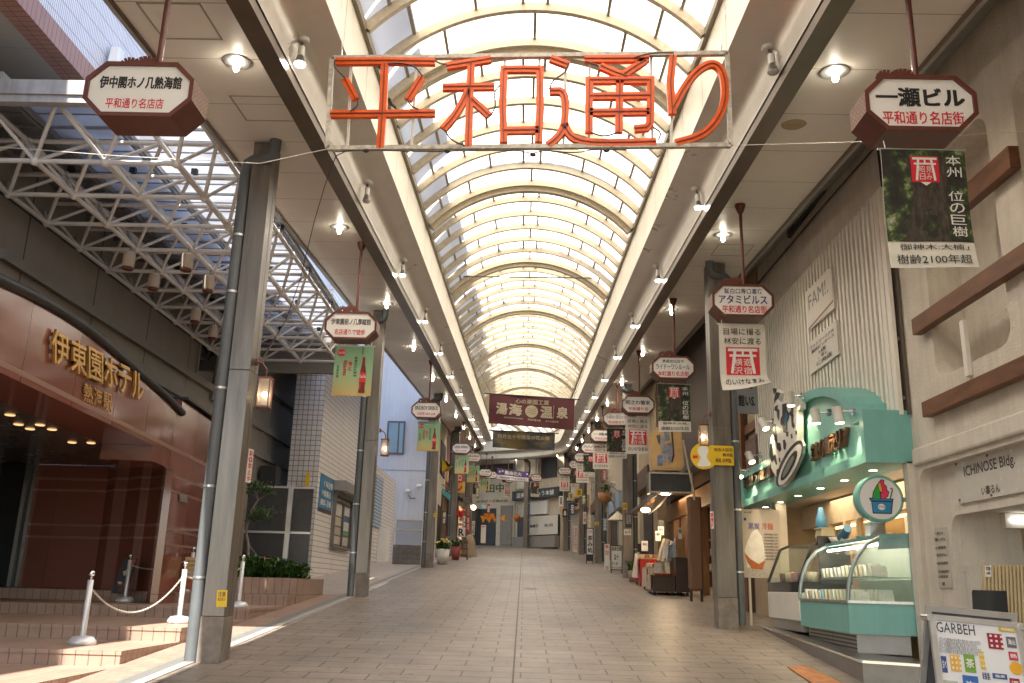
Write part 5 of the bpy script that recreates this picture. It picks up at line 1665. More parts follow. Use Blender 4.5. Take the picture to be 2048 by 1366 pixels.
# ------------------------------------------------------------------ white tiled building past the hotel
M_wt = tiles('white_long_tiles', 'YZ', (0.70, 0.65, 0.60), (0.66, 0.61, 0.565), (0.22, 0.19, 0.17), 9.0, 0.155, 0.0, 0.010, 0.4, 0.3, 0.08)
M_wtx = tiles('white_square_tiles', 'XZ', (0.66, 0.62, 0.59), (0.62, 0.58, 0.555), (0.20, 0.18, 0.165), 0.155, 0.155, 0.0, 0.011, 0.4, 0.3, 0.08)
XT = -6.2
tb = thing('tiled_building', 'white tiled corner building with blue sign and glazed notice board', 'building', (XT, 30, 1.8))
ztall = 11.5
def corner_block(name, x0, x1, y0, y1, z0, z1, par, mside=None, mfront=None):
    m = MB()
    m.cur = 0; m.quad((x1, y0, z0), (x1, y1, z0), (x1, y1, z1), (x1, y0, z1)); m.quad((x0, y1, z0), (x0, y0, z0), (x0, y0, z1), (x0, y1, z1))
    m.cur = 1; m.quad((x0, y0, z0), (x1, y0, z0), (x1, y0, z1), (x0, y0, z1)); m.quad((x1, y1, z0), (x0, y1, z0), (x0, y1, z1), (x1, y1, z1))
    m.cur = 2; m.quad((x0, y0, z1), (x1, y0, z1), (x1, y1, z1), (x0, y1, z1))
    return m.build(name, [mside or M_wt, mfront or M_wtx, M_white], par)
xl = aY(600, 1135, 27).x
corner_block('tall_wall', -7.1, XT, 27.0, 33.2, 1.0, ztall, tb)
corner_block('low_wall', -7.4, XT - .003, 33.2, 43.6, 1.0, 6.45, tb)
fc = quad_face(aX(636, 1021, XT + .02), aX(662, 1030, XT + .02), aX(643, 946, XT + .02))
MB().slab([fc.p(0, 0), fc.p(1, 0), fc.p(1, 1), fc.p(0, 1)], fc.n * -.03).build('blue_sign', mat('sign_blue', (0.02, 0.16, 0.30), .4, var=.06), tb)
m = MB(); write(m, fc, 'く味自慢', .25, .68, .92, .86, d=.004, bold=.02); write(m, fc, '1F食事処', .15, .42, .85, .60, d=.004, bold=.02); write(m, fc, '80-38', .12, .18, .9, .34, d=.004, bold=.02); m.build('sign_lettering', M_print, tb)
m = MB(); patch(m, fc, 0, 0, 1, .10, .003); m.build('sign_strip', mat('strip_black', (.04, .03, .03), .5, var=0), tb)
# notice board
nbd = [aX(*p, XT) for p in ((658, 1100), (691, 1105), (674, 966), (704, 980))]
y0, y1 = nbd[0].y, nbd[1].y + .3; z0, z1 = 3.0 + .03, nbd[2].z - .3
z0 = aX(660, 1095, XT).z
m = MB(); m.box((XT, y0, z0), (XT + .12, y0 + .09, z1)); m.box((XT, y1 - .09, z0), (XT + .12, y1, z1)); m.box((XT, y0 + .09, z0), (XT + .12, y1 - .09, z0 + .09)); m.box((XT, y0 + .09, z1 - .09), (XT + .12, y1 - .09, z1)); m.box((XT, (y0 + y1) / 2 - .02, z0 + .09), (XT + .10, (y0 + y1) / 2 + .02, z1 - .3))
nb_ = m.build('notice_board', mat('bronze_frame', (.20, .185, .165), .4, metal=.5, var=.1), tb)
MB().box((XT + .003, y0 + .09, z0 + .09), (XT + .03, y1 - .09, z1 - .09)).build('backing', mat('board_dark', (.10, .08, .07), .6), nb_)
MB().box((XT, y0 - .15, z1 + .01), (XT + .42, y1 + .15, z1 + .33)).build('hood', mat('hood_metal', (.30, .28, .255), .4, metal=.5, var=.1), nb_)
fcn = Face((XT + .032, y0 + .09, z0 + .09), (0, 1, 0), (0, 0, 1), y1 - y0 - .18, z1 - z0 - .18, (1, 0, 0))
rr = random.Random(3)
for i, (a0, b0, a1, b1, cl) in enumerate(((.05, .60, .46, .84, (.55, .52, .46)), (.54, .66, .94, .84, (.55, .54, .52)), (.05, .40, .46, .57, (.42, .38, .28)), (.54, .55, .94, .63, (.05, .10, .28)), (.54, .34, .94, .53, (.50, .50, .52)), (.05, .22, .46, .37, (.38, .33, .26)), (.54, .24, .94, .32, (.08, .28, .10)), (.05, .03, .46, .19, (.48, .43, .34)), (.54, .03, .94, .21, (.45, .40, .36)))):
    m = MB(); patch(m, fcn, a0, b0, a1, b1, .004); m.build('notice', mat('notice_paper_%d' % i, cl, .6, var=.25, scale=8), nb_)
m = MB(); write(m, fcn, '熱海駅前平和通り商店会', .08, .89, .92, .95, d=.004); m.build('board_lettering', M_print, nb_)
# sliding lattice door and red notices
q0, q1 = aX(698, 1135, XT), aX(722, 1128, XT)
zd = aX(700, 1010, XT).z
m = MB(); m.box((XT, q0.y, G(0, q0.y).z - .3), (XT + .03, q1.y + .8, zd))
dd = m.build('door', mat('door_recess', (.12, .10, .085), .5, var=.1), tb)
m = MB()
n = 15
for i in range(n):
    y = q0.y + (q1.y + .8 - q0.y) * i / n
    m.box((XT + .03, y, G(0, q0.y).z - .2), (XT + .07, y + .06, zd - .05))
m.build('door_slats', mat('door_slat', (.26, .225, .19), .5, metal=.3, var=.1), dd)
for (x, y, w, h, mt) in ((722, 970, .5, .7, M_steel), (722, 1000, .5, .55, M_red)):
    p = aX(x, y, XT)
    MB().box((XT, p.y, p.z - h), (XT + .05, p.y + w, p.z)).build('wall_plate', mt, tb)
p = aX(752, 1000, XT)
m = MB(); m.box((XT, p.y - .5, p.z - 1.1), (XT + .05, p.y + 1.4, p.z + 1.0)); m.build('striped_blind', tiles('blue_blind', 'YZ', (.04, .18, .34), (.05, .22, .38), (.5, .5, .5), .3, .14, 0, .03, .5, .2), tb)
p = aX(757, 1090, XT); m = MB(); m.box((XT, p.y - .3, G(0, p.y).z - .2), (XT + .35, p.y + .9, p.z + .7)); m.build('white_cabinet', M_white, tb)
# yellow cloth at the corner, dark stair behind
t = thing('yellow_flag', 'yellow cloth strip hanging at the corner of the tiled building', 'flag', aY(610, 1000, 26.9))
m = MB(); P = [aY(*p, 26.9) for p in ((612, 945), (620, 945), (615, 985), (608, 1013), (602, 1013), (609, 985))]
m.slab(P, (0, .02, 0)); m.build('cloth', M_yel, t)
tag(MB().box((-7.72, 26.2, 1.2), (-7.25, 26.8, aY(595, 935, 26.5).z)).build('outdoor_unit', mat('unit_black', (.03, .03, .03), .5, var=.1)), 'black louvred box standing between the hotel and the tiled building', 'outdoor unit')

# ------------------------------------------------------------------ pale blue building that faces the camera
M_blue = mat('pale_blue_render', (0.52, 0.53, 0.57), 0.7, var=0.06, scale=.6, streak=.12)
bb = thing('blue_building', 'pale blue rendered building with one window facing down the street', 'building', (-7, 45, 3))
xr = -4.5
m = MB(); m.box((-22, 45, 1.5), (xr, 60, 30)); m.build('wall', M_blue, bb)
p, q = aY(775, 905, 45), aY(808, 846, 45)
x0, x1, z0, z1 = p.x, q.x, p.z, q.z
m = MB(); m.box((x0 - .08, 44.92, z0 - .08), (x1 + .08, 44.98, z0)); m.box((x0 - .08, 44.92, z1), (x1 + .08, 44.98, z1 + .08)); m.box((x0 - .08, 44.92, z0), (x0, 44.98, z1)); m.box((x1, 44.92, z0), (x1 + .08, 44.98, z1)); m.box(((x0 + x1) / 2 + .1, 44.93, z0), ((x0 + x1) / 2 + .17, 44.98, z1))
w = m.build('window', mat('window_frame_dark', (.10, .10, .11), .4), bb)
MB().box((x0, 44.95, z0), (x1, 44.99, z1)).build('pane', mat('pale_window', (.25, .36, .42), .15, var=.1, scale=.5), w)
m = MB(); zz = aY(820, 942, 45).z; m.box((-22, 44.985, zz), (xr, 44.999, zz + .05)); zz = aY(820, 1060, 45).z; m.box((-22, 44.985, zz), (xr, 44.999, zz + .05)); m.build('wall_joint', mat('joint_blue', (.28, .31, .40), .7, var=0), bb)
for x, y in ((815, 982), (838, 972)):
    c = aY(x, y, 44.9); MB().ball(c, .13, 10, 6, (1, .8, .8)).build('wall_vent', M_white, bb)
m = MB(); c = aY(817, 990, 44.9); m.tube([c, c + Vector((.1, 0, -.15)), c + Vector((.35, 0, -.15))], .03, 6); m.build('vent_pipe', M_seam, bb)
# low block wall with a white fence
t = thing('block_wall', 'low grey concrete block wall below the pale blue house', 'wall', (-4.7, 37.8, 2.5))
x0, x1 = -5.32, -4.18
z1 = aY(815, 1090, 37.5).z
MB().box((x0, 37.6, 2.2), (x1, 37.9, z1)).build('blocks', tiles('concrete_block', 'XZ', (.20, .19, .185), (.17, .165, .16), (.10, .10, .10), .4, .2, .5, .01, .85, .5, .25), t)
t = thing('white_fence', 'white rail fence standing on the low block wall', 'fence', (-4.7, 37.75, z1))
m = MB()
zt = aY(815, 1040, 37.5).z; zm = aY(815, 1060, 37.5).z
m.box((x0, 37.7, zt), (x1 + .05, 37.76, zt + .06)); m.box((x0, 37.7, zm), (x1 + .05, 37.76, zm + .05))
m.build('rail', M_white, t)
for x in (x0, x1):
    MB().box((x, 37.69, z1 - (.9 if x == x1 else 0)), (x + .07, 37.77, zt + .05)).build('fence_post', M_white, t)
MB().quad((x0, 37.74, z1), (x1, 37.74, z1), (x1, 37.74, zt), (x0, 37.74, zt)).build('mesh_panel', pane('fence_mesh', (.7, .72, .78), .55, .5, (.45, .47, .52)), t)

# ------------------------------------------------------------------ shops beyond on the left
XL = -4.35
M_cwall = mat('cream_render', (.55, .48, .38), .7, var=.12, scale=2)
M_wood = mat('dark_wood', (.10, .055, .03), .5, var=.3, scale=3, stretch=(6, 6, .8))
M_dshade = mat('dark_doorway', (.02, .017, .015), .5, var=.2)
def block(name, label, y0, y1, z1, mt, x=XL, cat='shop building'):
    t = thing(name, label, cat, (x, (y0 + y1) / 2, T * y0))
    m = MB(); m.box((x - 6, y0, T * y0 - .5), (x, y1, z1)); m.build('wall', mt, t)
    return t
def sidebox(t, name, mt, x, y0, y1, h0, h1, th=.05):
    """a box standing proud of a street-side wall on the left; heights above the street"""
    zz = T * y0
    return MB().box((x, y0, zz + h0), (x + th, y1, zz + h1)).build(name, mt, t)
sh1 = block('corner_shop', 'narrow cream shop with dark glazed door beside the pale blue wall', 45.3, 49.5, 13, M_cwall)
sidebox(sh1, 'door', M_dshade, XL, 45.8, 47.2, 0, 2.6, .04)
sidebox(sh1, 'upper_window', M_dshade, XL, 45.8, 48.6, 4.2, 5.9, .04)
sidebox(sh1, 'shutter_panel', M_wood, XL, 47.6, 49.2, 0, 3.2, .05)
sh2 = block('restaurant_front', 'red trimmed restaurant front with dark tiled eave', 49.6, 58, 13, mat('red_shop_wall', (.22, .06, .04), .6, var=.2))
rf = MB(); y0, y1 = 49.8, 57.8; zz = T * 50
rf.add([(XL, y0, zz + 3.5), (XL + 1.0, y0, zz + 3.0), (XL + 1.0, y1, zz + 3.4), (XL, y1, zz + 3.9), (XL, y0, zz + 3.3), (XL + 1.0, y0, zz + 2.85), (XL + 1.0, y1, zz + 3.25), (XL, y1, zz + 3.7)], [(0, 1, 2, 3), (7, 6, 5, 4), (0, 4, 5, 1), (1, 5, 6, 2), (2, 6, 7, 3)])
rf.build('eave_roof', M_black, sh2)
fcx = Face((XL + .06, 50.0, zz + 3.95), (0, 1, 0), (0, 0, 1), 6.5, 1.1, (1, 0, 0))
MB().slab([fcx.p(0, 0), fcx.p(1, 0), fcx.p(1, 1), fcx.p(0, 1)], (-.08, 0, 0)).build('fascia_board', mat('shop_cream', (.6, .5, .3), .5, var=.1), sh2)
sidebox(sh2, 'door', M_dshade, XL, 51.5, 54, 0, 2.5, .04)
sidebox(sh2, 'wood_screen', M_wood, XL, 54.3, 57.5, 0, 2.6, .06)
def facing_sign(name, label, px, Y, z0off=None, body=None, mt=None, ink=None, th=.08, cat='sign', group=None, bold=.03, vertical=False, box=(.1, .2, .9, .8), extra=None):
    """a sign board square to the street, measured at its own distance"""
    (x0, y0), (x1, y1) = px         # lower left, upper right
    a, b = aY(x0, y0, Y), aY(x1, y1, Y)
    t = thing(name, label, cat, (a + b) / 2, group)
    MB().box((a.x, Y, a.z), (b.x, Y + th, b.z)).build('panel', mt, t, bevel=.008)
    fc = Face((a.x, Y, a.z), (1, 0, 0), (0, 0, 1), b.x - a.x, b.z - a.z, (0, -1, 0))
    if body:
        for bd in ([body] if isinstance(body, str) else body):
            m = MB()
            if isinstance(bd, tuple): (column if vertical else write)(m, fc, bd[0], *bd[1], d=.006, bold=bold)
            else: (column if vertical else write)(m, fc, bd, *box, d=.006, bold=bold)
            m.build('lettering', ink or M_ink, t)
    return t, fc
M_signred = mat('sign_red', (.55, .03, .02), .5, var=.08)
M_signyel = mat('sign_yellow_cream', (.70, .45, .10), .5, var=.08)
facing_sign('projecting_sign', 'red shop sign with white writing behind the bottle banners', ((897, 965), (926, 928)), 50.5, body='食堂口', mt=M_signred, ink=M_print, box=(.08, .1, .92, .42))
t, fc = facing_sign('projecting_sign', 'yellow food picture sign under the red shop sign', ((902, 985), (930, 964)), 51.0, mt=M_signyel)
m = MB()
for i in range(10):
    a0, a1 = math.pi * (1.05 + .09 * i), math.pi * (1.05 + .09 * (i + 1))
    q = lambda a, r: fc.p(.5 + .34 * r * math.cos(a), .72 + .55 * r * math.sin(a), .006)
    m.quad(q(a0, .7), q(a0, 1), q(a1, 1), q(a1, .7))
m.build('bowl_picture', M_signred, t)
t = thing('yellow_pennant', 'plain yellow cloth pennant beside the third hotel side post', 'flag', aY(892, 935, 46.5))
m = MB(); m.slab([aY(*p, 46.5) for p in ((884, 945), (902, 932), (899, 940), (887, 915))][:3] + [aY(885, 915, 46.5)], (0, .03, 0)); m.build('cloth', M_yel, t)
t = thing('teal_flag', 'teal cloth flag on a short pole beside the third hotel side post', 'flag', aY(892, 990, 46))
m = MB(); m.slab([aY(*p, 46) for p in ((882, 985), (885, 976), (902, 991), (899, 1001))], (0, .03, 0)); m.build('cloth', mat('teal_cloth', (.08, .32, .33), .7, var=.1), t)
MB().tube([aY(884, 968, 46), aY(904, 985, 46)], .02, 6).build('pole', M_wire, t)
# posters and goods at the restaurant front
for i, (x0, y0, x1, y1, Y, body, mt, ink, lb) in enumerate(((914, 1128, 930, 1098, 49.0, None, M_signyel, M_ink, 'yellow cream poster at the restaurant front'),
        (914, 1074, 931, 1055, 49.1, 'R', M_print, M_ink, 'white poster with black letter mark at the restaurant front'),
        (916, 1052, 930, 1046, 49.2, '本日', M_print, M_red, 'small white notice with red writing at the restaurant front'),
        (918, 1043, 930, 1032, 49.2, '営業', M_print, M_red, 'upper white notice with red writing at the restaurant front'),
        (902, 1009, 912, 996, 48.6, '酒', M_signred, M_print, 'red hanging notice under the dark eave'))):
    facing_sign('shop_poster', lb, ((x0, y0), (x1, y1)), Y, body=body, mt=mt, ink=ink, th=.03, cat='poster', box=(.2, .15, .8, .85))
t = thing('red_blossoms', 'bunch of red paper blossoms under the restaurant eave', 'decoration', aY(922, 1027, 48.9))
m = MB(); rr = random.Random(9)
for i in range(14): m.ball(aY(914 + rr.uniform(0, 16), 1022 + rr.uniform(0, 10), 48.8), .10, 6, 4)
m.build('blossom', M_signred, t)
def pot_plant(label, x, y, Y, potm, r, h, n, mfl=None):
    c = G(aY(x, y, Y).x, Y, 0)
    t = thing('potted_plant', label, 'potted plant', c)
    MB().lathe([(.001, 0), (r * .7, 0), (r, h), (r * .9, h), (r * .85, h - .05), (.001, h - .05)], (0, 0, 0), 18).build('pot', potm, t, False)
    q = tuft_mesh(rr, r * 1.0, .25, n, .26, .09)
    q.v = [v + Vector((0, 0, h - .06)) for v in q.v]
    q.build('foliage', M_leafs, t, False)
    if mfl:
        m = MB()
        for i in range(26): m.ball((rr.uniform(-r, r), rr.uniform(-r, r), h + rr.uniform(.15, .42)), .045, 6, 4)
        m.build('blossom', mfl, t, False)
    return t
pot_plant('white round planter of yellow green flowers beside the third hotel side post', 885, 1120, 38.6, M_white, .30, .62, 150, mat('yellow_petal', (.6, .5, .12), .6, var=.2))
pot_plant('red pot with dark plant before the restaurant', 911, 1118, 43.5, mat('red_pot', (.30, .06, .05), .5, var=.1), .24, .62, 90)
t = thing('menu_stand', 'folding dark wood rack beside the red pot', 'rack', G(aY(924, 1118, 44).x, 44, 0))
m = MB()
for x in (-.25, .25): m.bar((x, 0, 0), (x - .1, .2, 1.0), .05, .05)
for h in (.2, .5, .8): m.bar((-.3, .05 + .1 * h, h), (.25, .05 + .1 * h, h), .04, .1)
m.build('frame', M_wood, t, False)
t = thing('covered_goods', 'beige cloth covered goods heaped at the restaurant corner', 'goods', G(aY(938, 1110, 48).x, 48, 0))
MB().lathe([(.001, 1.15), (.16, 1.1), (.30, .75), (.36, .35), (.42, 0)], (0, 0, 0), 12).build('cover', mat('beige_cover', (.30, .22, .15), .8, var=.2, bump=.3), t, False)
sh3 = block('lantern_shop', 'dark timber shop with warm lamps past the restaurant', 58.1, 66, 13, mat('brown_shop_wall', (.14, .09, .06), .6, var=.2), x=-4.2)
sidebox(sh3, 'window', mat('lit_shop_window', (.3, .17, .07), .6, emit=.25, ecol=(1, .6, .25), var=.4, scale=2), -4.2, 58.6, 61.5, .8, 2.8)
p = aY(947, 1015, 57.6)
t = thing('hanging_lamp', 'warm globe lamp outside the dark timber shop', 'lamp', p)
MB().ball(p, .16, 10, 8).build('globe', glow('warm_globe', (1, .72, .35), 4), t); MB().tube([p + Vector((0, 0, .16)), p + Vector((-.3, 0, .7))], .015, 6).build('arm', M_wire, t)
facing_sign('standing_sign', 'white box sign with red top standing past the dark timber shop', ((961, 1086), (972, 1050)), 60.5, body=[('営業中', (.1, .86, .9, .95))], mt=M_print, ink=M_red, th=.3)
facing_sign('projecting_sign', 'small pale blue sign high past the dark timber shop', ((961, 1018), (973, 1008)), 60, body='TEA', mt=mat('sign_paleblue', (.18, .42, .50), .5, var=.05), ink=M_print)
facing_sign('projecting_sign', 'small red vertical sign past the dark timber shop', ((974, 1028), (980, 1008)), 61, body='酒', mt=M_signred, ink=M_print)
t = thing('orange_bunting', 'orange bunting flags strung over the far left shops', 'bunting', aY(975, 1035, 62))
m = MB(); rr = random.Random(2)
for i in range(16):
    c = aY(964 + i * 1.6, 1036 + 5 * math.sin(i * .9), 62); s_ = .14
    m.add([c + Vector((-s_, 0, s_)), c + Vector((s_, 0, s_)), c + Vector((rr.uniform(-.08, .08), .05, -s_ * 1.2)), c + Vector((0, .03, s_ * .5))], [(0, 2, 1), (0, 3, 2)])
m.build('flag', mat('orange_flag', (.75, .28, .01), .6, var=.15), t)
MB().tube([aY(962, 1030, 62), aY(992, 1036, 62)], .012, 5).build('cord', M_wire, t)
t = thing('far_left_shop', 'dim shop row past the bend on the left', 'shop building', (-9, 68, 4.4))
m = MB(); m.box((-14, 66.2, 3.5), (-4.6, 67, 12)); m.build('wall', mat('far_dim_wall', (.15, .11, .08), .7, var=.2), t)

# ------------------------------------------------------------------ stucco building on the right
M_stuc = mat('cream_stucco', (0.66, 0.60, 0.51), 0.9, var=0.10, scale=2.2, bump=0.6, bscale=38, streak=.13)
M_stuc2 = mat('smooth_stucco', (0.66, 0.61, 0.53), 0.85, var=0.08, scale=2, bump=0.35, bscale=50, streak=.12)
M_timber = mat('brown_stained_timber', (0.15, 0.058, 0.023), 0.5, var=0.35, scale=3, stretch=(4, 0.7, 4))
XW5 = 5.0

def holed(name, X, outer, holes, par, mt, depth=0.0):
    """upright wall in the plane x = X (points are (y, z)) with openings; depth gives the openings their reveals"""
    bm = bmesh.new()
    edges = []
    for loop in [outer] + holes:
        vs = [bm.verts.new((X, y, z)) for y, z in loop]
        edges += [bm.edges.new((vs[i], vs[(i + 1) % len(vs)])) for i in range(len(vs))]
    bmesh.ops.triangle_fill(bm, use_beauty=True, use_dissolve=False, edges=edges)
    bmesh.ops.recalc_face_normals(bm, faces=bm.faces)
    m = MB()
    m.add([v.co.copy() for v in bm.verts], [[v.index for v in f.verts] for f in bm.faces] if not bm.verts.index_update() else [])
    bm.free()
    if depth:
        for loop in holes:
            k = len(loop)
            m.add([(X, y, z) for y, z in loop] + [(X + depth, y, z) for y, z in loop], [(i, (i + 1) % k, k + (i + 1) % k, k + i) for i in range(k)], True)
    return m.build(name, mt, par)

def rrect(y0, y1, z0, z1, r, n=6, corners=(1, 1, 1, 1)):
    P = []
    for (cy, cz, a0), c in zip(((y1 - r, z1 - r, 0), (y0 + r, z1 - r, 90), (y0 + r, z0 + r, 180), (y1 - r, z0 + r, 270)), corners):
        if c:
            for i in range(n + 1):
                a = R(a0 + 90 * i / n); P.append((cy + r * math.cos(a), cz + r * math.sin(a)))
        else:
            P.append((cy + (r if a0 in (0, 270) else -r), cz + (r if a0 in (0, 90) else -r)))
    return P
stu = thing('stucco_building', 'cream stucco building with timber rails and rounded recesses on the right', 'building', (XW5, 9, .6))
ya, yb_ = aX(2000, 480, XW5).y, aX(1862, 640, XW5).y
za, zb2 = 4.28, aX(1930, 262, XW5).z
holed('upper_wall', XW5, [(-36, 3.42), (19.2, 3.42), (19.2, 12.5), (-36, 12.5)], [rrect(ya, yb_, za, zb2, .22), rrect(3.5, ya - .55, za, zb2, .22)], stu, M_stuc, .42)
MB().quad((XW5 + .42, 2, 3.6), (XW5 + .42, 13, 3.6), (XW5 + .42, 13, 9), (XW5 + .42, 2, 9)).build('recess_back', M_stuc, stu)
m = MB(); m.box((XW5 + .40, aX(2008, 480, XW5 + .42).y, za), (XW5 + .418, aX(2008, 480, XW5 + .42).y + .012, zb2)); m.build('recess_groove', M_seam, stu)
# ledge above the ground floor
zl = aX(1830, 896, XW5 - .06).z
m = MB(); m.box((XW5 - .07, -6, zl - .22), (XW5 + .2, aX(1828, 960, XW5 - .06).y, zl)); m.build('string_course', M_stuc2, stu, bevel=.03)
# ground floor: shallow recess, then the entrance
yA = aX(1850, 1050, XW5).y
holed('ground_wall', XW5 - .02, [(-36, -3), (11.62, -3), (11.62, zl - .1), (-36, zl - .1)], [rrect(-4, yA, -.9, zl - .28, .20)], stu, M_stuc2, .14)
X6 = XW5 + .12
yB = aX(1908, 1100, X6).y; zB = aX(1960, 1022, X6).z
holed('inner_wall', X6, [(-6, -1), (12, -1), (12, 3.6), (-6, 3.6)], [rrect(6.0, yB, -.9, zB, .18)], stu, M_stuc2, .10)
m = MB(); m.box((X6 + .1, yB + .02, -.5), (X6 + 2.6, yB + .3, 3.2)); m.box((X6 + 2.4, 4, -.5), (X6 + 2.6, yB + .02, 3.2)); m.box((X6 + .1, 4, zB + .05), (X6 + 2.6, yB + .3, zB + .2)); m.build('entrance_hall', M_stuc2, stu)
# rails
for (x0, y0, x1, y1, h) in ((1910, 410, 2022, 330, .25), (1825, 655, 2085, 485, .21), (1845, 820, 2085, 725, .19)):
    a = aX(x0, y0, XW5 - .12); b = aX(x1, y1, XW5 - .12)
    z = a.z
    MB().box((XW5 - .13, b.y if x0 == 1910 else b.y - 1.2, z - h * .5), (XW5 - .015, a.y, z + h * .5)).build('timber_rail', M_timber, stu, bevel=.008)
p = aX(1935, 735, XW5 - .03)
MB().box((XW5 - .05, p.y - .05, p.z - .1), (XW5 - .004, p.y + .04, p.z + .55)).build('cable_cover', M_white, stu)
# name plate
pl_a = aX(1908, 923, X6 - .03); pl_b = aX(1918, 1008, X6 - .03)
fc = Face((X6 - .03, pl_a.y, pl_b.z), (0, -1, 0), (0, 0, 1), 1.75, pl_a.z - pl_b.z, (-1, 0, 0))
npl = MB().slab([fc.p(0, 0), fc.p(1, 0), fc.p(1, 1), fc.p(0, 1)], (.025, 0, 0)).build('name_plate', mat('ivory_plate', (.60, .57, .51), .25, var=.03), stu)
fr = lambda x, y: ((pl_a.y - aX(x, y, X6 - .03).y) / 1.75, (aX(x, y, X6 - .03).z - pl_b.z) / (pl_a.z - pl_b.z))
a0, b0 = fr(1930, 960); a1, _ = fr(2033, 942); b1 = fr(1930, 934)[1]
m = MB(); write(m, fc, 'ICHINOSE Bldg.', a0, b0, a1, b1 + .02, d=.003, bold=.012); a2, b2 = fr(1964, 988); a3, _ = fr(2000, 975); write(m, fc, 'い壽るん', a2, b2 - .04, a3, b2 + .16, d=.003, bold=.01); m.build('plate_lettering', mat('plate_ink', (.05, .03, .03), .4, var=0), npl)
m = MB()
for a, b in ((.03, .92), (.03, .08), (.45, .92), (.45, .05), (.97, .92), (.97, .08)): m.lathe([(.001, -.015), (.014, -.012), (.014, 0)], fc.p(a, b, 0), 8, axis='x')
m.build('plate_studs', M_seam, npl)
# directory plate
p, q = aX(1862, 1058, X6 - .02), aX(1903, 1176, X6 - .02)
fc = Face((X6 - .015, p.y, q.z), (0, -1, 0), (0, 0, 1), p.y - q.y, p.z - q.z, (-1, 0, 0))
dpl = MB().slab([fc.p(0, 0), fc.p(1, 0), fc.p(1, 1), fc.p(0, 1)], (.012, 0, 0)).build('directory_plate', mat('ivory_plate2', (.55, .51, .44), .3, var=.05), stu)
m = MB()
for s_, b, w in (('一瀬ビル', .88, .6), ('案 内', .78, .7), ('3F 事務所', .64, .75), ('2F 美容室サロン', .52, .8), ('2F 英会話教室', .38, .8), ('1F 熱海物産店', .24, .8), ('1F 喫茶室', .16, .7), ('■', .04, .16)):
    write(m, fc, s_, .5 - w / 2, b, .5 + w / 2, b + .055, d=.003)
m.build('plate_lettering', mat('plate_ink_grey', (.14, .12, .11), .5, var=0), dpl)
# fluorescent lamp in the entrance
p = aY(2006, 1042, 9.7)
t = thing('fluorescent_lamp', 'lit fluorescent tube lamp inside the stucco entrance', 'lamp', (p.x, yB, p.z))
p = aY(2004, 1041, yB - .02)
MB().box((p.x, yB - .10, p.z - .09), (p.x + 1.1, yB + .018, p.z + .08)).build('housing', M_white, t)
MB().tube([(p.x + .06, yB - .12, p.z), (p.x + 1.04, yB - .12, p.z)], .03, 10).build('tube', glow('fluorescent', (1, .97, .9), 1.6), t)
# ribbed tan panel and a dark glossy panel leaning in the entrance
def leaning(name, label, cat, pts, Y, lean, mt, th=.03):
    bl, br, tl = aY(*pts[0], Y), aY(*pts[1], Y), aY(*pts[2], Y)
    tl.y += lean; t = thing(name, label, cat, (bl + br) / 2)
    fc = quad_face(bl, br, tl)
    MB().slab([fc.p(0, 0), fc.p(1, 0), fc.p(1, 1), fc.p(0, 1)], -fc.n * th).build('panel', mt, t)
    return t, fc
t, fc = leaning('ribbed_panel', 'tan ribbed panel with small white tag leaning in the stucco entrance', 'panel', ((1968, 1260), (2075, 1260), (1990, 1130)), 9.3, .25, mat('tan_panel', (.42, .32, .18), .6, var=.1))
m = MB()
for i in range(14): m.slab([fc.p(i / 14 + .005, .0, .002), fc.p(i / 14 + .045, .0, .002), fc.p(i / 14 + .045, 1, .002), fc.p(i / 14 + .005, 1, .002)], fc.n * .02)
m.build('rib_slats', mat('tan_slat', (.50, .39, .23), .6, var=.1), t)
m = MB(); patch(m, fc, .02, .80, .14, .98, .03); m.build('tag', M_print, t)
m = MB(); write(m, fc, '営業', .035, .90, .125, .96, d=.034); write(m, fc, '10時', .04, .83, .12, .88, d=.034); m.build('lettering', M_ink, t)
t, fc = leaning('glossy_panel', 'dark glossy panel leaning before the tan ribbed panel', 'panel', ((1950, 1262), (2020, 1264), (1966, 1180)), 8.9, .2, mat('dark_gloss', (.03, .033, .035), .08, var=0))

# ------------------------------------------------------------------ A board
M_poster = mat('poster_white', (.72, .72, .74), .3, var=.02)
YA = 6.0
t = thing('a_board', 'silver framed A board headed GARBEH with colourful cards, near the camera', 'A board', G(3.0, YA))
bl, tl, tr = aY(1880, 1420, YA - .16), aY(1857, 1228, YA), aY(2040, 1246, YA - .05)
zg_ = G(0, YA - .2).z + .04
v = (bl - tl).normalized(); bl = tl + v * ((tl.z - zg_) / -v.z); br = tr + (bl - tl)
fc = quad_face(bl, br, tl)
def framed(m, fc, w, d, n):
    for a0, b0, a1, b1 in ((0, 0, w / fc.w, 1), (1 - w / fc.w, 0, 1, 1), (w / fc.w, 0, 1 - w / fc.w, w / fc.h), (w / fc.w, 1 - w / fc.h, 1 - w / fc.w, 1)):
        m.slab([fc.p(a0, b0, d), fc.p(a1, b0, d), fc.p(a1, b1, d), fc.p(a0, b1, d)], n)
m = MB(); framed(m, fc, .035, .008, -fc.n * .03); m.build('frame', M_alu, t)
MB().slab([fc.p(.02, .02), fc.p(.98, .02), fc.p(.98, .98), fc.p(.02, .98)], -fc.n * .015).build('poster_panel', M_poster, t)
back = Face(bl + Vector((0, .62, 0.03)), br - bl, (tl + Vector((0, .06, 0))) - (bl + Vector((0, .62, .03))), fc.w, fc.h)
m = MB(); framed(m, back, .035, 0, back.n * .03); m.build('rear_frame', M_alu, t)
MB().slab([back.p(.02, .02), back.p(.98, .02), back.p(.98, .98), back.p(.02, .98)], back.n * .012).build('rear_panel', mat('board_back', (.12, .12, .13), .5), t)
m = MB()
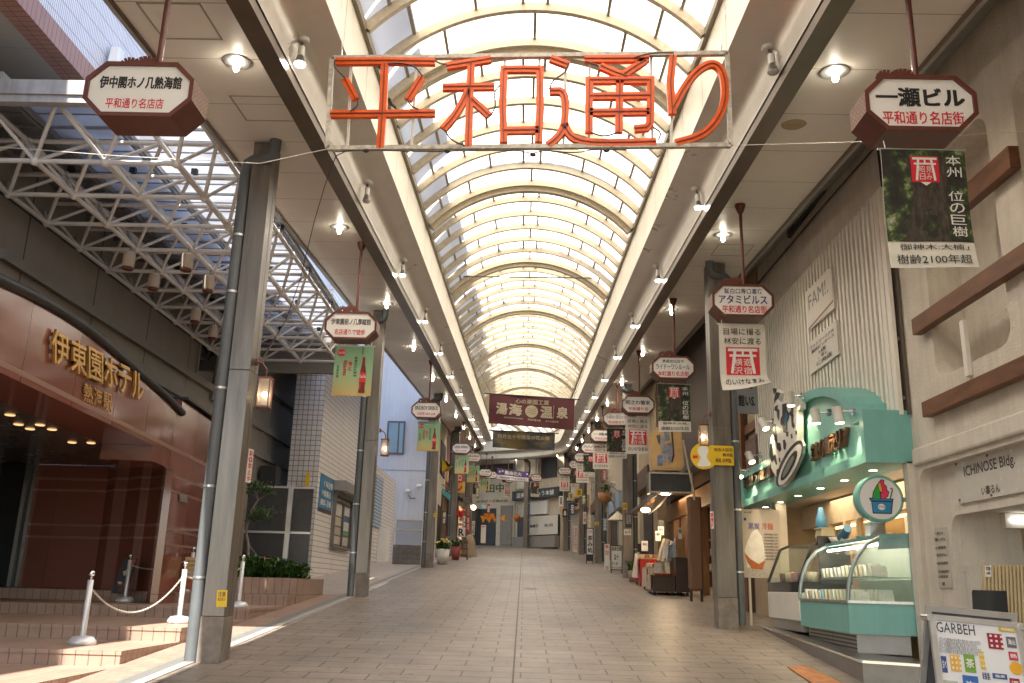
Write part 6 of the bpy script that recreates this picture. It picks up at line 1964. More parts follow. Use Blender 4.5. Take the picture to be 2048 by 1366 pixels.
for p in (tl, tr): m.tube([p + Vector((0, -.02, -.02)), p + Vector((0, .08, -.02))], .022, 10)
m.build('hinge', M_chrome, t)
FA = lambda x, y: (((x - 1866) / 172.0), 1 - ((y - (1236 + (x - 1866) * .085)) / 208.0))
def put(x, y):
    p = ray(x, y); s = (fc.o - EYE).dot(fc.n) / p.dot(fc.n); q = EYE + p * s - fc.o
    return (q.dot(fc.u) / fc.w, q.dot(fc.v) / fc.h)
m = MB(); a0, b0 = put(1874, 1264); a1, b1 = put(1947, 1244); b1 = put(1910, 1247)[1]; write(m, fc, 'GARBEH', a0, b0, a1, b1, d=.004, bold=.004); m.build('title_lettering', mat('ink_grey', (.06, .06, .07), .5, var=0), t)
m = MB()
for i in range(4):
    a0, b0 = put(1879, 1283 + i * 7.5); a1, _ = put(1960 - 8 * (i % 2), 1283); write(m, fc, 'ガルベは熱海の手仕事と味をあつめた小さな', a0, b0, a1, b0 + .022, d=.004)
m.build('small_lettering', mat('ink_soft', (.30, .30, .32), .5, var=0), t)
cards = [((1996, 1254), (2031, 1266), (.62, .44, .05), 'GARBEH'), ((1973, 1266), (2008, 1300), (.30, .015, .04), None), ((2011, 1273), (2034, 1297), (.12, .12, .16), '海山'), ((2016, 1303), (2037, 1322), (.55, .03, .07), '熱'), ((1881, 1312), (1896, 1346), (.04, .07, .24), 'おべ'), ((1898, 1309), (1924, 1344), (.70, .40, .06), None), ((1926, 1308), (1953, 1346), (.16, .33, .04), '茶'), ((1957, 1303), (1972, 1340), (.68, .45, .05), None), ((1924, 1350), (1962, 1400), (.03, .13, .42), '海'), ((1964, 1345), (1981, 1360), (.10, .09, .20), None), ((1984, 1346), (2015, 1360), (.03, .08, .28), '温泉'), ((2018, 1356), (2042, 1380), (.30, .02, .05), '湯'), ((1886, 1360), (1920, 1400), (.42, .45, .38), '山'), ((1966, 1366), (2010, 1400), (.60, .50, .30), '夏')]
for i, (p0, p1, cl, body) in enumerate(cards):
    (a0, b1), (a1, b0) = put(*p0), put(*p1)
    b0, b1 = min(b0, b1), max(b0, b1)
    m = MB(); patch(m, fc, a0, b0, a1, b1, .005); c = m.build('card', mat('card_%d' % i, cl, .5, var=.15, scale=30), t)
    m = MB()
    if body: write(m, fc, body, a0 + (a1 - a0) * .15, b0 + (b1 - b0) * .25, a1 - (a1 - a0) * .15, b1 - (b1 - b0) * .25, d=.008, bold=.03)
    else:
        for k in range(9):
            x, y = a0 + (a1 - a0) * (.15 + .35 * (k % 3)), b0 + (b1 - b0) * (.12 + .32 * (k // 3)); patch(m, fc, x, y, x + (a1 - a0) * .15, y + (b1 - b0) * .14, .008)
    m.build('card_mark', M_print, c)
ctr = put(2032, 1337); m = MB(); n = 20
m.add([fc.p(ctr[0] + .012 / fc.w * 3.2 * math.cos(2 * math.pi * i / n), ctr[1] + .012 / fc.h * 3.2 * math.sin(2 * math.pi * i / n), .006) for i in range(n)], [tuple(range(n))]); m.build('orange_disc', mat('card_orange', (.72, .36, .02), .5, var=.05), t)

# ------------------------------------------------------------------ ice cream shop
M_mintp = mat('mint_paint', (0.19, 0.46, 0.42), 0.42, var=0.08, scale=2, streak=.10)
M_minti = mat('mint_paint_inner', (0.23, 0.51, 0.46), 0.45, var=0.06, scale=2)
M_shopw = mat('ivory_paint', (0.62, 0.57, 0.49), 0.5, var=0.06)
M_slatm = mat('ivory_slat', (0.80, 0.76, 0.67), 0.5, var=0.06, scale=3, streak=.10)
ice = thing('ice_cream_shop', 'mint fronted ice cream shop below an ivory slat screen', 'shop', (4.7, 15, 1.0))
XM = 4.38
YM0, YM1 = 11.62, 18.4
Z0m, Z1m, ZAm = 3.37, 4.06, 4.78
# fascia box with a raised arch: outer frame ring and recessed face
def fas_outline(inset):
    yc = (13.75 + 14.1) / 2 + .2
    P = [(YM0 + inset, Z0m + inset), (YM1 - inset, Z0m + inset), (YM1 - inset, Z1m - inset)]
    ra = 2.15 - inset * .6
    n = 16
    h = ZAm - Z1m
    P += [(yc + ra, Z1m - inset)]
    for i in range(1, n):
        a = math.pi * i / n
        P.append((yc + ra * math.cos(a) * (1 - .12 * math.sin(a)), Z1m - inset + (h) * math.sin(a) ** .9))
    P += [(yc - ra, Z1m - inset), (YM0 + inset, Z1m - inset)]
    return P
o_, i_ = fas_outline(0), fas_outline(.13)
m = MB(); k = len(o_)
m.add([(XM, y, z) for y, z in o_] + [(XM, y, z) for y, z in i_], [(a, (a + 1) % k, k + (a + 1) % k, k + a) for a in range(k)])
m.add([(XM, y, z) for y, z in i_] + [(XM + .10, y, z) for y, z in i_], [(a, (a + 1) % k, k + (a + 1) % k, k + a) for a in range(k)])
m.add([(XM, y, z) for y, z in o_] + [(XW5 + .05, y, z) for y, z in o_], [((a + 1) % k, a, k + a, k + (a + 1) % k) for a in range(k)])
m.build('fascia_frame', M_mintp, ice)
bm_face = MB()
yc_ = sum(p[0] for p in i_) / k; cz = (Z0m + Z1m) / 2
bm_face.add([(XM + .10, y, z) for y, z in i_] + [(XM + .10, 14.1, cz)], [(a, (a + 1) % k, k) for a in range(k)]); bm_face.build('fascia_face', M_minti, ice)
# soffit with downlights
m = MB(); m.box((XM + .02, YM0 + .02, Z0m + .02), (XM + 2.2, YM1 - .02, Z0m + .05)); m.build('soffit', M_shopw, ice)
M_dl = glow('shop_downlight', (1.0, .80, .52), 9)
for (x, y) in ((1746, 939), (1689, 959), (1641, 975), (1596, 990), (1561, 1003), (1531, 1013)):
    p = aZ(x, y, Z0m + .015)
    o = MB().lathe([(.001, -.012), (.05, -.012), (.085, -.004), (.085, 0)], p, 20).build('downlight', M_white, ice)
    MB().lathe([(.001, -.016), (.055, -.016)], p, 16).build('lens', M_dl, o)
# raised wooden lettering on the fascia
fcm = Face((XM + .09, YM1, Z0m), (0, -1, 0), (0, 0, 1), YM1 - YM0, Z1m - Z0m, (-1, 0, 0))
def fm(x, y):
    p = aX(x, y, XM + .08); return ((YM1 - p.y) / fcm.w, (p.z - Z0m) / fcm.h)
M_wlet = mat('bronze_letters', (.14, .07, .035), .35, metal=.3, var=.4, scale=12)
for (p0, p1, hh, body) in (((1492, 978), (1548, 948), .25, '熱海プリンパーラー'), ((1627, 922), (1701, 888), .36, '実家イパーラピリア')):
    (a0, b0), (a1, b1) = fm(*p0), fm(*p1)
    n = len(body)
    bb_ = (b0 + b1) / 2
    for i, c in enumerate(body):
        m = MB(); write(m, fcm, c, a0 + (a1 - a0) * i / n, bb_ - .02, a0 + (a1 - a0) * (i + .94) / n, bb_ + hh, d=.0, bold=.02, ext=.14); m.build('raised_letter', M_wlet, ice)
# black and white dripping hand-shaped emblem standing off the fascia
XE = XM - .06
t = thing('emblem_sign', 'tall black and white patched cutout emblem with oval mounted on the mint fascia', 'sign', (XE, 14.6, 4.2))
Z_ = lambda x, y: (1460 + x * .1757, 760 + y * .1757)
sil = [(490, 95), (530, 110), (560, 150), (545, 215), (555, 250), (575, 260), (640, 225), (705, 200), (770, 210), (800, 260), (800, 330), (770, 345), (775, 690), (800, 745), (790, 840), (745, 950), (700, 1050), (650, 1150), (600, 1222), (560, 1200), (545, 1120), (490, 1050), (465, 990), (455, 900), (455, 800), (455, 690), (490, 600), (500, 480), (500, 300)]
def eX(pt, off=0.0): return aX(*Z_(*pt), XE + off)
def fill(m, pts, off):
    # ear-safe fill through bmesh
    bm = bmesh.new(); vs = [bm.verts.new(eX(p, 0) + Vector((off, 0, 0))) for p in pts]
    es = [bm.edges.new((vs[i], vs[(i + 1) % len(vs)])) for i in range(len(vs))]
    bmesh.ops.triangle_fill(bm, use_beauty=True, edges=es); bm.verts.index_update()
    m.add([v.co.copy() for v in bm.verts], [[v.index for v in f.verts] for f in bm.faces]); bm.free()
m = MB(); fill(m, sil, 0); kk = len(sil); fill(m, sil, .09)
m.add([eX(p) for p in sil] + [eX(p) + Vector((.09, 0, 0)) for p in sil], [(a, (a + 1) % kk, kk + (a + 1) % kk, kk + a) for a in range(kk)])
em = m.build('cutout', mat('emblem_white', (.68, .66, .63), .5, var=.04), t)
pat = [[(495, 95), (530, 100), (525, 130), (505, 160)], [(525, 145), (562, 150), (550, 200), (525, 235), (510, 270), (512, 215)], [(545, 285), (545, 330), (560, 345), (555, 460), (540, 420), (535, 360), (515, 345), (520, 310)],
       [(605, 290), (640, 280), (645, 350), (665, 390), (660, 440), (645, 480), (648, 560), (632, 590), (612, 580), (605, 520), (590, 500), (592, 440), (605, 410)], [(700, 240), (718, 300), (715, 400), (695, 405), (680, 375), (697, 340)], [(702, 400), (725, 400), (720, 470), (735, 520), (722, 550), (708, 520), (705, 470)],
       [(500, 505), (525, 515), (515, 560), (530, 610), (535, 700), (518, 710), (495, 600)], [(535, 715), (570, 720), (580, 790), (565, 815), (540, 780)], [(460, 740), (480, 735), (485, 830), (495, 900), (478, 930), (458, 860)], [(500, 870), (520, 850), (535, 950), (525, 965), (510, 920)],
       [(640, 590), (665, 590), (662, 640), (645, 640)], [(610, 690), (625, 680), (638, 730), (630, 790), (615, 780)], [(695, 620), (708, 615), (712, 660), (700, 668)], [(748, 580), (760, 578), (762, 615), (750, 622)], [(558, 890), (570, 885), (575, 930), (562, 935)], [(535, 1020), (548, 1015), (545, 1070), (533, 1075)], [(455, 965), (466, 965), (466, 990), (457, 990)]]
m = MB()
for P in pat:
    cx_, cy_ = sum(p[0] for p in P) / len(P), sum(p[1] for p in P) / len(P)
    fill(m, [(cx_ + (x - cx_) * 1.40, cy_ + (y - cy_) * 1.10) for x, y in P], -.004)
m.build('black_patches', M_ink, em)
def oval(m, c, a, b, rot, off, n=26, rin=0.0):
    pts = lambda s_: [(c[0] + s_ * (a * math.cos(q) * math.cos(rot) - b * math.sin(q) * math.sin(rot)), c[1] + s_ * (a * math.cos(q) * math.sin(rot) + b * math.sin(q) * math.cos(rot))) for q in [2 * math.pi * i / n for i in range(n)]]
    if rin:
        o1, o2 = pts(1), pts(rin)
        m.add([eX(p) + Vector((off, 0, 0)) for p in o1 + o2], [(i, (i + 1) % n, n + (i + 1) % n, n + i) for i in range(n)])
    else: m.add([eX(p) + Vector((off, 0, 0)) for p in pts(1)], [tuple(range(n))])
rot = R(-63)
m = MB(); oval(m, (682, 950), 292, 92, rot, -.008); m.build('oval_black', M_ink, em)
m = MB(); oval(m, (690, 965), 262, 72, rot, -.012); m.build('oval_white', MATS['emblem_white'], em)
m = MB(); oval(m, (682, 975), 190, 45, rot, -.016); m.build('oval_core', M_ink, em)
m = MB(); oval(m, (678, 985), 140, 24, rot, -.020); m.build('oval_grey', mat('emblem_grey', (.16, .2, .19), .5, var=.05), em)
m = MB(); fill(m, [(640, 360), (665, 390), (660, 440), (645, 480), (650, 520), (630, 540), (622, 450)], -.007); m.build('blue_patch', mat('emblem_blue', (.02, .12, .22), .5, var=.1), em)
# cylinder spotlights on arms
M_spotw = mat('spot_white', (.66, .63, .58), .4, var=.05)
spots = [((1581, 798), 'on the crown of the mint arch', (.0, -.05, -1)), ((1631, 832), 'left of the pair over the bronze letters', (.05, -.05, -1)), ((1677, 830), 'right of the pair over the bronze letters', (.08, -.05, -1)), ((1527, 848), 'on the far shoulder of the mint arch', (.25, -.45, -.8)), ((1500, 915), 'low on the far arch side, lit', (.2, -.45, -.8)), ((1477, 945), 'at the far end of the mint fascia', (.15, -.45, -.8))]
for i, (p, lb, d) in enumerate(spots):
    X = XM - .18; c = aX(*p, X)
    t = thing('cylinder_spotlight', 'white cylinder spotlight ' + lb, 'spotlight', c, 'cylinder spotlights on the mint fascia')
    d = Vector(d).normalized(); L = .22
    m = MB(); m.tube([c - d * L * .5, c + d * L * .5], .066, 16); m.build('lamp_body', M_spotw, t)
    m = MB(); m.tube([c - d * .05, Vector((XM - .04, c.y - .12, c.z + .03))], .012, 8); m.build('arm', M_chrome, t)
    m = MB(); m.tube([Vector((XM - .045, c.y - .12, c.z + .03)), Vector((XM - .002, c.y - .12, c.z + .03))], .055, 14); m.build('mount', M_chrome, t)
    m = MB(); m.tube([c + d * (L * .5 + .001), c + d * (L * .5 + .006)], .055, 14); m.build('lens', glow('spot_lens', (1, .85, .5), 10), t)
    ld = bpy.data.lights.new('spot_light', 'SPOT'); ld.energy = 14; ld.spot_size = R(70); ld.color = (1, .82, .45); ld.shadow_soft_size = .05
    lo = bpy.data.objects.new('spot_light', ld); COL.objects.link(lo); lo.parent = t; lo.location = d * (L * .5 + .02)
    tgt = Vector((XM + .12, c.y - .05, c.z - .6)) - (c + d * (L * .5 + .02)); lo.rotation_euler = tgt.to_track_quat('-Z', 'Y').to_euler()
# slat screen
zsl0, zsl1 = 4.0, 7.22
MB().box((4.962, 11.55, zsl0), (4.985, 19.1, zsl1 - .1)).build('gap_shade_board', mat('gap_shade_tan', (.13, .105, .08), .8, var=.1), ice)  # dark board added for the shade in the slat gaps
m = MB(); y = 11.62
scr = []
for k in range(46):
    y0 = 11.60 + k * .165
    w = .082 if k > 1 else .13
    if y0 > 19.0: break
    o = MB().box((4.86, y0, zsl0), (4.91, y0 + w, zsl1)).build('slat', M_slatm, ice)
m = MB(); m.box((4.915, 11.6, 5.0), (4.95, 19.1, 5.05)); m.box((4.915, 11.6, 6.4), (4.95, 19.1, 6.45)); m.box((4.915, 11.6, 4.2), (4.95, 19.1, 4.25)); m.build('slat_rail', M_seam, ice)
def xboard(name, par, X, bl, tr_, mt, th=.03):
    a, b = aX(*bl, X), aX(*tr_, X)
    fc = Face((X, a.y, a.z), (0, -1, 0), (0, 0, 1), a.y - b.y, b.z - a.z, (-1, 0, 0))
    o = MB().slab([fc.p(0, 0), fc.p(1, 0), fc.p(1, 1), fc.p(0, 1)], (th, 0, 0)).build(name, mt, par)
    return o, fc
t = thing('wall_board', 'pair of ivory notice boards with slanting grey writing on the slat screen', 'notice board', aX(1645, 640, 4.83))
o, fc = xboard('upper_board', t, 4.82, (1617, 662), (1662, 532), mat('board_ivory', (.66, .62, .55), .5, var=.04))
m = MB(); write(m, fc, 'FAM!.', .08, .48, .85, .84, d=.004, bold=.0); m.build('lettering', mat('ink_blue_grey', (.16, .17, .22), .5, var=0), o)
m = MB(); poly(m, fc, [(.0, .05), (.02, .01), (1, .16), (1, .20)], .004); m.build('stripe', mat('stripe_brown', (.22, .12, .10), .5, var=.1), o)
o, fc = xboard('lower_board', t, 4.825, (1620, 750), (1672, 640), mat('board_ivory', (.66, .62, .55), .5))
m = MB(); write(m, fc, 'ファミリーコアル', .08, .74, .92, .84, d=.004); write(m, fc, '館内ピンケース', .12, .58, .92, .70, d=.004); write(m, fc, '1店', .38, .42, .62, .54, d=.004); write(m, fc, '。鼠し', .34, .28, .66, .38, d=.004); write(m, fc, 'に肉店', .28, .10, .8, .23, d=.004); m.build('lettering', M_ink, o)
# right jamb and back wall of the shop
m = MB(); m.box((4.90, 11.62, .5), (5.06, 11.76, Z0m + .02)); m.build('jamb', M_shopw, ice)
m = MB(); m.box((4.98, 18.3, .8), (5.1, 18.6, Z0m + .02)); m.box((4.75, 17.3, .8), (4.95, 17.6, Z0m + .02)); m.build('jamb', M_shopw, ice)
XB_ = 5.55
M_cab = mat('cream_joinery', (.52, .43, .32), .5, var=.12)
M_inside = mat('shop_interior_wall', (.46, .35, .22), .6, var=.1)
MB().quad((XB_ + .4, 11, .5), (XB_ + .4, 19, .5), (XB_ + .4, 19, Z0m + .1), (XB_ + .4, 11, Z0m + .1)).build('back_wall', M_inside, ice)
MB().box((5.12, 11.7, .5), (XB_ + .4, 11.9, Z0m + .1)).build('side_wall', M_inside, ice)
MB().box((5.1, 18.4, .5), (XB_ + .4, 18.6, Z0m + .1)).build('side_wall', M_inside, ice)
m = MB(); m.box((XB_, 11.9, 2.95), (XB_ + .12, 18.4, Z0m)); m.box((XB_, 11.9, .5), (XB_ + .1, 18.4, 2.05))
for y in (12.2, 13.1, 13.2, 14.4, 14.5, 15.3, 15.9, 16.7, 17.4): m.box((XB_ - .01, y, 2.05), (XB_ + .1, y + .08, 2.95))
m.build('joinery', M_cab, ice)
for i, (y0, y1) in enumerate(((12.28, 13.1), (13.28, 14.4), (14.58, 15.3), (15.98, 16.7))):
    MB().quad((XB_ + .05, y0, 2.05), (XB_ + .05, y1, 2.05), (XB_ + .05, y1, 2.95), (XB_ + .05, y0, 2.95)).build('cabinet_glass', pane('cabinet_glass', (.8, .7, .5), .6, .1, (.3, .22, .12)), ice)
M_wl = glow('warm_shelf_lamp', (1, .72, .38), 3)
MB().box((XB_ + .2, 12.2, 2.90), (XB_ + .3, 17.2, 2.93)).build('shelf_lamp', M_wl, ice)
for i, (y, z, w, h, mt) in enumerate(((13.0, 2.35, .35, .5, M_print), (12.5, 2.3, .4, .45, mat('paper_orange', (.6, .28, .10), .6, var=.2)), (14.9, 2.2, .22, .35, M_print), (13.8, 2.25, .5, .4, mat('paper_tan', (.5, .36, .2), .6, var=.3, scale=12)), (16.2, 2.2, .2, .3, M_print))):
    MB().box((XB_ - .03, y, z), (XB_ - .02, y + w, z + h)).build('paper_notice', mt, ice)
p = aX(1654, 1045, XB_ - .12)
t = thing('blue_bottle_cutout', 'blue bottle shape standing in the lit cabinet behind the counter', 'bottle', p)
MB().lathe([(.001, -.22), (.09, -.22), (.10, .05), (.06, .16), (.04, .26), (.001, .27)], (p.x - .1, p.y, p.z), 14).build('body', mat('bottle_blue', (.05, .20, .38), .4, var=.1), t)
for y in (13.5, 16.0):
    ld = bpy.data.lights.new('downlight_light', 'AREA'); ld.energy = 9; ld.size = 1.2; ld.color = (1, .76, .46)
    lo = bpy.data.objects.new('downlight_light', ld); COL.objects.link(lo); lo.parent = ice; lo.location = Vector((5.1, y, Z0m - .02)) - ice.location
# round sign with ice cream tub
p = aY(1756, 998, 11.85)
t = thing('round_sign', 'round mint edged sign with a colourful ice cream tub picture', 'sign', p)
rad = 46 / 1866 * 11.85
m = MB(); m.lathe([(.001, .10), (rad, .10), (rad * 1.03, .07), (rad * 1.03, -.07), (rad * .97, -.09), (rad * .90, -.085)], p, 40, axis='y'); m.build('drum', M_mintp, t)
m = MB(); n = 40; m.add([(p.x + rad * .91 * math.cos(2 * math.pi * i / n), p.y - .084, p.z + rad * .91 * math.sin(2 * math.pi * i / n)) for i in range(n)], [tuple(range(n))]); m.build('face', mat('round_face', (.74, .73, .72), .35, var=.02), t)
Q = lambda x, y: (1470 + x * .2196, 780 + y * .2196)
def rp(pts, off, m=None):
    m = m or MB(); vs = []
    for a in pts:
        q = aY(*Q(*a), p.y - .086); vs.append((q.x, p.y - .086 - off, q.z))
    return m.add(vs, [tuple(range(len(vs)))])
rp([(1222, 980), (1445, 990), (1440, 1015), (1428, 1130), (1255, 1125), (1240, 1015), (1225, 1000)], .001).build('tub_outline', M_ink, t)
rp([(1231, 990), (1436, 998), (1431, 1010), (1238, 1004)], .003).build('tub_rim', mat('tub_blue', (.02, .22, .44), .4, var=.05), t)
rp([(1247, 1018), (1428, 1022), (1419, 1120), (1262, 1115)], .003).build('tub', MATS['tub_blue'], t)
rp([(1248, 990), (1255, 930), (1285, 870), (1310, 835), (1330, 812), (1362, 820), (1356, 850), (1385, 880), (1385, 905), (1405, 930), (1395, 970), (1360, 996)], .001).build('cream_outline', M_ink, t)
rp([(1256, 988), (1262, 935), (1290, 878), (1305, 860), (1315, 920), (1322, 990)], .003).build('green_swirl', mat('swirl_green', (.02, .33, .05), .4, var=.05), t)
rp([(1305, 858), (1318, 838), (1332, 880), (1340, 930), (1318, 920)], .003).build('orange_swirl', mat('swirl_orange', (.75, .35, .08), .4, var=.05), t)
rp([(1322, 836), (1335, 820), (1354, 826), (1350, 852), (1378, 884), (1378, 908), (1398, 932), (1388, 966), (1358, 990), (1332, 990), (1328, 940), (1345, 930), (1335, 880)], .003).build('pink_swirl', mat('swirl_pink', (.68, .03, .11), .4, var=.05), t)
m = MB(); P = []
for a in ((1412, 990), (1430, 930), (1435, 905), (1425, 893), (1415, 900)):
    q = aY(*Q(*a), p.y - .092); P.append(q)
m.tube(P, .006, 6); m.build('spoon_line', M_ink, t)
m = MB()
q = aY(*Q(1336, 1065), p.y - .091); m.add([(q.x + .048 * math.cos(2 * math.pi * i / 16), q.y, q.z + .04 * math.sin(2 * math.pi * i / 16)) for i in range(16)], [tuple(range(16))]); m.build('tub_badge', M_print, t)
m = MB(); fcq = Face((q.x - .045, q.y - .002, q.z - .02), (1, 0, 0), (0, 0, 1), .09, .04, (0, -1, 0)); write(m, fcq, 'アイス', .05, .1, .95, .9, d=.001, bold=.03); m.build('badge_lettering', M_ink, t)
MB().tube([(p.x + rad, p.y, p.z), (4.98, p.y + .02, p.z)], .03, 8).build('bracket', M_steel, t)

# plinth and display cases
t = thing('counter_plinth', 'stainless steel plinth under the two display cases', 'plinth', (4.6, 14, .9))
zg1, zg0 = G(0, 16.7).z, G(0, 11.6).z
base = [(4.27, 16.75), (3.98, 11.15), (4.85, 10.95), (4.89, 11.55), (4.89, 16.75)]
tops = [1.16, .98, .96, .96, 1.16]
m = MB(); k = len(base)
M_plinth = mat('plinth_steel', (.24, .225, .21), .36, metal=.7, var=.15, scale=5)
vs = [(x, y, T * y - .05) for x, y in base] + [(x, y, z) for (x, y), z in zip(base, tops)]
m.add(vs, [tuple(range(k, 2 * k))[::-1]] + [(a, (a + 1) % k, k + (a + 1) % k, k + a)[::-1] for a in range(k)]); m.build('body', M_plinth, t)
m = MB()
for a in range(2): m.bar((base[a][0], base[a][1], tops[a] - .01), (base[a + 1][0], base[a + 1][1], tops[a + 1] - .01), .03, .03)
m.build('rim', M_chrome, t)
M_cglass = pane('case_glass', (.93, .96, .93), .86, .03, (.6, .66, .62))
cs = thing('display_case', 'mint display case with curved glass front and tubs of sweets', 'display case', (4.8, 13.4, 1.2))
FA_, FB_ = (4.35, 14.72), (4.20, 12.12)
FC_ = (4.93, 11.86)
def wallstrip(m, pts, z0, z1):
    for (x0, y0), (x1, y1) in zip(pts[:-1], pts[1:]): m.quad((x1, y1, z0), (x0, y0, z0), (x0, y0, z1), (x1, y1, z1))
m = MB(); wallstrip(m, [(5.3, 14.75), FA_, FB_, FC_, (5.3, 11.86)], 1.24, 1.62); m.add([(*FA_, 1.62), (*FB_, 1.62), (*FC_, 1.62), (5.3, 11.86, 1.62), (5.3, 14.75, 1.62)], [(0, 1, 2, 3, 4)]); m.add([(*FA_, 1.24), (*FB_, 1.24), (*FC_, 1.24), (5.3, 11.86, 1.24), (5.3, 14.75, 1.24)], [(4, 3, 2, 1, 0)]); m.build('body', M_mintp, cs)
m = MB(); wallstrip(m, [(4.34, 12.3), (4.93, 12.05)], 1.0, 1.24); m.build('base_panel', M_plinth, cs)
m = MB(); wallstrip(m, [(4.46, 14.7), (4.34, 12.3)], 1.0, 1.24); m.build('base_grille', tiles('grille_slots', 'YZ', (.42, .40, .37), (.42, .40, .37), (.05, .05, .05), 3, .05, 0, .012, .35, .3, .05, metal=.6), cs)
m = MB()
for a, b in ((FA_, FB_), (FB_, FC_)): m.bar((*a, 1.635), (*b, 1.635), .03, .035)
m.build('bottom_rail', M_steel, cs)
# curved glass: section from the front rail up and back
sec = [(0, 1.65), (.02, 1.83), (.07, 2.03), (.16, 2.21), (.30, 2.37), (.48, 2.46)]
def curved(m, a, b):
    A, B_ = [], []
    for d_, z in sec:
        A.append((a[0] + d_, a[1], z)); B_.append((b[0] + d_, b[1] - d_ * .0, z))
    kk = len(sec)
    m.add(A + B_, [(kk + i, i, i + 1, kk + i + 1) for i in range(kk - 1)], True)
m = MB(); curved(m, FA_, FB_); m.build('front_glass', M_cglass, cs)
m = MB(); pr = [(FB_[0] + d_, FB_[1], z) for d_, z in sec]
f2 = [(FC_[0] + d_ * .9, FC_[1], z) for d_, z in sec]
for i in range(len(sec) - 1): m.quad(pr[i], pr[i + 1], (f2[0][0] + .02, FC_[1], sec[i + 1][1]), (f2[0][0] + .02, FC_[1], sec[i][1]))
m.build('side_glass', M_cglass, cs)
for nm, P in (('corner_frame', pr), ('corner_frame', [(FA_[0] + d_, FA_[1], z) for d_, z in sec])):
    m = MB(); m.tube(P, .028, 8); m.build(nm, mat('case_frame', (.34, .40, .40), .35, metal=.5), cs)
m = MB(); m.box((FC_[0], FC_[1] - .03, 1.62), (FC_[0] + .05, FC_[1] + .02, 2.46)); m.bar((4.83, FA_[1], 2.47), (4.69, FB_[1], 2.47), .06, .05); m.slab([(4.62, FB_[1] - .02, 2.30), (4.98, FC_[1], 2.32), (4.98, FC_[1], 2.50), (4.66, FB_[1] - .02, 2.50)], (0.02, .03, 0)); m.build('top_frame', mat('case_frame_mint', (.20, .36, .35), .4, metal=.2), cs)
MB().box((4.84, 12.3, 2.475), (5.3, 14.75, 2.50)).build('top_deck', M_steel, cs)
MB().tube([(4.74, 12.4, 2.38), (4.80, 14.6, 2.38)], .018, 8).build('strip_lamp', glow('case_strip', (1, .95, .8), 14), cs)
for z, x0 in ((1.95, 4.68),):
    MB().box((x0, 12.5, z), (5.25, 14.65, z + .012)).build('shelf', pane('shelf_glass', (.85, .92, .9), .5, .1, (.5, .55, .52)), cs)
MB().quad((5.28, 11.92, 1.63), (5.28, 14.7, 1.63), (5.28, 14.7, 2.46), (5.28, 11.92, 2.46)).build('back_panel', mat('case_back', (.42, .46, .36), .5, var=.1), cs)
rr = random.Random(4)
M_pack = [mat('packet_white', (.66, .64, .58), .5, var=.15, scale=20), mat('packet_cream', (.62, .56, .40), .5, var=.2, scale=20), mat('packet_tan', (.45, .36, .24), .5, var=.3, scale=20), mat('packet_blue', (.25, .42, .55), .5, var=.2, scale=20)]
n_ = 0
first_pack = {}
for row, (z, x, ys) in enumerate(((1.63, 4.46, 15), (1.965, 4.72, 13), (1.63, 4.78, 15))):
    for i in range(ys):
        y = 12.35 + i * (2.25 / ys)
        k = rr.choice((0, 0, 1, 1, 2)) if (row, i) != (0, 9) else 3
        lb = 'small slanting packet of sweets inside the mint display case'
        if k not in first_pack:
            m = MB(); m.hexa([(-.09, -.05, 0), (.09, -.05, 0), (.09, .03, 0), (-.09, .03, 0)], [(-.09, -.01, .15), (.09, -.01, .15), (.09, .05, .15), (-.09, .05, .15)])
            o = m.build('sweet_packet', M_pack[k], None); tag(o, lb if k != 3 else 'single pale blue packet of sweets inside the mint display case', 'packet', 'packets in the mint display case'); first_pack[k] = o
        else:
            o = first_pack[k].copy(); COL.objects.link(o)
        o.location = (x, y + rr.uniform(-.015, .015), z + .003); o.rotation_euler = (rr.uniform(-.12, .0), 0, rr.uniform(-.12, .12)); o.scale = (1, 1, rr.uniform(.85, 1.1))
# white freezer case with slanted glass
wc = thing('freezer_case', 'white freezer case with black band and slanted glass top', 'display case', (4.8, 15.8, 1.2))
ya_, yb2_ = 14.82, 16.68
m = MB(); m.box((4.36, ya_, 1.30), (5.2, yb2_, 1.74)); m.build('body', M_white, wc, bevel=.02)
m = MB(); m.box((4.40, ya_, 1.14), (5.2, yb2_ - .1, 1.296)); m.build('base', M_steel, wc)
m = MB(); m.box((4.37, ya_ + .003, 1.743), (5.2, yb2_, 1.90)); m.build('black_band', mat('gloss_black', (.012, .012, .014), .1, var=0), wc)
sec2 = [(4.38, 1.90), (4.62, 2.47), (4.76, 2.53), (5.15, 2.53)]
m = MB()
for (x0, z0), (x1, z1) in zip(sec2[:2], sec2[1:3]): m.quad((x0, ya_, z0), (x0, yb2_, z0), (x1, yb2_, z1), (x1, ya_, z1))
m.build('front_glass', M_cglass, wc)
for y in (ya_, yb2_ - .03):
    m = MB()
    for (x0, z0), (x1, z1) in zip(sec2[:-1], sec2[1:]): m.bar((x0, y + .015, z0), (x1, y + .015, z1), .03, .045)
    m.build('end_frame', M_black, wc)
m = MB(); m.add([(4.40, yb2_ - .01, 1.91), (4.62, yb2_ - .01, 2.45), (5.15, yb2_ - .01, 2.51), (5.15, yb2_ - .01, 1.91)], [(0, 1, 2, 3)]); m.build('end_glass', M_cglass, wc)
MB().box((4.70, ya_ - .06, 1.88), (5.2, ya_ - .02, 2.62)).build('end_panel', M_black, wc)
rr = random.Random(8)
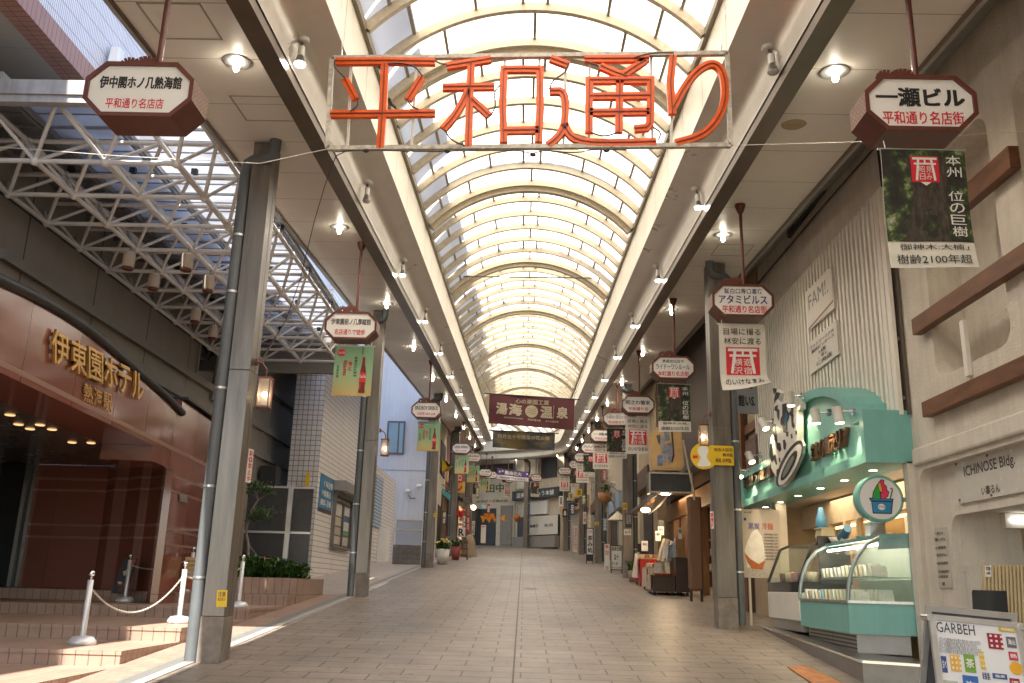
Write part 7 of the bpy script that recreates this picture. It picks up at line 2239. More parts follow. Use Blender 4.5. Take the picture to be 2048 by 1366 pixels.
for i in range(10):
    y = 14.95 + (i % 5) * .34; x = 4.62 + .3 * (i // 5)
    o = MB().lathe([(.001, 1.905), (.12, 1.905), (.13, 2.05), (.11, 2.06), (.10, 2.02), (.001, 2.05 + .05 * rr.random())], (x, y, 0), 14).build('ice_cream_tub', [mat('tub_vanilla', (.6, .52, .36), .5, var=.15, scale=20), mat('tub_choc', (.14, .07, .04), .5, var=.2, scale=20), mat('tub_berry', (.45, .16, .18), .5, var=.2, scale=20)][i % 3])
    tag(o, 'round tub of ice cream under the slanted glass of the freezer case', 'tub', 'tubs in the freezer case')
# goods on top of the cases
def small(name, label, cat, shapes):
    t = None
    m = MB(); shapes(m[0] if isinstance(m, tuple) else m)
    return m
for nm, lb, px, r, h, mt in (('cream_box', 'cream plastic box on the black end panel of the freezer', (1650, 1070), .16, .14, mat('box_cream', (.62, .56, .38), .5)), ('blue_cup_stack', 'tilted stack of blue paper cups on the display case', (1692, 1077), .0, .0, None), ('white_lid_stack', 'pile of white lids on the display case', (1674, 1080), .13, .10, M_print), ('teal_bowl', 'small teal bowl on the display case', (1722, 1079), .08, .06, mat('bowl_teal', (.05, .32, .36), .4)), ('grey_till', 'small grey card terminal on the display case', (1752, 1074), .10, .2, mat('till_grey', (.30, .34, .35), .4))):
    X = 4.98; c = aX(*px, X); z = 2.50 if nm != 'cream_box' else 2.62
    t = thing(nm, lb, nm.split('_')[-1], (X, c.y, z))
    if nm == 'blue_cup_stack':
        MB().tube([(0, .16, .08), (-.02, -.16, .20)], .07, 14, radii=[.085, .06]).build('cups', mat('cup_blue', (.03, .18, .36), .4, var=.08), t, False)
        MB().box((-.06, .02, 0), (.06, .14, .07)).build('rest', M_print, t, False)
    elif nm in ('cream_box', 'grey_till'):
        m = MB(); m.hexa([(-.12, -r, 0), (.12, -r, 0), (.12, r, 0), (-.12, r, 0)], [(-.10, -r * .95, h), (.10, -r * .95, h), (.10, r * .95, h), (-.10, r * .95, h)]); m.build('body', mt, t, False, .01)
        MB().box((-.125, -r * 1.02, h), (.125, r * 1.02, h + .02)).build('lid', mt, t, False)
    else:
        MB().lathe([(.001, 0), (r * .6, 0), (r, h), (r * .93, h), (.001, h * .5)], (0, 0, 0), 18).build('body', mt, t, False)
# soft ice poster
t = thing('poster_board', 'white poster board with a big soft ice cone beside the freezer case', 'poster', aY(1523, 1150, 17.2))
YQ = 17.2
fc = quad_face(aY(1486, 1155, YQ), aY(1562, 1157, YQ), aY(1484, 1018, YQ))
MB().slab([fc.p(0, 0), fc.p(1, 0), fc.p(1, 1), fc.p(0, 1)], (0, .03, 0)).build('panel', mat('poster_cream', (.50, .45, .385), .4, var=.03), t)
m = MB(); write(m, fc, '黒炭', .16, .70, .46, .80, d=.004, bold=.015); m.build('purple_lettering', mat('ink_violet', (.10, .08, .35), .5, var=0), t)
m = MB(); write(m, fc, '冷麺', .52, .70, .82, .80, d=.004, bold=.015); m.build('red_lettering', mat('ink_brick', (.55, .08, .05), .5, var=0), t)
m = MB()
for i in range(9): write(m, fc, 'KARAMERU SOFT'[: 13 - i % 3], .58, .62 - i * .045, .95, .645 - i * .045, d=.004, bold=.02)
write(m, fc, 'No.+085', .05, .94, .25, .965, d=.004); m.build('lettering', M_ink, t)
m = MB(); patch(m, fc, .04, .83, .11, .87, .004); m.build('blue_mark', M_navy, t)
m = MB(); poly(m, fc, [(.12, .14), (.05, .40), (.13, .52), (.25, .66), (.38, .72), (.52, .60), (.58, .42), (.62, .28), (.50, .20)], .003); m.build('soft_ice_picture', mat('print_softice', (.78, .76, .72), .5, var=.12, scale=6), t)
m = MB(); poly(m, fc, [(.05, .36), (.20, .27), (.42, .20), (.60, .26), (.52, .12), (.24, .13), (.12, .22)], .005); m.build('cone_picture', mat('print_cone', (.42, .13, .03), .5, var=.2, scale=14), t)
m = MB()
for i in range(4): patch(m, fc, .08 + i * .15, .03, .19 + i * .15, .12, .005)
m.build('cup_picture', mat('print_cups', (.45, .42, .38), .5, var=.5, scale=40), t)
m = MB()
for x in (1500, 1545):
    a = aY(x, 1155, YQ); m.bar((a.x, YQ + .04, T * YQ), (a.x, YQ + .04, a.z + .4), .04, .04)
m.build('leg', M_shopw, t)
# orange door mat
t = MB(); P = [G(*aH(x, y).xy, .008) for x, y in ((1575, 1336), (1612, 1334), (1720, 1385), (1660, 1392))]
t.slab(P[::-1], (0, 0, .008)); tag(t.build('floor_mat', mat('orange_mat', (.50, .20, .07), .8, var=.35, scale=9)), 'orange printed floor mat before the steel plinth', 'mat')
# grey board with heavy lettering by the post, framed pictures
t, fc = facing_sign('projecting_sign', 'grey board with heavy black lettering behind the broad steel post', ((1474, 826), (1511, 690)), 18.2, mt=mat('board_grey', (.30, .31, .33), .5, var=.05), ink=M_ink, body=[('熱', (.12, .66, .92, .93)), ('郷', (.12, .36, .92, .63)), ('館いS.', (.1, .10, .85, .26))], bold=.05)
M_frame = mat('picture_frame', (.12, .06, .035), .4, var=.2)
hw = thing('timber_front', 'timber framed upper front with framed picture between post and mint fascia', 'shop front', (4.9, 20, 4.5))
MB().box((4.95, 18.7, 1.0), (5.3, 24, 10)).build('wall', mat('tan_plaster', (.38, .28, .18), .8, var=.1), hw)
for z in (5.1, 4.1, 6.2): MB().box((4.88, 18.75, z), (4.949, 24, z + .2)).build('timber_rail', M_timber, hw)
MB().box((4.86, 18.8, 3.6), (4.90, 19.9, 4.95)).build('picture_frame', M_frame, hw)
MB().box((4.85, 18.9, 3.7), (4.859, 19.8, 4.85)).build('picture', mat('dark_picture', (.14, .08, .07), .3, var=.8, scale=3, stretch=(1, 4, 1)), hw)
# yellow price sign at the post
t = thing('price_sign', 'yellow disc and tab price sign with white doll shape on the broad steel post', 'sign', aY(1440, 912, 16.3))
YS2 = 16.42
c = aY(1408, 912, YS2); r_ = 27 / 1866 * YS2 * 1.02
m = MB(); n = 36; m.slab([(c.x + r_ * math.cos(2 * math.pi * i / n), YS2, c.z + r_ * math.sin(2 * math.pi * i / n)) for i in range(n)], (0, .03, 0))
a, b = aY(1424, 930, YS2), aY(1467, 892, YS2); m.box((a.x, YS2 + .003, a.z), (b.x, YS2 + .027, b.z)); m.build('panel', mat('price_yellow', (.72, .45, .01), .45, var=.04), t)
fc = Face((a.x, YS2, a.z), (1, 0, 0), (0, 0, 1), b.x - a.x, b.z - a.z, (0, -1, 0))
m = MB(); write(m, fc, '昭虫大捉売', .12, .70, .95, .88, d=.004, bold=.01); write(m, fc, '韓焼艦', .50, .44, .95, .62, d=.004, bold=.01); write(m, fc, '¥8.09%', .16, .14, .88, .36, d=.004, bold=.01); m.build('lettering', mat('ink_dark_brown', (.08, .04, .01), .5, var=0), t)
Q3 = lambda x, y: aY(1240 + x * .16107, 780 + y * .16107, YS2 - .004)
m = MB(); m.add([Q3(*p) for p in ((1010, 690), (1060, 690), (1095, 715), (1100, 760), (1085, 800), (1075, 830), (1100, 880), (1130, 920), (1110, 945), (1040, 955), (975, 945), (955, 925), (985, 880), (1000, 830), (975, 800), (960, 750), (975, 712))], [tuple(range(17))[::-1]]); m.build('doll_shape', M_print, t)
m = MB(); m.add([Q3(*p) for p in ((905, 812), (965, 812), (965, 848), (905, 848))], [(3, 2, 1, 0)]); m.build('red_mark', M_signred, t)

# ------------------------------------------------------------------ goods shop beyond the broad post
XG = 4.75
M_dkwall = mat('dark_timber_wall', (.075, .05, .036), .6, var=.25, scale=2, stretch=(5, 5, .6))
M_amb = mat('amber_panel', (.30, .155, .065), .5, var=.25, scale=2, stretch=(4, 4, .7))
M_grey = mat('grey_plaster', (.28, .255, .22), .8, var=.12)
gs = thing('goods_shop', 'dark timber goods shop with amber interior and sloping eave', 'shop', (XG, 26, 1.8))
m = MB(); m.box((XG + .15, 19.95, 1.0), (11, 23.0, 11)); m.box((XG + .15, 23.0, 4.6), (11, 31.5, 11)); m.box((XG + .15, 30.6, 1.0), (11, 31.5, 4.599)); m.build('wall', M_dkwall, gs)
m = MB(); m.box((XG + .05, 20.0, 1.2), (XG + .14, 20.25, 9.0)); m.box((XG + .05, 21.2, 1.2), (XG + .14, 21.5, 9.0)); m.box((XG + .05, 22.6, 1.2), (XG + .14, 22.9, 9.0)); m.build('timber_post', M_timber, gs)
m = MB(); m.box((XG + 1.6, 23, 1.0), (XG + 1.7, 30.6, 4.6)); m.build('interior_wall', M_amb, gs)
m = MB(); m.box((XG + .2, 23, 4.45), (XG + 1.7, 30.6, 4.55)); m.build('interior_ceiling', M_amb, gs)
for i, (y, w, mt) in enumerate(((23.0, .5, M_grey), (24.7, .22, M_amb), (26.2, .25, M_amb), (27.9, .3, M_wood), (29.2, .25, M_amb), (30.3, .3, M_wood))):
    MB().box((XG + .02, y, T * 23 - .3), (XG + .20, y + w, 4.44)).build('timber_column', mt, gs)
m = MB(); m.box((XG, 23.0, 3.9), (XG + .12, 30.6, 4.44)); m.build('lintel', M_amb, gs)
# eave
e0, e1 = aX(1297, 985, 3.25), aX(1264, 1011, 3.25)
ze = (e0.z + e1.z) / 2
m = MB(); y0, y1 = 23.6, 30.5
za_, zb3_ = aX(1300, 985, 3.30).z, 5.35
m.add([(3.55, y0, ze + .1), (3.55, y1, ze + .1), (XG + .2, y1, 5.3), (XG + .2, y0, 5.3), (3.55, y0, ze), (3.55, y1, ze), (XG + .2, y1, 5.0), (XG + .2, y0, 5.0)], [(3, 2, 1, 0), (4, 5, 6, 7), (0, 1, 5, 4), (1, 2, 6, 5), (2, 3, 7, 6), (3, 0, 4, 7)])
m.build('eave_roof', mat('grey_eave', (.13, .125, .12), .5, var=.15), gs)
for k in range(9):
    y = y0 + .1 + k * .82
    MB().bar((3.62, y, ze - .02), (XG + .15, y, 4.96), .07, .09).build('rafter', M_amb, gs)
t, fc = facing_sign('lightbox_sign', 'long dark lightbox sign with pale rounded edge under the octagonal picture board', ((1298, 985), (1385, 946)), 22.6, mt=mat('smoked_sign', (.045, .045, .047), .2, var=.3, scale=2), th=.5)
m = MB(); framed(m, fc, .04, .003, fc.n * .015); m.build('edge_frame', mat('sign_edge', (.40, .36, .30), .4, var=.05), t)
# octagonal picture board: plain abstract brush marks
YO = 22.8
P = [aY(*p, YO) for p in ((1304, 940), (1362, 941), (1369, 932), (1363, 862), (1352, 853), (1310, 855), (1297, 870))]
t = thing('picture_board', 'octagonal tan picture board with loose grey brush marks above the dark lightbox', 'sign', P[0])
m = MB(); m.slab(P[::-1], (0, .4, 0)); m.build('case', mat('board_tan', (.52, .36, .20), .5, var=.08), t)
c = sum(P, Vector()) / len(P)
inn = [c + (p - c) * .90 + Vector((0, -.012, 0)) for p in P]
m = MB(); m.add(inn, [tuple(range(len(inn)))]); m.build('face', mat('board_sand', (.60, .38, .15), .5, var=.12, scale=3), t)
bx0, bx1, bz0, bz1 = min(p.x for p in inn), max(p.x for p in inn), min(p.z for p in inn), max(p.z for p in inn)
fcb = Face((bx0, YO - .012, bz0), (1, 0, 0), (0, 0, 1), bx1 - bx0, bz1 - bz0, (0, -1, 0))
for i, (pts, cl) in enumerate((([(.42, .95), (.58, .98), (.60, .70), (.46, .66)], (.16, .22, .30)), ([(.2, .3), (.35, .34), (.36, .05), (.2, .04)], (.16, .22, .34)), ([(.18, .80), (.30, .84), (.33, .55), (.24, .6)], (.12, .10, .09)), ([(.34, .9), (.44, .7), (.56, .3), (.44, .05), (.36, .2), (.30, .6)], (.30, .30, .32)), ([(.5, .6), (.66, .66), (.70, .2), (.56, .1)], (.22, .24, .28)), ([(.64, .95), (.70, .95), (.74, .3), (.66, .12), (.64, .18), (.69, .35)], (.05, .035, .03)))):
    m = MB(); poly(m, fcb, pts, .004 + .002 * i); m.build('brush_mark', mat('brush_%d' % i, cl, .6, var=.5, scale=10), t)
# lamp, paper awning, blind
p = aY(1291, 1020, 25.6)
t = thing('eave_lamp', 'lit oval lamp under the goods shop eave', 'lamp', p)
MB().ball(p, .09, 12, 8, (1.5, 1, .8)).build('globe', glow('eave_lamp_glow', (1, .82, .5), 6), t); MB().tube([p, (p.x + .1, p.y, 4.6)], .012, 6).build('stem', M_wire, t)
ld = bpy.data.lights.new('eave_light', 'POINT'); ld.energy = 22; ld.color = (1, .72, .42); ld.shadow_soft_size = .12
lo = bpy.data.objects.new('eave_light', ld); COL.objects.link(lo); lo.parent = t; lo.location = (.6, .2, -.12)
ld = bpy.data.lights.new('interior_light', 'AREA'); ld.energy = 30; ld.size = 2.2; ld.color = (1, .72, .42)
lo = bpy.data.objects.new('interior_light', ld); COL.objects.link(lo); lo.parent = gs; lo.location = Vector((XG + .9, 27, 4.4)) - gs.location
t = thing('hanging_sheet', 'slanting pale cloth sheet under the goods shop eave', 'awning', aY(1320, 1000, 24.4))
a, b, c, d = aY(1316, 985, 24.2), aY(1341, 985, 24.0), aY(1321, 1012, 25.2), aY(1297, 1030, 25.6)
m = MB(); m.slab([a, b, c, d], (0, .01, .01)); m.build('cloth', mat('pale_sheet', (.48, .43, .36), .8, var=.12, scale=6), t)
# tall brown padded board at the corner of the shop
a, b = aY(1380, 1180, 22.4), aY(1403, 993, 22.4)
t = thing('brown_board', 'tall rounded brown board standing on legs beside the goods shop', 'board', (a.x, 22.4, 1.5))
MB().box((a.x, 22.4, a.z), (b.x, 22.65, b.z)).build('board', mat('brown_vinyl', (.17, .085, .045), .5, var=.1), t, bevel=.05)
m = MB(); m.box((a.x + .02, 22.45, T * 22.4), (a.x + .07, 22.55, a.z + .01)); m.box((b.x - .07, 22.45, T * 22.4), (b.x - .02, 22.55, a.z + .01)); m.build('leg', M_black, t)
tag(MB().tube([aY(1367, 880, 22.2), aY(1376, 930, 22.2), aY(1386, 975, 22.2), aY(1389, 1000, 22.2)], .03, 8).build('flexible_duct', mat('duct_cream', (.42, .36, .27), .6)), 'cream flexible duct running down beside the octagonal picture board', 'duct')
# counters and tables with goods
def cabinet(label, px0, px1, ytop, Y, depth, mt, name='goods_counter'):
    a = aY(px0, 1190, Y); b = aY(px1, 1190, Y); zt = aY((px0 + px1) / 2, ytop, Y).z; zg = T * Y
    t = thing(name, label, 'counter', ((a.x + b.x) / 2, Y, zg), None)
    MB().box((a.x, Y, zg + .09), (b.x, Y + depth, zt - .03)).build('body', mt, t, bevel=.006)
    MB().box((a.x - .015, Y - .015, zt - .027), (b.x + .015, Y + depth, zt)).build('top', mt, t, bevel=.004)
    for x in (a.x + .06, b.x - .06):
        for y in (Y + .08, Y + depth - .08): MB().lathe([(.001, -.0), (.035, 0), (.035, .085), (.001, .09)], (x, y, zg), 10).build('caster', M_black, t)
    return t, a.x, b.x, zt
M_dwood = mat('dark_brown_counter', (.045, .024, .016), .4, var=.2, scale=3, stretch=(1, 1, 4))
t, x0, x1, zt = cabinet('low dark brown counter with red trays nearest the broad post', 1306, 1351, 1151, 24.2, 1.1, M_dwood)
t2, x2, x3, zt2 = cabinet('tall dark brown counter beside the low one', 1352.5, 1381, 1115, 24.2, 1.2, M_dwood)
rr = random.Random(12)
def put_on(name, label, cat, loc, fn, mt, group=None):
    t = MB(); fn(t); o = t.build(name, mt); o.location = loc; return tag(o, label, cat, group)
for i in range(3):
    put_on('red_tray', 'shallow red tray of goods on the low dark counter', 'tray', (x0 + .17 + .17 * i, 24.4 + .12 * i, zt + .003), lambda m: (m.hexa([(-.10, -.16, 0), (.10, -.16, 0), (.10, .16, 0), (-.10, .16, 0)], [(-.13, -.2, .05), (.13, -.2, .05), (.13, .2, .05), (-.13, .2, .05)])), mat('tray_red', (.50, .10, .04), .5, var=.3, scale=14), 'red trays on the low counter')
put_on('patterned_cloth', 'speckled cloth hanging over the edge of the low dark counter', 'cloth', (x0 - .03, 24.25, zt), lambda m: (m.box((-.04, 0, -.35), (-.02, .5, .02)), m.box((-.02, 0, .004), (.16, .5, .02))), mat('speckled_cloth', (.48, .38, .24), .8, var=.6, scale=40))
def packet(m, w=.13, h=.34):
    m.hexa([(-w, -.03, 0), (w, -.03, 0), (w, .03, 0), (-w, .03, 0)], [(-w * .8, .02, h), (w * .8, .02, h), (w * .8, .05, h), (-w * .8, .05, h)])
cols = [mat('pack_grey', (.42, .40, .36), .6, var=.25, scale=12), mat('pack_cream', (.58, .50, .36), .6, var=.2, scale=12), mat('pack_white', (.64, .62, .58), .6, var=.15, scale=12), mat('pack_blue', (.30, .36, .44), .6, var=.2, scale=12)]
for i in range(9):
    put_on('packaged_good', 'upright packet of goods on the counters of the goods shop', 'packet', (x1 - .28 + .11 * (i % 4) + rr.uniform(-.03, .03), 24.75 + .18 * (i // 4), zt + .003 if i % 4 < 2 else max(zt, zt2) + .003), packet, cols[i % 4], 'packets on the goods shop counters')
t, fc = leaning('price_card', 'white price card on an orange easel on the tall dark counter', 'card', ((1357, 1078), (1364, 1078), (1357, 1055)), 24.6, .05, M_print, .01)
m = MB(); write(m, fc, '特価', .1, .5, .9, .85, d=.004); m.build('lettering', M_ink, t)
MB().box((fc.o.x - .05, 24.7, zt2), (fc.o.x + .18, 24.76, fc.o.z + .1)).build('easel', M_amb, t)
def table(label, px0, px1, ytop, Y, depth, skirt, boxes, gi):
    a = aY(px0, 1180, Y); b = aY(px1, 1180, Y); zt = aY(px0, ytop, Y).z; zg = T * Y
    t = thing('goods_table', label, 'table', ((a.x + b.x) / 2, Y, zg))
    MB().box((a.x - .03, Y - .03, zt - .04), (b.x + .03, Y + depth, zt)).build('tabletop', mat('pale_wood', (.46, .32, .16), .5, var=.15), t)
    for x in (a.x + .03, b.x - .03):
        for y in (Y + .03, Y + depth - .06): MB().box((x - .025, y - .025, zg), (x + .025, y + .025, zt - .041)).build('leg', M_wood, t)
    m = MB(); n = 14
    for i in range(n):
        u0, u1 = a.x + (b.x - a.x) * i / n, a.x + (b.x - a.x) * (i + 1) / n
        m.quad((u0, Y - .035 + .02 * (i % 2), zg + .12), (u1, Y - .035 + .02 * ((i + 1) % 2), zg + .12), (u1, Y - .033, zt - .045), (u0, Y - .033, zt - .045))
    for i in range(8):
        v0, v1 = Y + depth * i / 8, Y + depth * (i + 1) / 8
        m.quad((a.x - .033 - .02 * ((i + 1) % 2), v1, zg + .12), (a.x - .033 - .02 * (i % 2), v0, zg + .12), (a.x - .032, v0, zt - .045), (a.x - .032, v1, zt - .045))
    m.build('skirt_cloth', skirt, t)
    for i in range(boxes):
        put_on('sweet_box', 'open box of round sweets on table ' + gi, 'box', (a.x + .10 + (b.x - a.x - .12) * (i % 4) / 3.4, Y + .14 + .34 * (i // 4), zt + .002), lambda m: (m.box((-.075, -.14, 0), (.075, .14, .06)), [m.ball((-.035 + .07 * (k % 2), -.09 + .06 * (k // 2), .07), .03, 6, 4) for k in range(8)]), mat('sweet_box_%d' % (i % 2), [(.58, .46, .30), (.50, .16, .07)][i % 2], .6, var=.35, scale=26), 'open sweet boxes on table ' + gi)
table('goods table with striped pale skirt just behind the low counter', 1296, 1330, 1133, 25.7, 1.0, mat('striped_skirt', (.50, .42, .34), .8, var=.35, scale=14, stretch=(6, 6, .2)), 8, 'with striped skirt')
table('goods table with red skirt second behind the low counter', 1280, 1315, 1115, 27.6, 1.0, mat('red_skirt', (.42, .03, .03), .8, var=.2), 8, 'with red skirt')
for i, (x, y, Y, mt) in enumerate(((1272, 1107, 27.9, M_cloth), (1276, 1104, 28.3, mat('grey_cloth', (.30, .28, .27), .8, var=.2)))):
    p = aY(x, y, Y)
    m = MB(); m.hexa([(-.10, -.03, -.7), (.10, -.05, -.72), (.12, .05, -.7), (-.12, .05, -.68)], [(-.03, -.02, 0), (.04, -.02, 0), (.04, .02, 0), (-.03, .02, 0)])
    o = m.build('hanging_cloth', mt); o.location = p; tag(o, ['pale cloth bag hanging at the end of the red skirted table', 'grey cloth bag hanging beside the pale one'][i], 'cloth bag')
pot_plant('low planter box with dark plant at the foot of the framed notice post', 1268, 1170, 29.8, mat('box_tan', (.28, .2, .13), .6, var=.1), .20, .35, 70)
for i, (x0, y0, x1, y1, Y, mt, lb) in enumerate(((1283, 1102, 1296, 1082, 27.0, M_print, 'white and blue notice standing behind the red skirted table'), (1311, 1082, 1322, 1062, 26.4, M_print, 'lower white notice hanging on the amber column'), (1316, 1070, 1328, 1053, 26.6, M_print, 'upper white notice hanging on the amber column'), (1317, 1055, 1328, 1040, 26.8, M_black, 'small black board hanging on the amber column'))):
    t, fc = facing_sign('shop_notice', lb, ((x0, y0), (x1, y1)), Y, body=('案内' if mt is M_print else None), mt=mt, th=.02, cat='notice', box=(.2, .55, .8, .8))
# notices on the posts
t, fc = facing_sign('framed_notice', 'framed dark photo notice on the post beside the yellow stall', ((1250, 1055), (1264, 1027)), 32.0 - .20, mt=M_black, th=.012, cat='notice')
m = MB(); patch(m, fc, .12, .25, .88, .92, .004); m.build('photo', mat('print_grey', (.20, .19, .18), .5, var=.8, scale=18), t)
facing_sign('post_notice', 'small white notice below the framed photo notice', ((1248, 1070), (1262, 1059)), 32.0 - .20, body='331号', mt=M_print, th=.012, cat='notice')
facing_sign('sticker', 'yellow square sticker on the post above the framed notice', ((1245, 1019), (1254, 1006)), 32.0 - .20, body='注意', mt=M_yel, ink=M_brown, th=.008, cat='sticker')
facing_sign('sticker', 'yellow sticker on the post just past the yellow stall', ((1190, 1050), (1198, 1044)), 44.3 - .20, body='注', mt=M_yel, ink=M_brown, th=.008, cat='sticker')
facing_sign('sticker', 'yellow sticker on the third hotel side post', ((867, 1034), (875, 1027)), 35.6 - .20, body='注', mt=M_yel, ink=M_brown, th=.008, cat='sticker')
facing_sign('sticker', 'tall white sticker with red writing on the side of the broad steel post', ((1421, 1057), (1427, 1023)), 16.45, body='禁煙区', mt=M_print, ink=M_red, th=.008, cat='sticker', vertical=True, box=(.1, .05, .9, .95))

# ------------------------------------------------------------------ right hand shops up to the bend
def rblock(name, label, y0, y1, z1, mt, x=4.6, cat='shop building'):
    t = thing(name, label, cat, (x, (y0 + y1) / 2, T * y0))
    MB().box((x, y0, T * y0 - .5), (x + 6, y1, z1)).build('wall', mt, t)
    return t
def rbox(t, name, mt, x, y0, y1, h0, h1, th=.05):
    zz = T * y0
    return MB().box((x - th, y0, zz + h0), (x, y1, zz + h1)).build(name, mt, t)
ys_ = rblock('yellow_stall', 'yellow walled stall with pale blue header', 36.5, 43.5, 14, mat('stall_cream', (.50, .43, .32), .7, var=.1))
rbox(ys_, 'yellow_wall', mat('stall_yellow', (.58, .42, .06), .5, var=.08), 4.6, 37, 42.6, 0, 2.6, .06)
MB().box((3.95, 38.2, T * 38 + 2.55), (4.6, 42.8, T * 38 + 3.25)).build('header', mat('header_blue', (.26, .33, .40), .5, var=.06), ys_)
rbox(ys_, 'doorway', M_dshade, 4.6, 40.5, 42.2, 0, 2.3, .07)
t = thing('cream_parasol', 'small cream parasol canopy beside the framed notice post', 'parasol', aY(1234, 1042, 36.5))
c = aY(1236, 1022, 36.2)
m = MB(); n = 12
for i in range(n):
    a, b = 2 * math.pi * i / n, 2 * math.pi * (i + 1) / n
    m.add([c, c + Vector((.42 * math.cos(a), .42 * math.sin(a), -.36)), c + Vector((.42 * math.cos(b), .42 * math.sin(b), -.36))], [(0, 1, 2)], False)
m.build('canopy', mat('parasol_cream', (.60, .52, .38), .8, var=.06), t); MB().tube([c, c + Vector((0, 0, -2.0))], .02, 6).build('pole', M_alu, t)
def menu_board(name, label, pts, Y, body, mt, ink, frame_mt, vertical=False, cols=1):
    t, fc = facing_sign(name, label, pts, Y, mt=mt, cat='sign board', th=.05)
    m = MB(); framed(m, fc, .035, .004, fc.n * .012); m.build('frame', frame_mt, t)
    m = MB()
    for s_, bx in body: (column if vertical else write)(m, fc, s_, *bx, d=.008, bold=.03)
    m.build('lettering', ink, t)
    m = MB(); zg = T * Y
    for a in (.06, .94):
        q = fc.p(a, 0); m.bar((q.x, Y + .03, zg), (q.x, Y + .03, q.z + .002), .04, .04)
    m.build('leg', frame_mt, t)
    return t, fc
menu_board('menu_board', 'white standing board with black brush writing in a dark frame', ((1221, 1140), (1245, 1091)), 35.0, [('温泉豆富', (.1, .78, .9, .93)), ('は十', (.3, .40, .7, .66)), ('らくわ', (.12, .2, .6, .34)), ('まんじゅう', (.1, .06, .92, .15))], M_print, M_ink, M_wood)
menu_board('menu_board', 'narrow white standing board with red square beside the dark framed one', ((1209, 1132), (1219, 1088)), 37.5, [('熱', (.2, .80, .8, .95)), ('甘酒', (.1, .5, .9, .7))], M_print, M_red, M_print)
t, fc = menu_board('menu_board', 'tall white board with bold black column writing past the yellow stall', ((1172, 1122), (1187, 1056)), 43.0, [('茶み処', (.22, .24, .86, .78))], M_print, M_ink, M_black, vertical=True)
m = MB(); patch(m, fc, 0, 0, 1, .2, .02); m.build('foot_panel', M_black, t)
m = MB(); write(m, fc, 'し々', .25, .84, .75, .94, d=.008); m.build('red_lettering', M_red, t)
for i, (x0, x1, Y) in enumerate(((1145, 1152, 50.5), (1148.5, 1155, 47.0))):
    t, fc = facing_sign('shop_flag', 'narrow white flag banner with red writing, %s of the pair before the far right shops' % ['farther', 'nearer'][i], ((x0, 1104), (x1, 1052)), Y, body='温泉まんじゅう', mt=M_cloth, ink=M_red, th=.02, cat='flag', vertical=True, box=(.15, .08, .85, .94), bold=.01)
    q = fc.p(0, 1); MB().tube([(q.x, Y, T * Y), (q.x, Y, q.z + .1)], .015, 6).build('pole', M_alu, t)
b3 = rblock('branch_shop', 'cream shop front with bare decorative branches past the yellow stall', 43.6, 50, 13, mat('shop_beige', (.48, .40, .30), .7, var=.12))
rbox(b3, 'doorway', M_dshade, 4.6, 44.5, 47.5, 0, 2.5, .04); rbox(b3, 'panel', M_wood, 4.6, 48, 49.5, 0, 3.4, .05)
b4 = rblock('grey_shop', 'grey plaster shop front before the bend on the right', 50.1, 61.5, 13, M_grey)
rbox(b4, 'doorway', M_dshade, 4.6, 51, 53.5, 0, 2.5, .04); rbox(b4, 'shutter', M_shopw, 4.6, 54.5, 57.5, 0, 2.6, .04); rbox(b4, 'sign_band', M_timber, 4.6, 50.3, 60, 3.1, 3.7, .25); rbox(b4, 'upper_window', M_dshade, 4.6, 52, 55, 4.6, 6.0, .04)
b5 = rblock('lattice_shop', 'tan fronted shop behind the framed notice post', 31.6, 36.4, 14, mat('shop_tan', (.36, .26, .16), .7, var=.15))
rbox(b5, 'doorway', M_dshade, 4.6, 32.6, 35.0, 0, 2.4, .04); rbox(b5, 'shelf_front', M_wood, 4.6, 35.1, 36.3, 0, 1.1, .5); rbox(b5, 'sign_band', M_wood, 4.6, 31.8, 36.3, 3.2, 3.9, .3)
# bare branches
t = thing('bare_branch', 'bare brown branches spreading over the yellow stall sign', 'branch', aY(1226, 1010, 37))
m = MB(); rr = random.Random(6)
def twig(p, d, L, r, k):
    q = p + d * L
    mid = p.lerp(q, .5) + Vector((rr.uniform(-.05, .05), 0, rr.uniform(-.05, .05)))
    m.tube([p, mid, q], r, 5, radii=[r, r * .8, r * .55])
    if k > 0:
        for _ in range(3):
            e = (d + Vector((rr.uniform(-.8, .8), rr.uniform(-.3, .3), rr.uniform(-.5, .8)))).normalized(); twig(p.lerp(q, rr.uniform(.5, 1)), e, L * .62, r * .55, k - 1)
twig(aY(1234, 1030, 37), Vector((-.35, 0, .9)).normalized(), .9, .035, 3); twig(aY(1240, 985, 37), Vector((-.8, 0, .5)).normalized(), .7, .025, 2)
m.build('twigs', M_bark, t)
t = thing('green_cluster', 'green paper leaf cluster with orange pot on the yellow stall header', 'decoration', aY(1212, 980, 40))
m = MB()
for i in range(90):
    m.cur = rr.choice((1, 2)); q = aY(1212 + rr.gauss(0, 3.5), 974 + rr.gauss(0, 7), 40 + rr.uniform(-.2, .2)); leaf(m, q, Vector((rr.uniform(-1, 1), rr.uniform(-1, 1), rr.uniform(-1, .6))), .18, .1)
m.build('leaves', M_leafs, t)
c = aY(1210, 1003, 40); MB().lathe([(.001, 0), (.25, 0), (.32, .38), (.001, .38)], c, 14).build('pot', mat('pot_orange', (.42, .17, .05), .6, var=.2), t)
facing_sign('display_column', 'white column panel on the ledge beside the green leaf cluster', ((1221, 1003), (1232, 965)), 40, mt=M_print, th=.2, cat='panel')
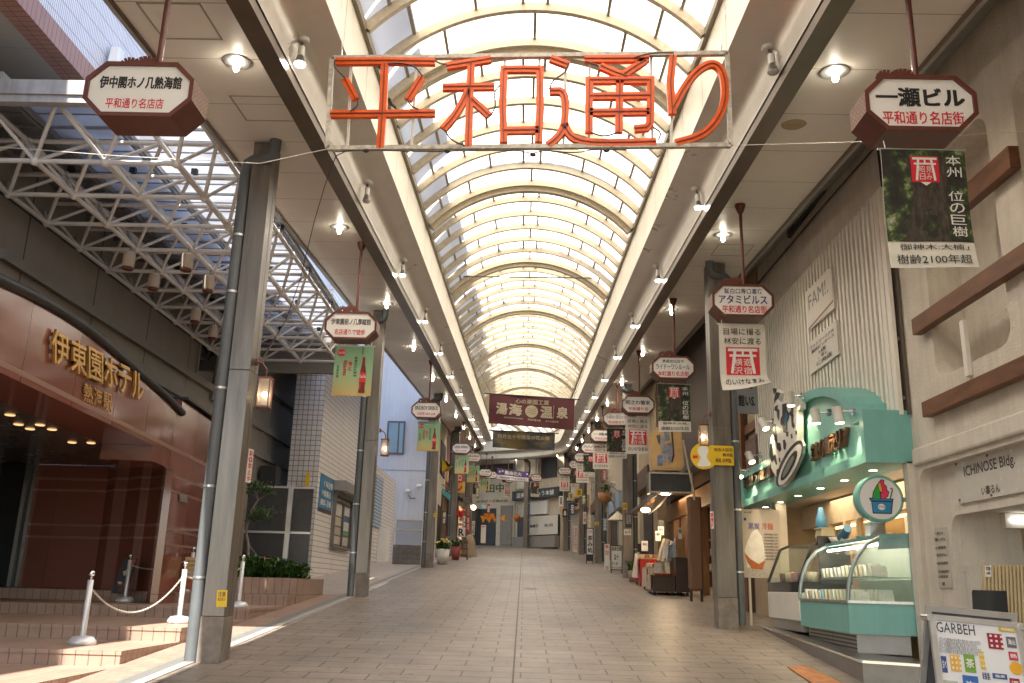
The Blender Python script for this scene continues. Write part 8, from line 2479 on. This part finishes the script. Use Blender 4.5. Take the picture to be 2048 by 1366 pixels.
for i, (pp, Y, body, mt, lb) in enumerate(((((1153, 992), (1164, 978)), 52, '営', M_yel, 'yellow square sign past the fourth shop side post'), (((1137, 1001), (1147, 985)), 57, '茶', mat('faded_yellow', (.46, .42, .16), .6, var=.1), 'faded yellow cloth sign before the far right shops'), (((1132, 1004), (1138, 993)), 58, '酒', M_navy, 'small navy sign beside the faded yellow cloth sign'), (((1125, 1034), (1135, 1018)), 60, '♨', M_black, 'small black sign low before the bend'))):
    facing_sign('projecting_sign', lb, pp, Y, body=body, mt=mt, ink=M_print if mt in (M_navy, M_black) else M_brown, box=(.25, .2, .75, .8))

# ------------------------------------------------------------------ shop fronts along the outside of the bend
def bend_front(name, label, s0, s1, mt, h=8.5, parts=()):
    c, r, tt = frame((s0 + s1) / 2)
    X = 4.7
    t = thing(name, label, 'shop building', PW((s0 + s1) / 2, X, 0))
    A, B_ = PW(s0, X, 0), PW(s1, X, 0)
    u = (B_ - A); u.z = 0; L = u.length; u.normalize(); n = Vector((-u.y, u.x, 0))   # towards the street
    zb = min(A.z, B_.z) - .4
    base = Vector((A.x, A.y, 0))
    def P(f, z, o): return base + u * (f * L) + n * o + Vector((0, 0, z))
    zz = T * ((A.y + B_.y) / 2)
    def bx(nm, m_, f0, f1, h0, h1, o0, o1, par=None):
        k = [P(f0, zz + h0, o0), P(f1, zz + h0, o0), P(f1, zz + h0, o1), P(f0, zz + h0, o1)]
        kt = [P(f0, zz + h1, o0), P(f1, zz + h1, o0), P(f1, zz + h1, o1), P(f0, zz + h1, o1)]
        return MB().hexa(k, kt).build(nm, m_, par or t)
    bx('wall', mt, 0, 1, -.8, h, -3, 0)
    for q in parts: bx(*q)
    def fcf(f0, f1, h0, h1, o): return Face(P(f1, zz + h0, o), -u, (0, 0, 1), (f1 - f0) * L, h1 - h0, n)
    return t, fcf
M_shut = tiles('roller_shutter', 'XZ', (.47, .40, .31), (.46, .39, .30), (.26, .22, .17), 40, .11, 0, .012, .5, .4, .06)
M_shut2 = mat('shutter_plain', (.40, .34, .26), .5, var=.06)
M_bwall = mat('far_cream_wall', (.56, .48, .36), .7, var=.15)
t, ff = bend_front('shutter_shop', 'far cream shop with closed roller shutter and tan header board', 61.6, 65.6, M_bwall, parts=(('shutter', M_shut, .12, .92, 0, 2.7, .003, .05), ('header', mat('tan_header', (.50, .32, .16), .5, var=.1), .06, .98, 2.8, 3.7, .003, .35), ('ledge', M_dwood, 0, 1, 5.0, 5.3, .003, .3), ('upper_window', M_dshade, .2, .8, 5.6, 7, .003, .05)))
f = ff(.06, .98, 2.8, 3.7, .36); m = MB(); write(m, f, '一力屋', .2, .45, .8, .85, d=.004, bold=.03); stroke(m, f, [(.25, .35), (.4, .2), (.55, .36), (.75, .3)], .14, .005); m.build('lettering', M_ink, t)
t, ff = bend_front('curtain_shop', 'far shop with white noren curtain under a black lettered band', 65.7, 69.9, M_bwall, parts=(('band', M_black, 0, 1, 3.7, 4.4, .003, .4), ('white_board', M_print, .28, .8, 2.5, 3.5, .003, .2), ('shop_opening', M_dshade, .05, .95, 0, 2.4, .003, .03), ('counter', M_grey, .05, .95, 0, .85, .035, .5), ('curtain', M_cloth, .04, .72, .95, 2.35, .25, .28), ('upper_window', M_dshade, .12, .45, 5.2, 6.8, .003, .06), ('upper_panel', M_shopw, .50, .97, 4.6, 7.2, .003, .1)))
f = ff(0, 1, 3.7, 4.4, .41); m = MB(); write(m, f, '温泉まんじゅう本舗', .1, .2, .9, .75, d=.004, bold=.01); m.build('lettering', M_print, t)
f = ff(.04, .72, .95, 2.35, .285); m = MB(); write(m, f, '御菓子', .15, .40, .42, .56, d=.004, bold=.03); write(m, f, '花月', .6, .40, .85, .56, d=.004, bold=.03); m.build('curtain_lettering', M_ink, t)
t, ff = bend_front('white_lettered_shop', 'far white fronted shop with dark doorway and lettered sign', 70.0, 74.2, mat('far_white_wall', (.60, .53, .42), .7, var=.12), parts=(('doorway', M_dshade, .30, .62, 0, 2.9, .003, .05), ('timber_door', M_wood, .63, .95, 0, 2.9, .003, .09), ('dark_band', M_dshade, 0, 1, 5.6, 6.4, .003, .35), ('side_panel', M_grey, .03, .22, 0, 3.1, .003, .08), ('upper_opening', M_dwood, .72, .98, 3.3, 5.5, .003, .06)))
f = ff(.05, .70, 3.2, 5.4, .02); m = MB(); write(m, f, '田中', .35, .45, .8, .75, d=.004, bold=.05); write(m, f, 'みやげ・干物の店', .1, .08, .9, .18, d=.004, bold=.02); m.build('lettering', mat('ink_green2', (.10, .14, .07), .6, var=0), t)
t, ff = bend_front('brown_far_shop', 'farthest brown shop front with dark openings and orange band', 74.3, 80, mat('far_brown_wall', (.26, .17, .11), .7, var=.15), parts=(('doorway', M_dshade, .1, .9, 0, 2.5, .003, .05), ('orange_band', mat('far_orange', (.5, .2, .03), .6, var=.15), .05, .95, 2.7, 3.2, .003, .3), ('pale_band', M_bwall, 0, 1, 3.4, 4.6, .003, .1)))
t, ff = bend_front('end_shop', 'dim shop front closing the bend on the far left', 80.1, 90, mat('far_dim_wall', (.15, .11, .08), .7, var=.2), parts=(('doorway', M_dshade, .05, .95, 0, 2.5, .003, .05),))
t = thing('orange_lantern', 'small orange paper lantern by the dark far doorway', 'paper lantern', aY(1034, 1036, 70))
c = aY(1034, 1036, 70); MB().ball(c, .24, 12, 8, (1, 1, 1.3)).build('paper_shade', mat('lantern_orange', (.5, .13, .02), .6, var=.1), t); MB().tube([c + Vector((0, 0, .3)), c + Vector((0, 0, .9))], .02, 5).build('cord', M_wire, t)
t = thing('orange_bunting', 'single orange triangular cloth near the far white shop', 'bunting', aY(1008, 1036, 66))
m = MB(); m.slab([aY(*p, 66) for p in ((999, 1037), (1010, 1029), (1009, 1043))], (0, .03, 0)); m.build('flag', MATS['orange_flag'], t)

# small projecting signs and notices crowding the middle distance
mids = [((1163, 1010), (1172, 988), 47, '茶', mat('sign_moss', (.12, .16, .06), .5, var=.1), M_print, 'small moss green sign with one white character among the shop side posts'),
        ((1204, 962), (1213, 938), 39.5, '湯', M_signred, M_print, 'small red sign with white character beside the third torii banner'),
        ((1140, 1030), (1149, 1006), 52.5, '宿', M_navy, M_print, 'narrow navy sign with white character low among the far posts'),
        ((1166, 1048), (1173, 1024), 48.5, '干物', M_cloth, M_red, 'narrow cloth sign with red writing beside the tall column board'),
        ((1206, 1062), (1214, 1036), 41.5, '豆', mat('sign_bluegrey', (.16, .24, .32), .5, var=.08), M_print, 'blue grey sign with white character under the pale blue header'),
        ((1118, 1012), (1126, 992), 62, '菓', M_print, M_ink, 'small white sign with black character before the roller shutter'),
        ((1252, 992), (1262, 968), 33.5, '名物', M_wood, M_print, 'dark wooden sign with pale writing just past the goods shop'),
        ((884, 1052), (893, 1020), 44.5, '喫茶', M_wood, M_print, 'dark wooden sign with pale writing beside the corner shop door'),
        ((932, 1066), (940, 1030), 52.5, '寿司', M_signred, M_print, 'tall red sign with white writing past the restaurant front'),
        ((943, 1070), (950, 1042), 55.5, 'そば', M_cloth, M_ink, 'cream cloth sign with black writing under the warm globe lamp'),
        ((951, 996), (959, 972), 57.5, '旅', mat('sign_olive', (.24, .20, .07), .5, var=.1), M_print, 'olive sign with white character above the warm globe lamp')]
for p0, p1, Y, body, mt, ink, lb in mids:
    facing_sign('projecting_sign', lb, (p0, p1), Y, body=body, mt=mt, ink=ink, th=.07, vertical=len(body) > 1, box=(.18, .12, .82, .88), bold=.02)
for i, (x, y, Y) in enumerate(((1062, 1178, 0), (1150, 1235, 0), (890, 1252, 0))):
    q = aH(x, y)
    m = MB(); m.lathe([(.001, .006), (.19, .006), (.20, .003)], (q.x, q.y, q.z), 28)
    k = len(m.v)
    for v in m.v: v.z += T * (v.y - q.y)
    tag(m.build('drain_cover', mat('cast_iron', (.10, .09, .08), .5, metal=.5, var=.3, scale=40)), 'round cast iron drain cover in the paving, ' + ['on the centre line', 'on the shop side', 'on the hotel side'][i], 'drain cover', 'drain covers in the paving') if i == 0 else None
tag(MB().tube([G(4.92, 19.1, 6.9), G(4.92, 14, 7.1), G(4.92, 11.7, 7.15), G(4.92, 11.62, 5.6)], .018, 6).build('wall_cable', M_wire), 'dark cable running along the top of the slat screen', 'cable')
t = thing('vent_grille', 'long dark slotted grille high on the stucco wall under the soffit', 'vent', aX(1620, 400, 4.97))
a, b = aX(1575, 425, 4.96), aX(1665, 350, 4.96)
z0_ = min(a.z, b.z); y0_, y1_ = b.y, a.y
m = MB(); m.box((4.93, y0_, z0_ - .10), (4.99, y1_, z0_ + .12)); m.build('frame', M_black, t)
m = MB()
for i in range(16):
    y = y0_ + (y1_ - y0_) * (i + .3) / 16; m.box((4.915, y, z0_ - .07), (4.928, y + .06, z0_ + .09))
m.build('slats', M_seam, t)

for i, (x, y, Y, cl) in enumerate(((1330, 1100, 25.2, (.50, .44, .34)), (1338, 1104, 25.0, (.56, .52, .46)), (1322, 1098, 26.0, (.40, .34, .26)), (1346, 1098, 24.9, (.36, .38, .42)))):
    put_on('cloth_bundle', 'rolled cloth goods leaning behind the low counter, ' + ['cream roll', 'white roll', 'tan roll', 'grey blue roll'][i], 'cloth roll', aY(x, y, Y), lambda m: m.tube([(-.06, 0, -.32), (.02, .04, 0), (.12, .06, .28)], .06, 8), mat('roll_%d' % i, cl, .8, var=.3, scale=10))
t = thing('goods_shelf', 'dark wooden shelf of packets against the amber wall of the goods shop', 'shelf', (5.9, 25.2, 1.7))
m = MB()
for z in (2.3, 2.75, 3.2): m.box((5.6, 24.9, z), (6.2, 28.4, z + .04))
for y in (24.86, 28.4): m.box((5.6, y, 1.6), (6.2, y + .04, 3.3))
m.build('boards', M_wood, t)
for i in range(20):
    put_on('shelf_box', 'small packet box on the dark shelf in the goods shop', 'box', (5.66 + rr.uniform(0, .05), 25.0 + (i % 10) * .34, (2.342, 2.792)[i // 10]), lambda m: m.box((0, 0, 0), (.16, .24, .20)), cols[i % 4], 'packet boxes on the goods shop shelf')
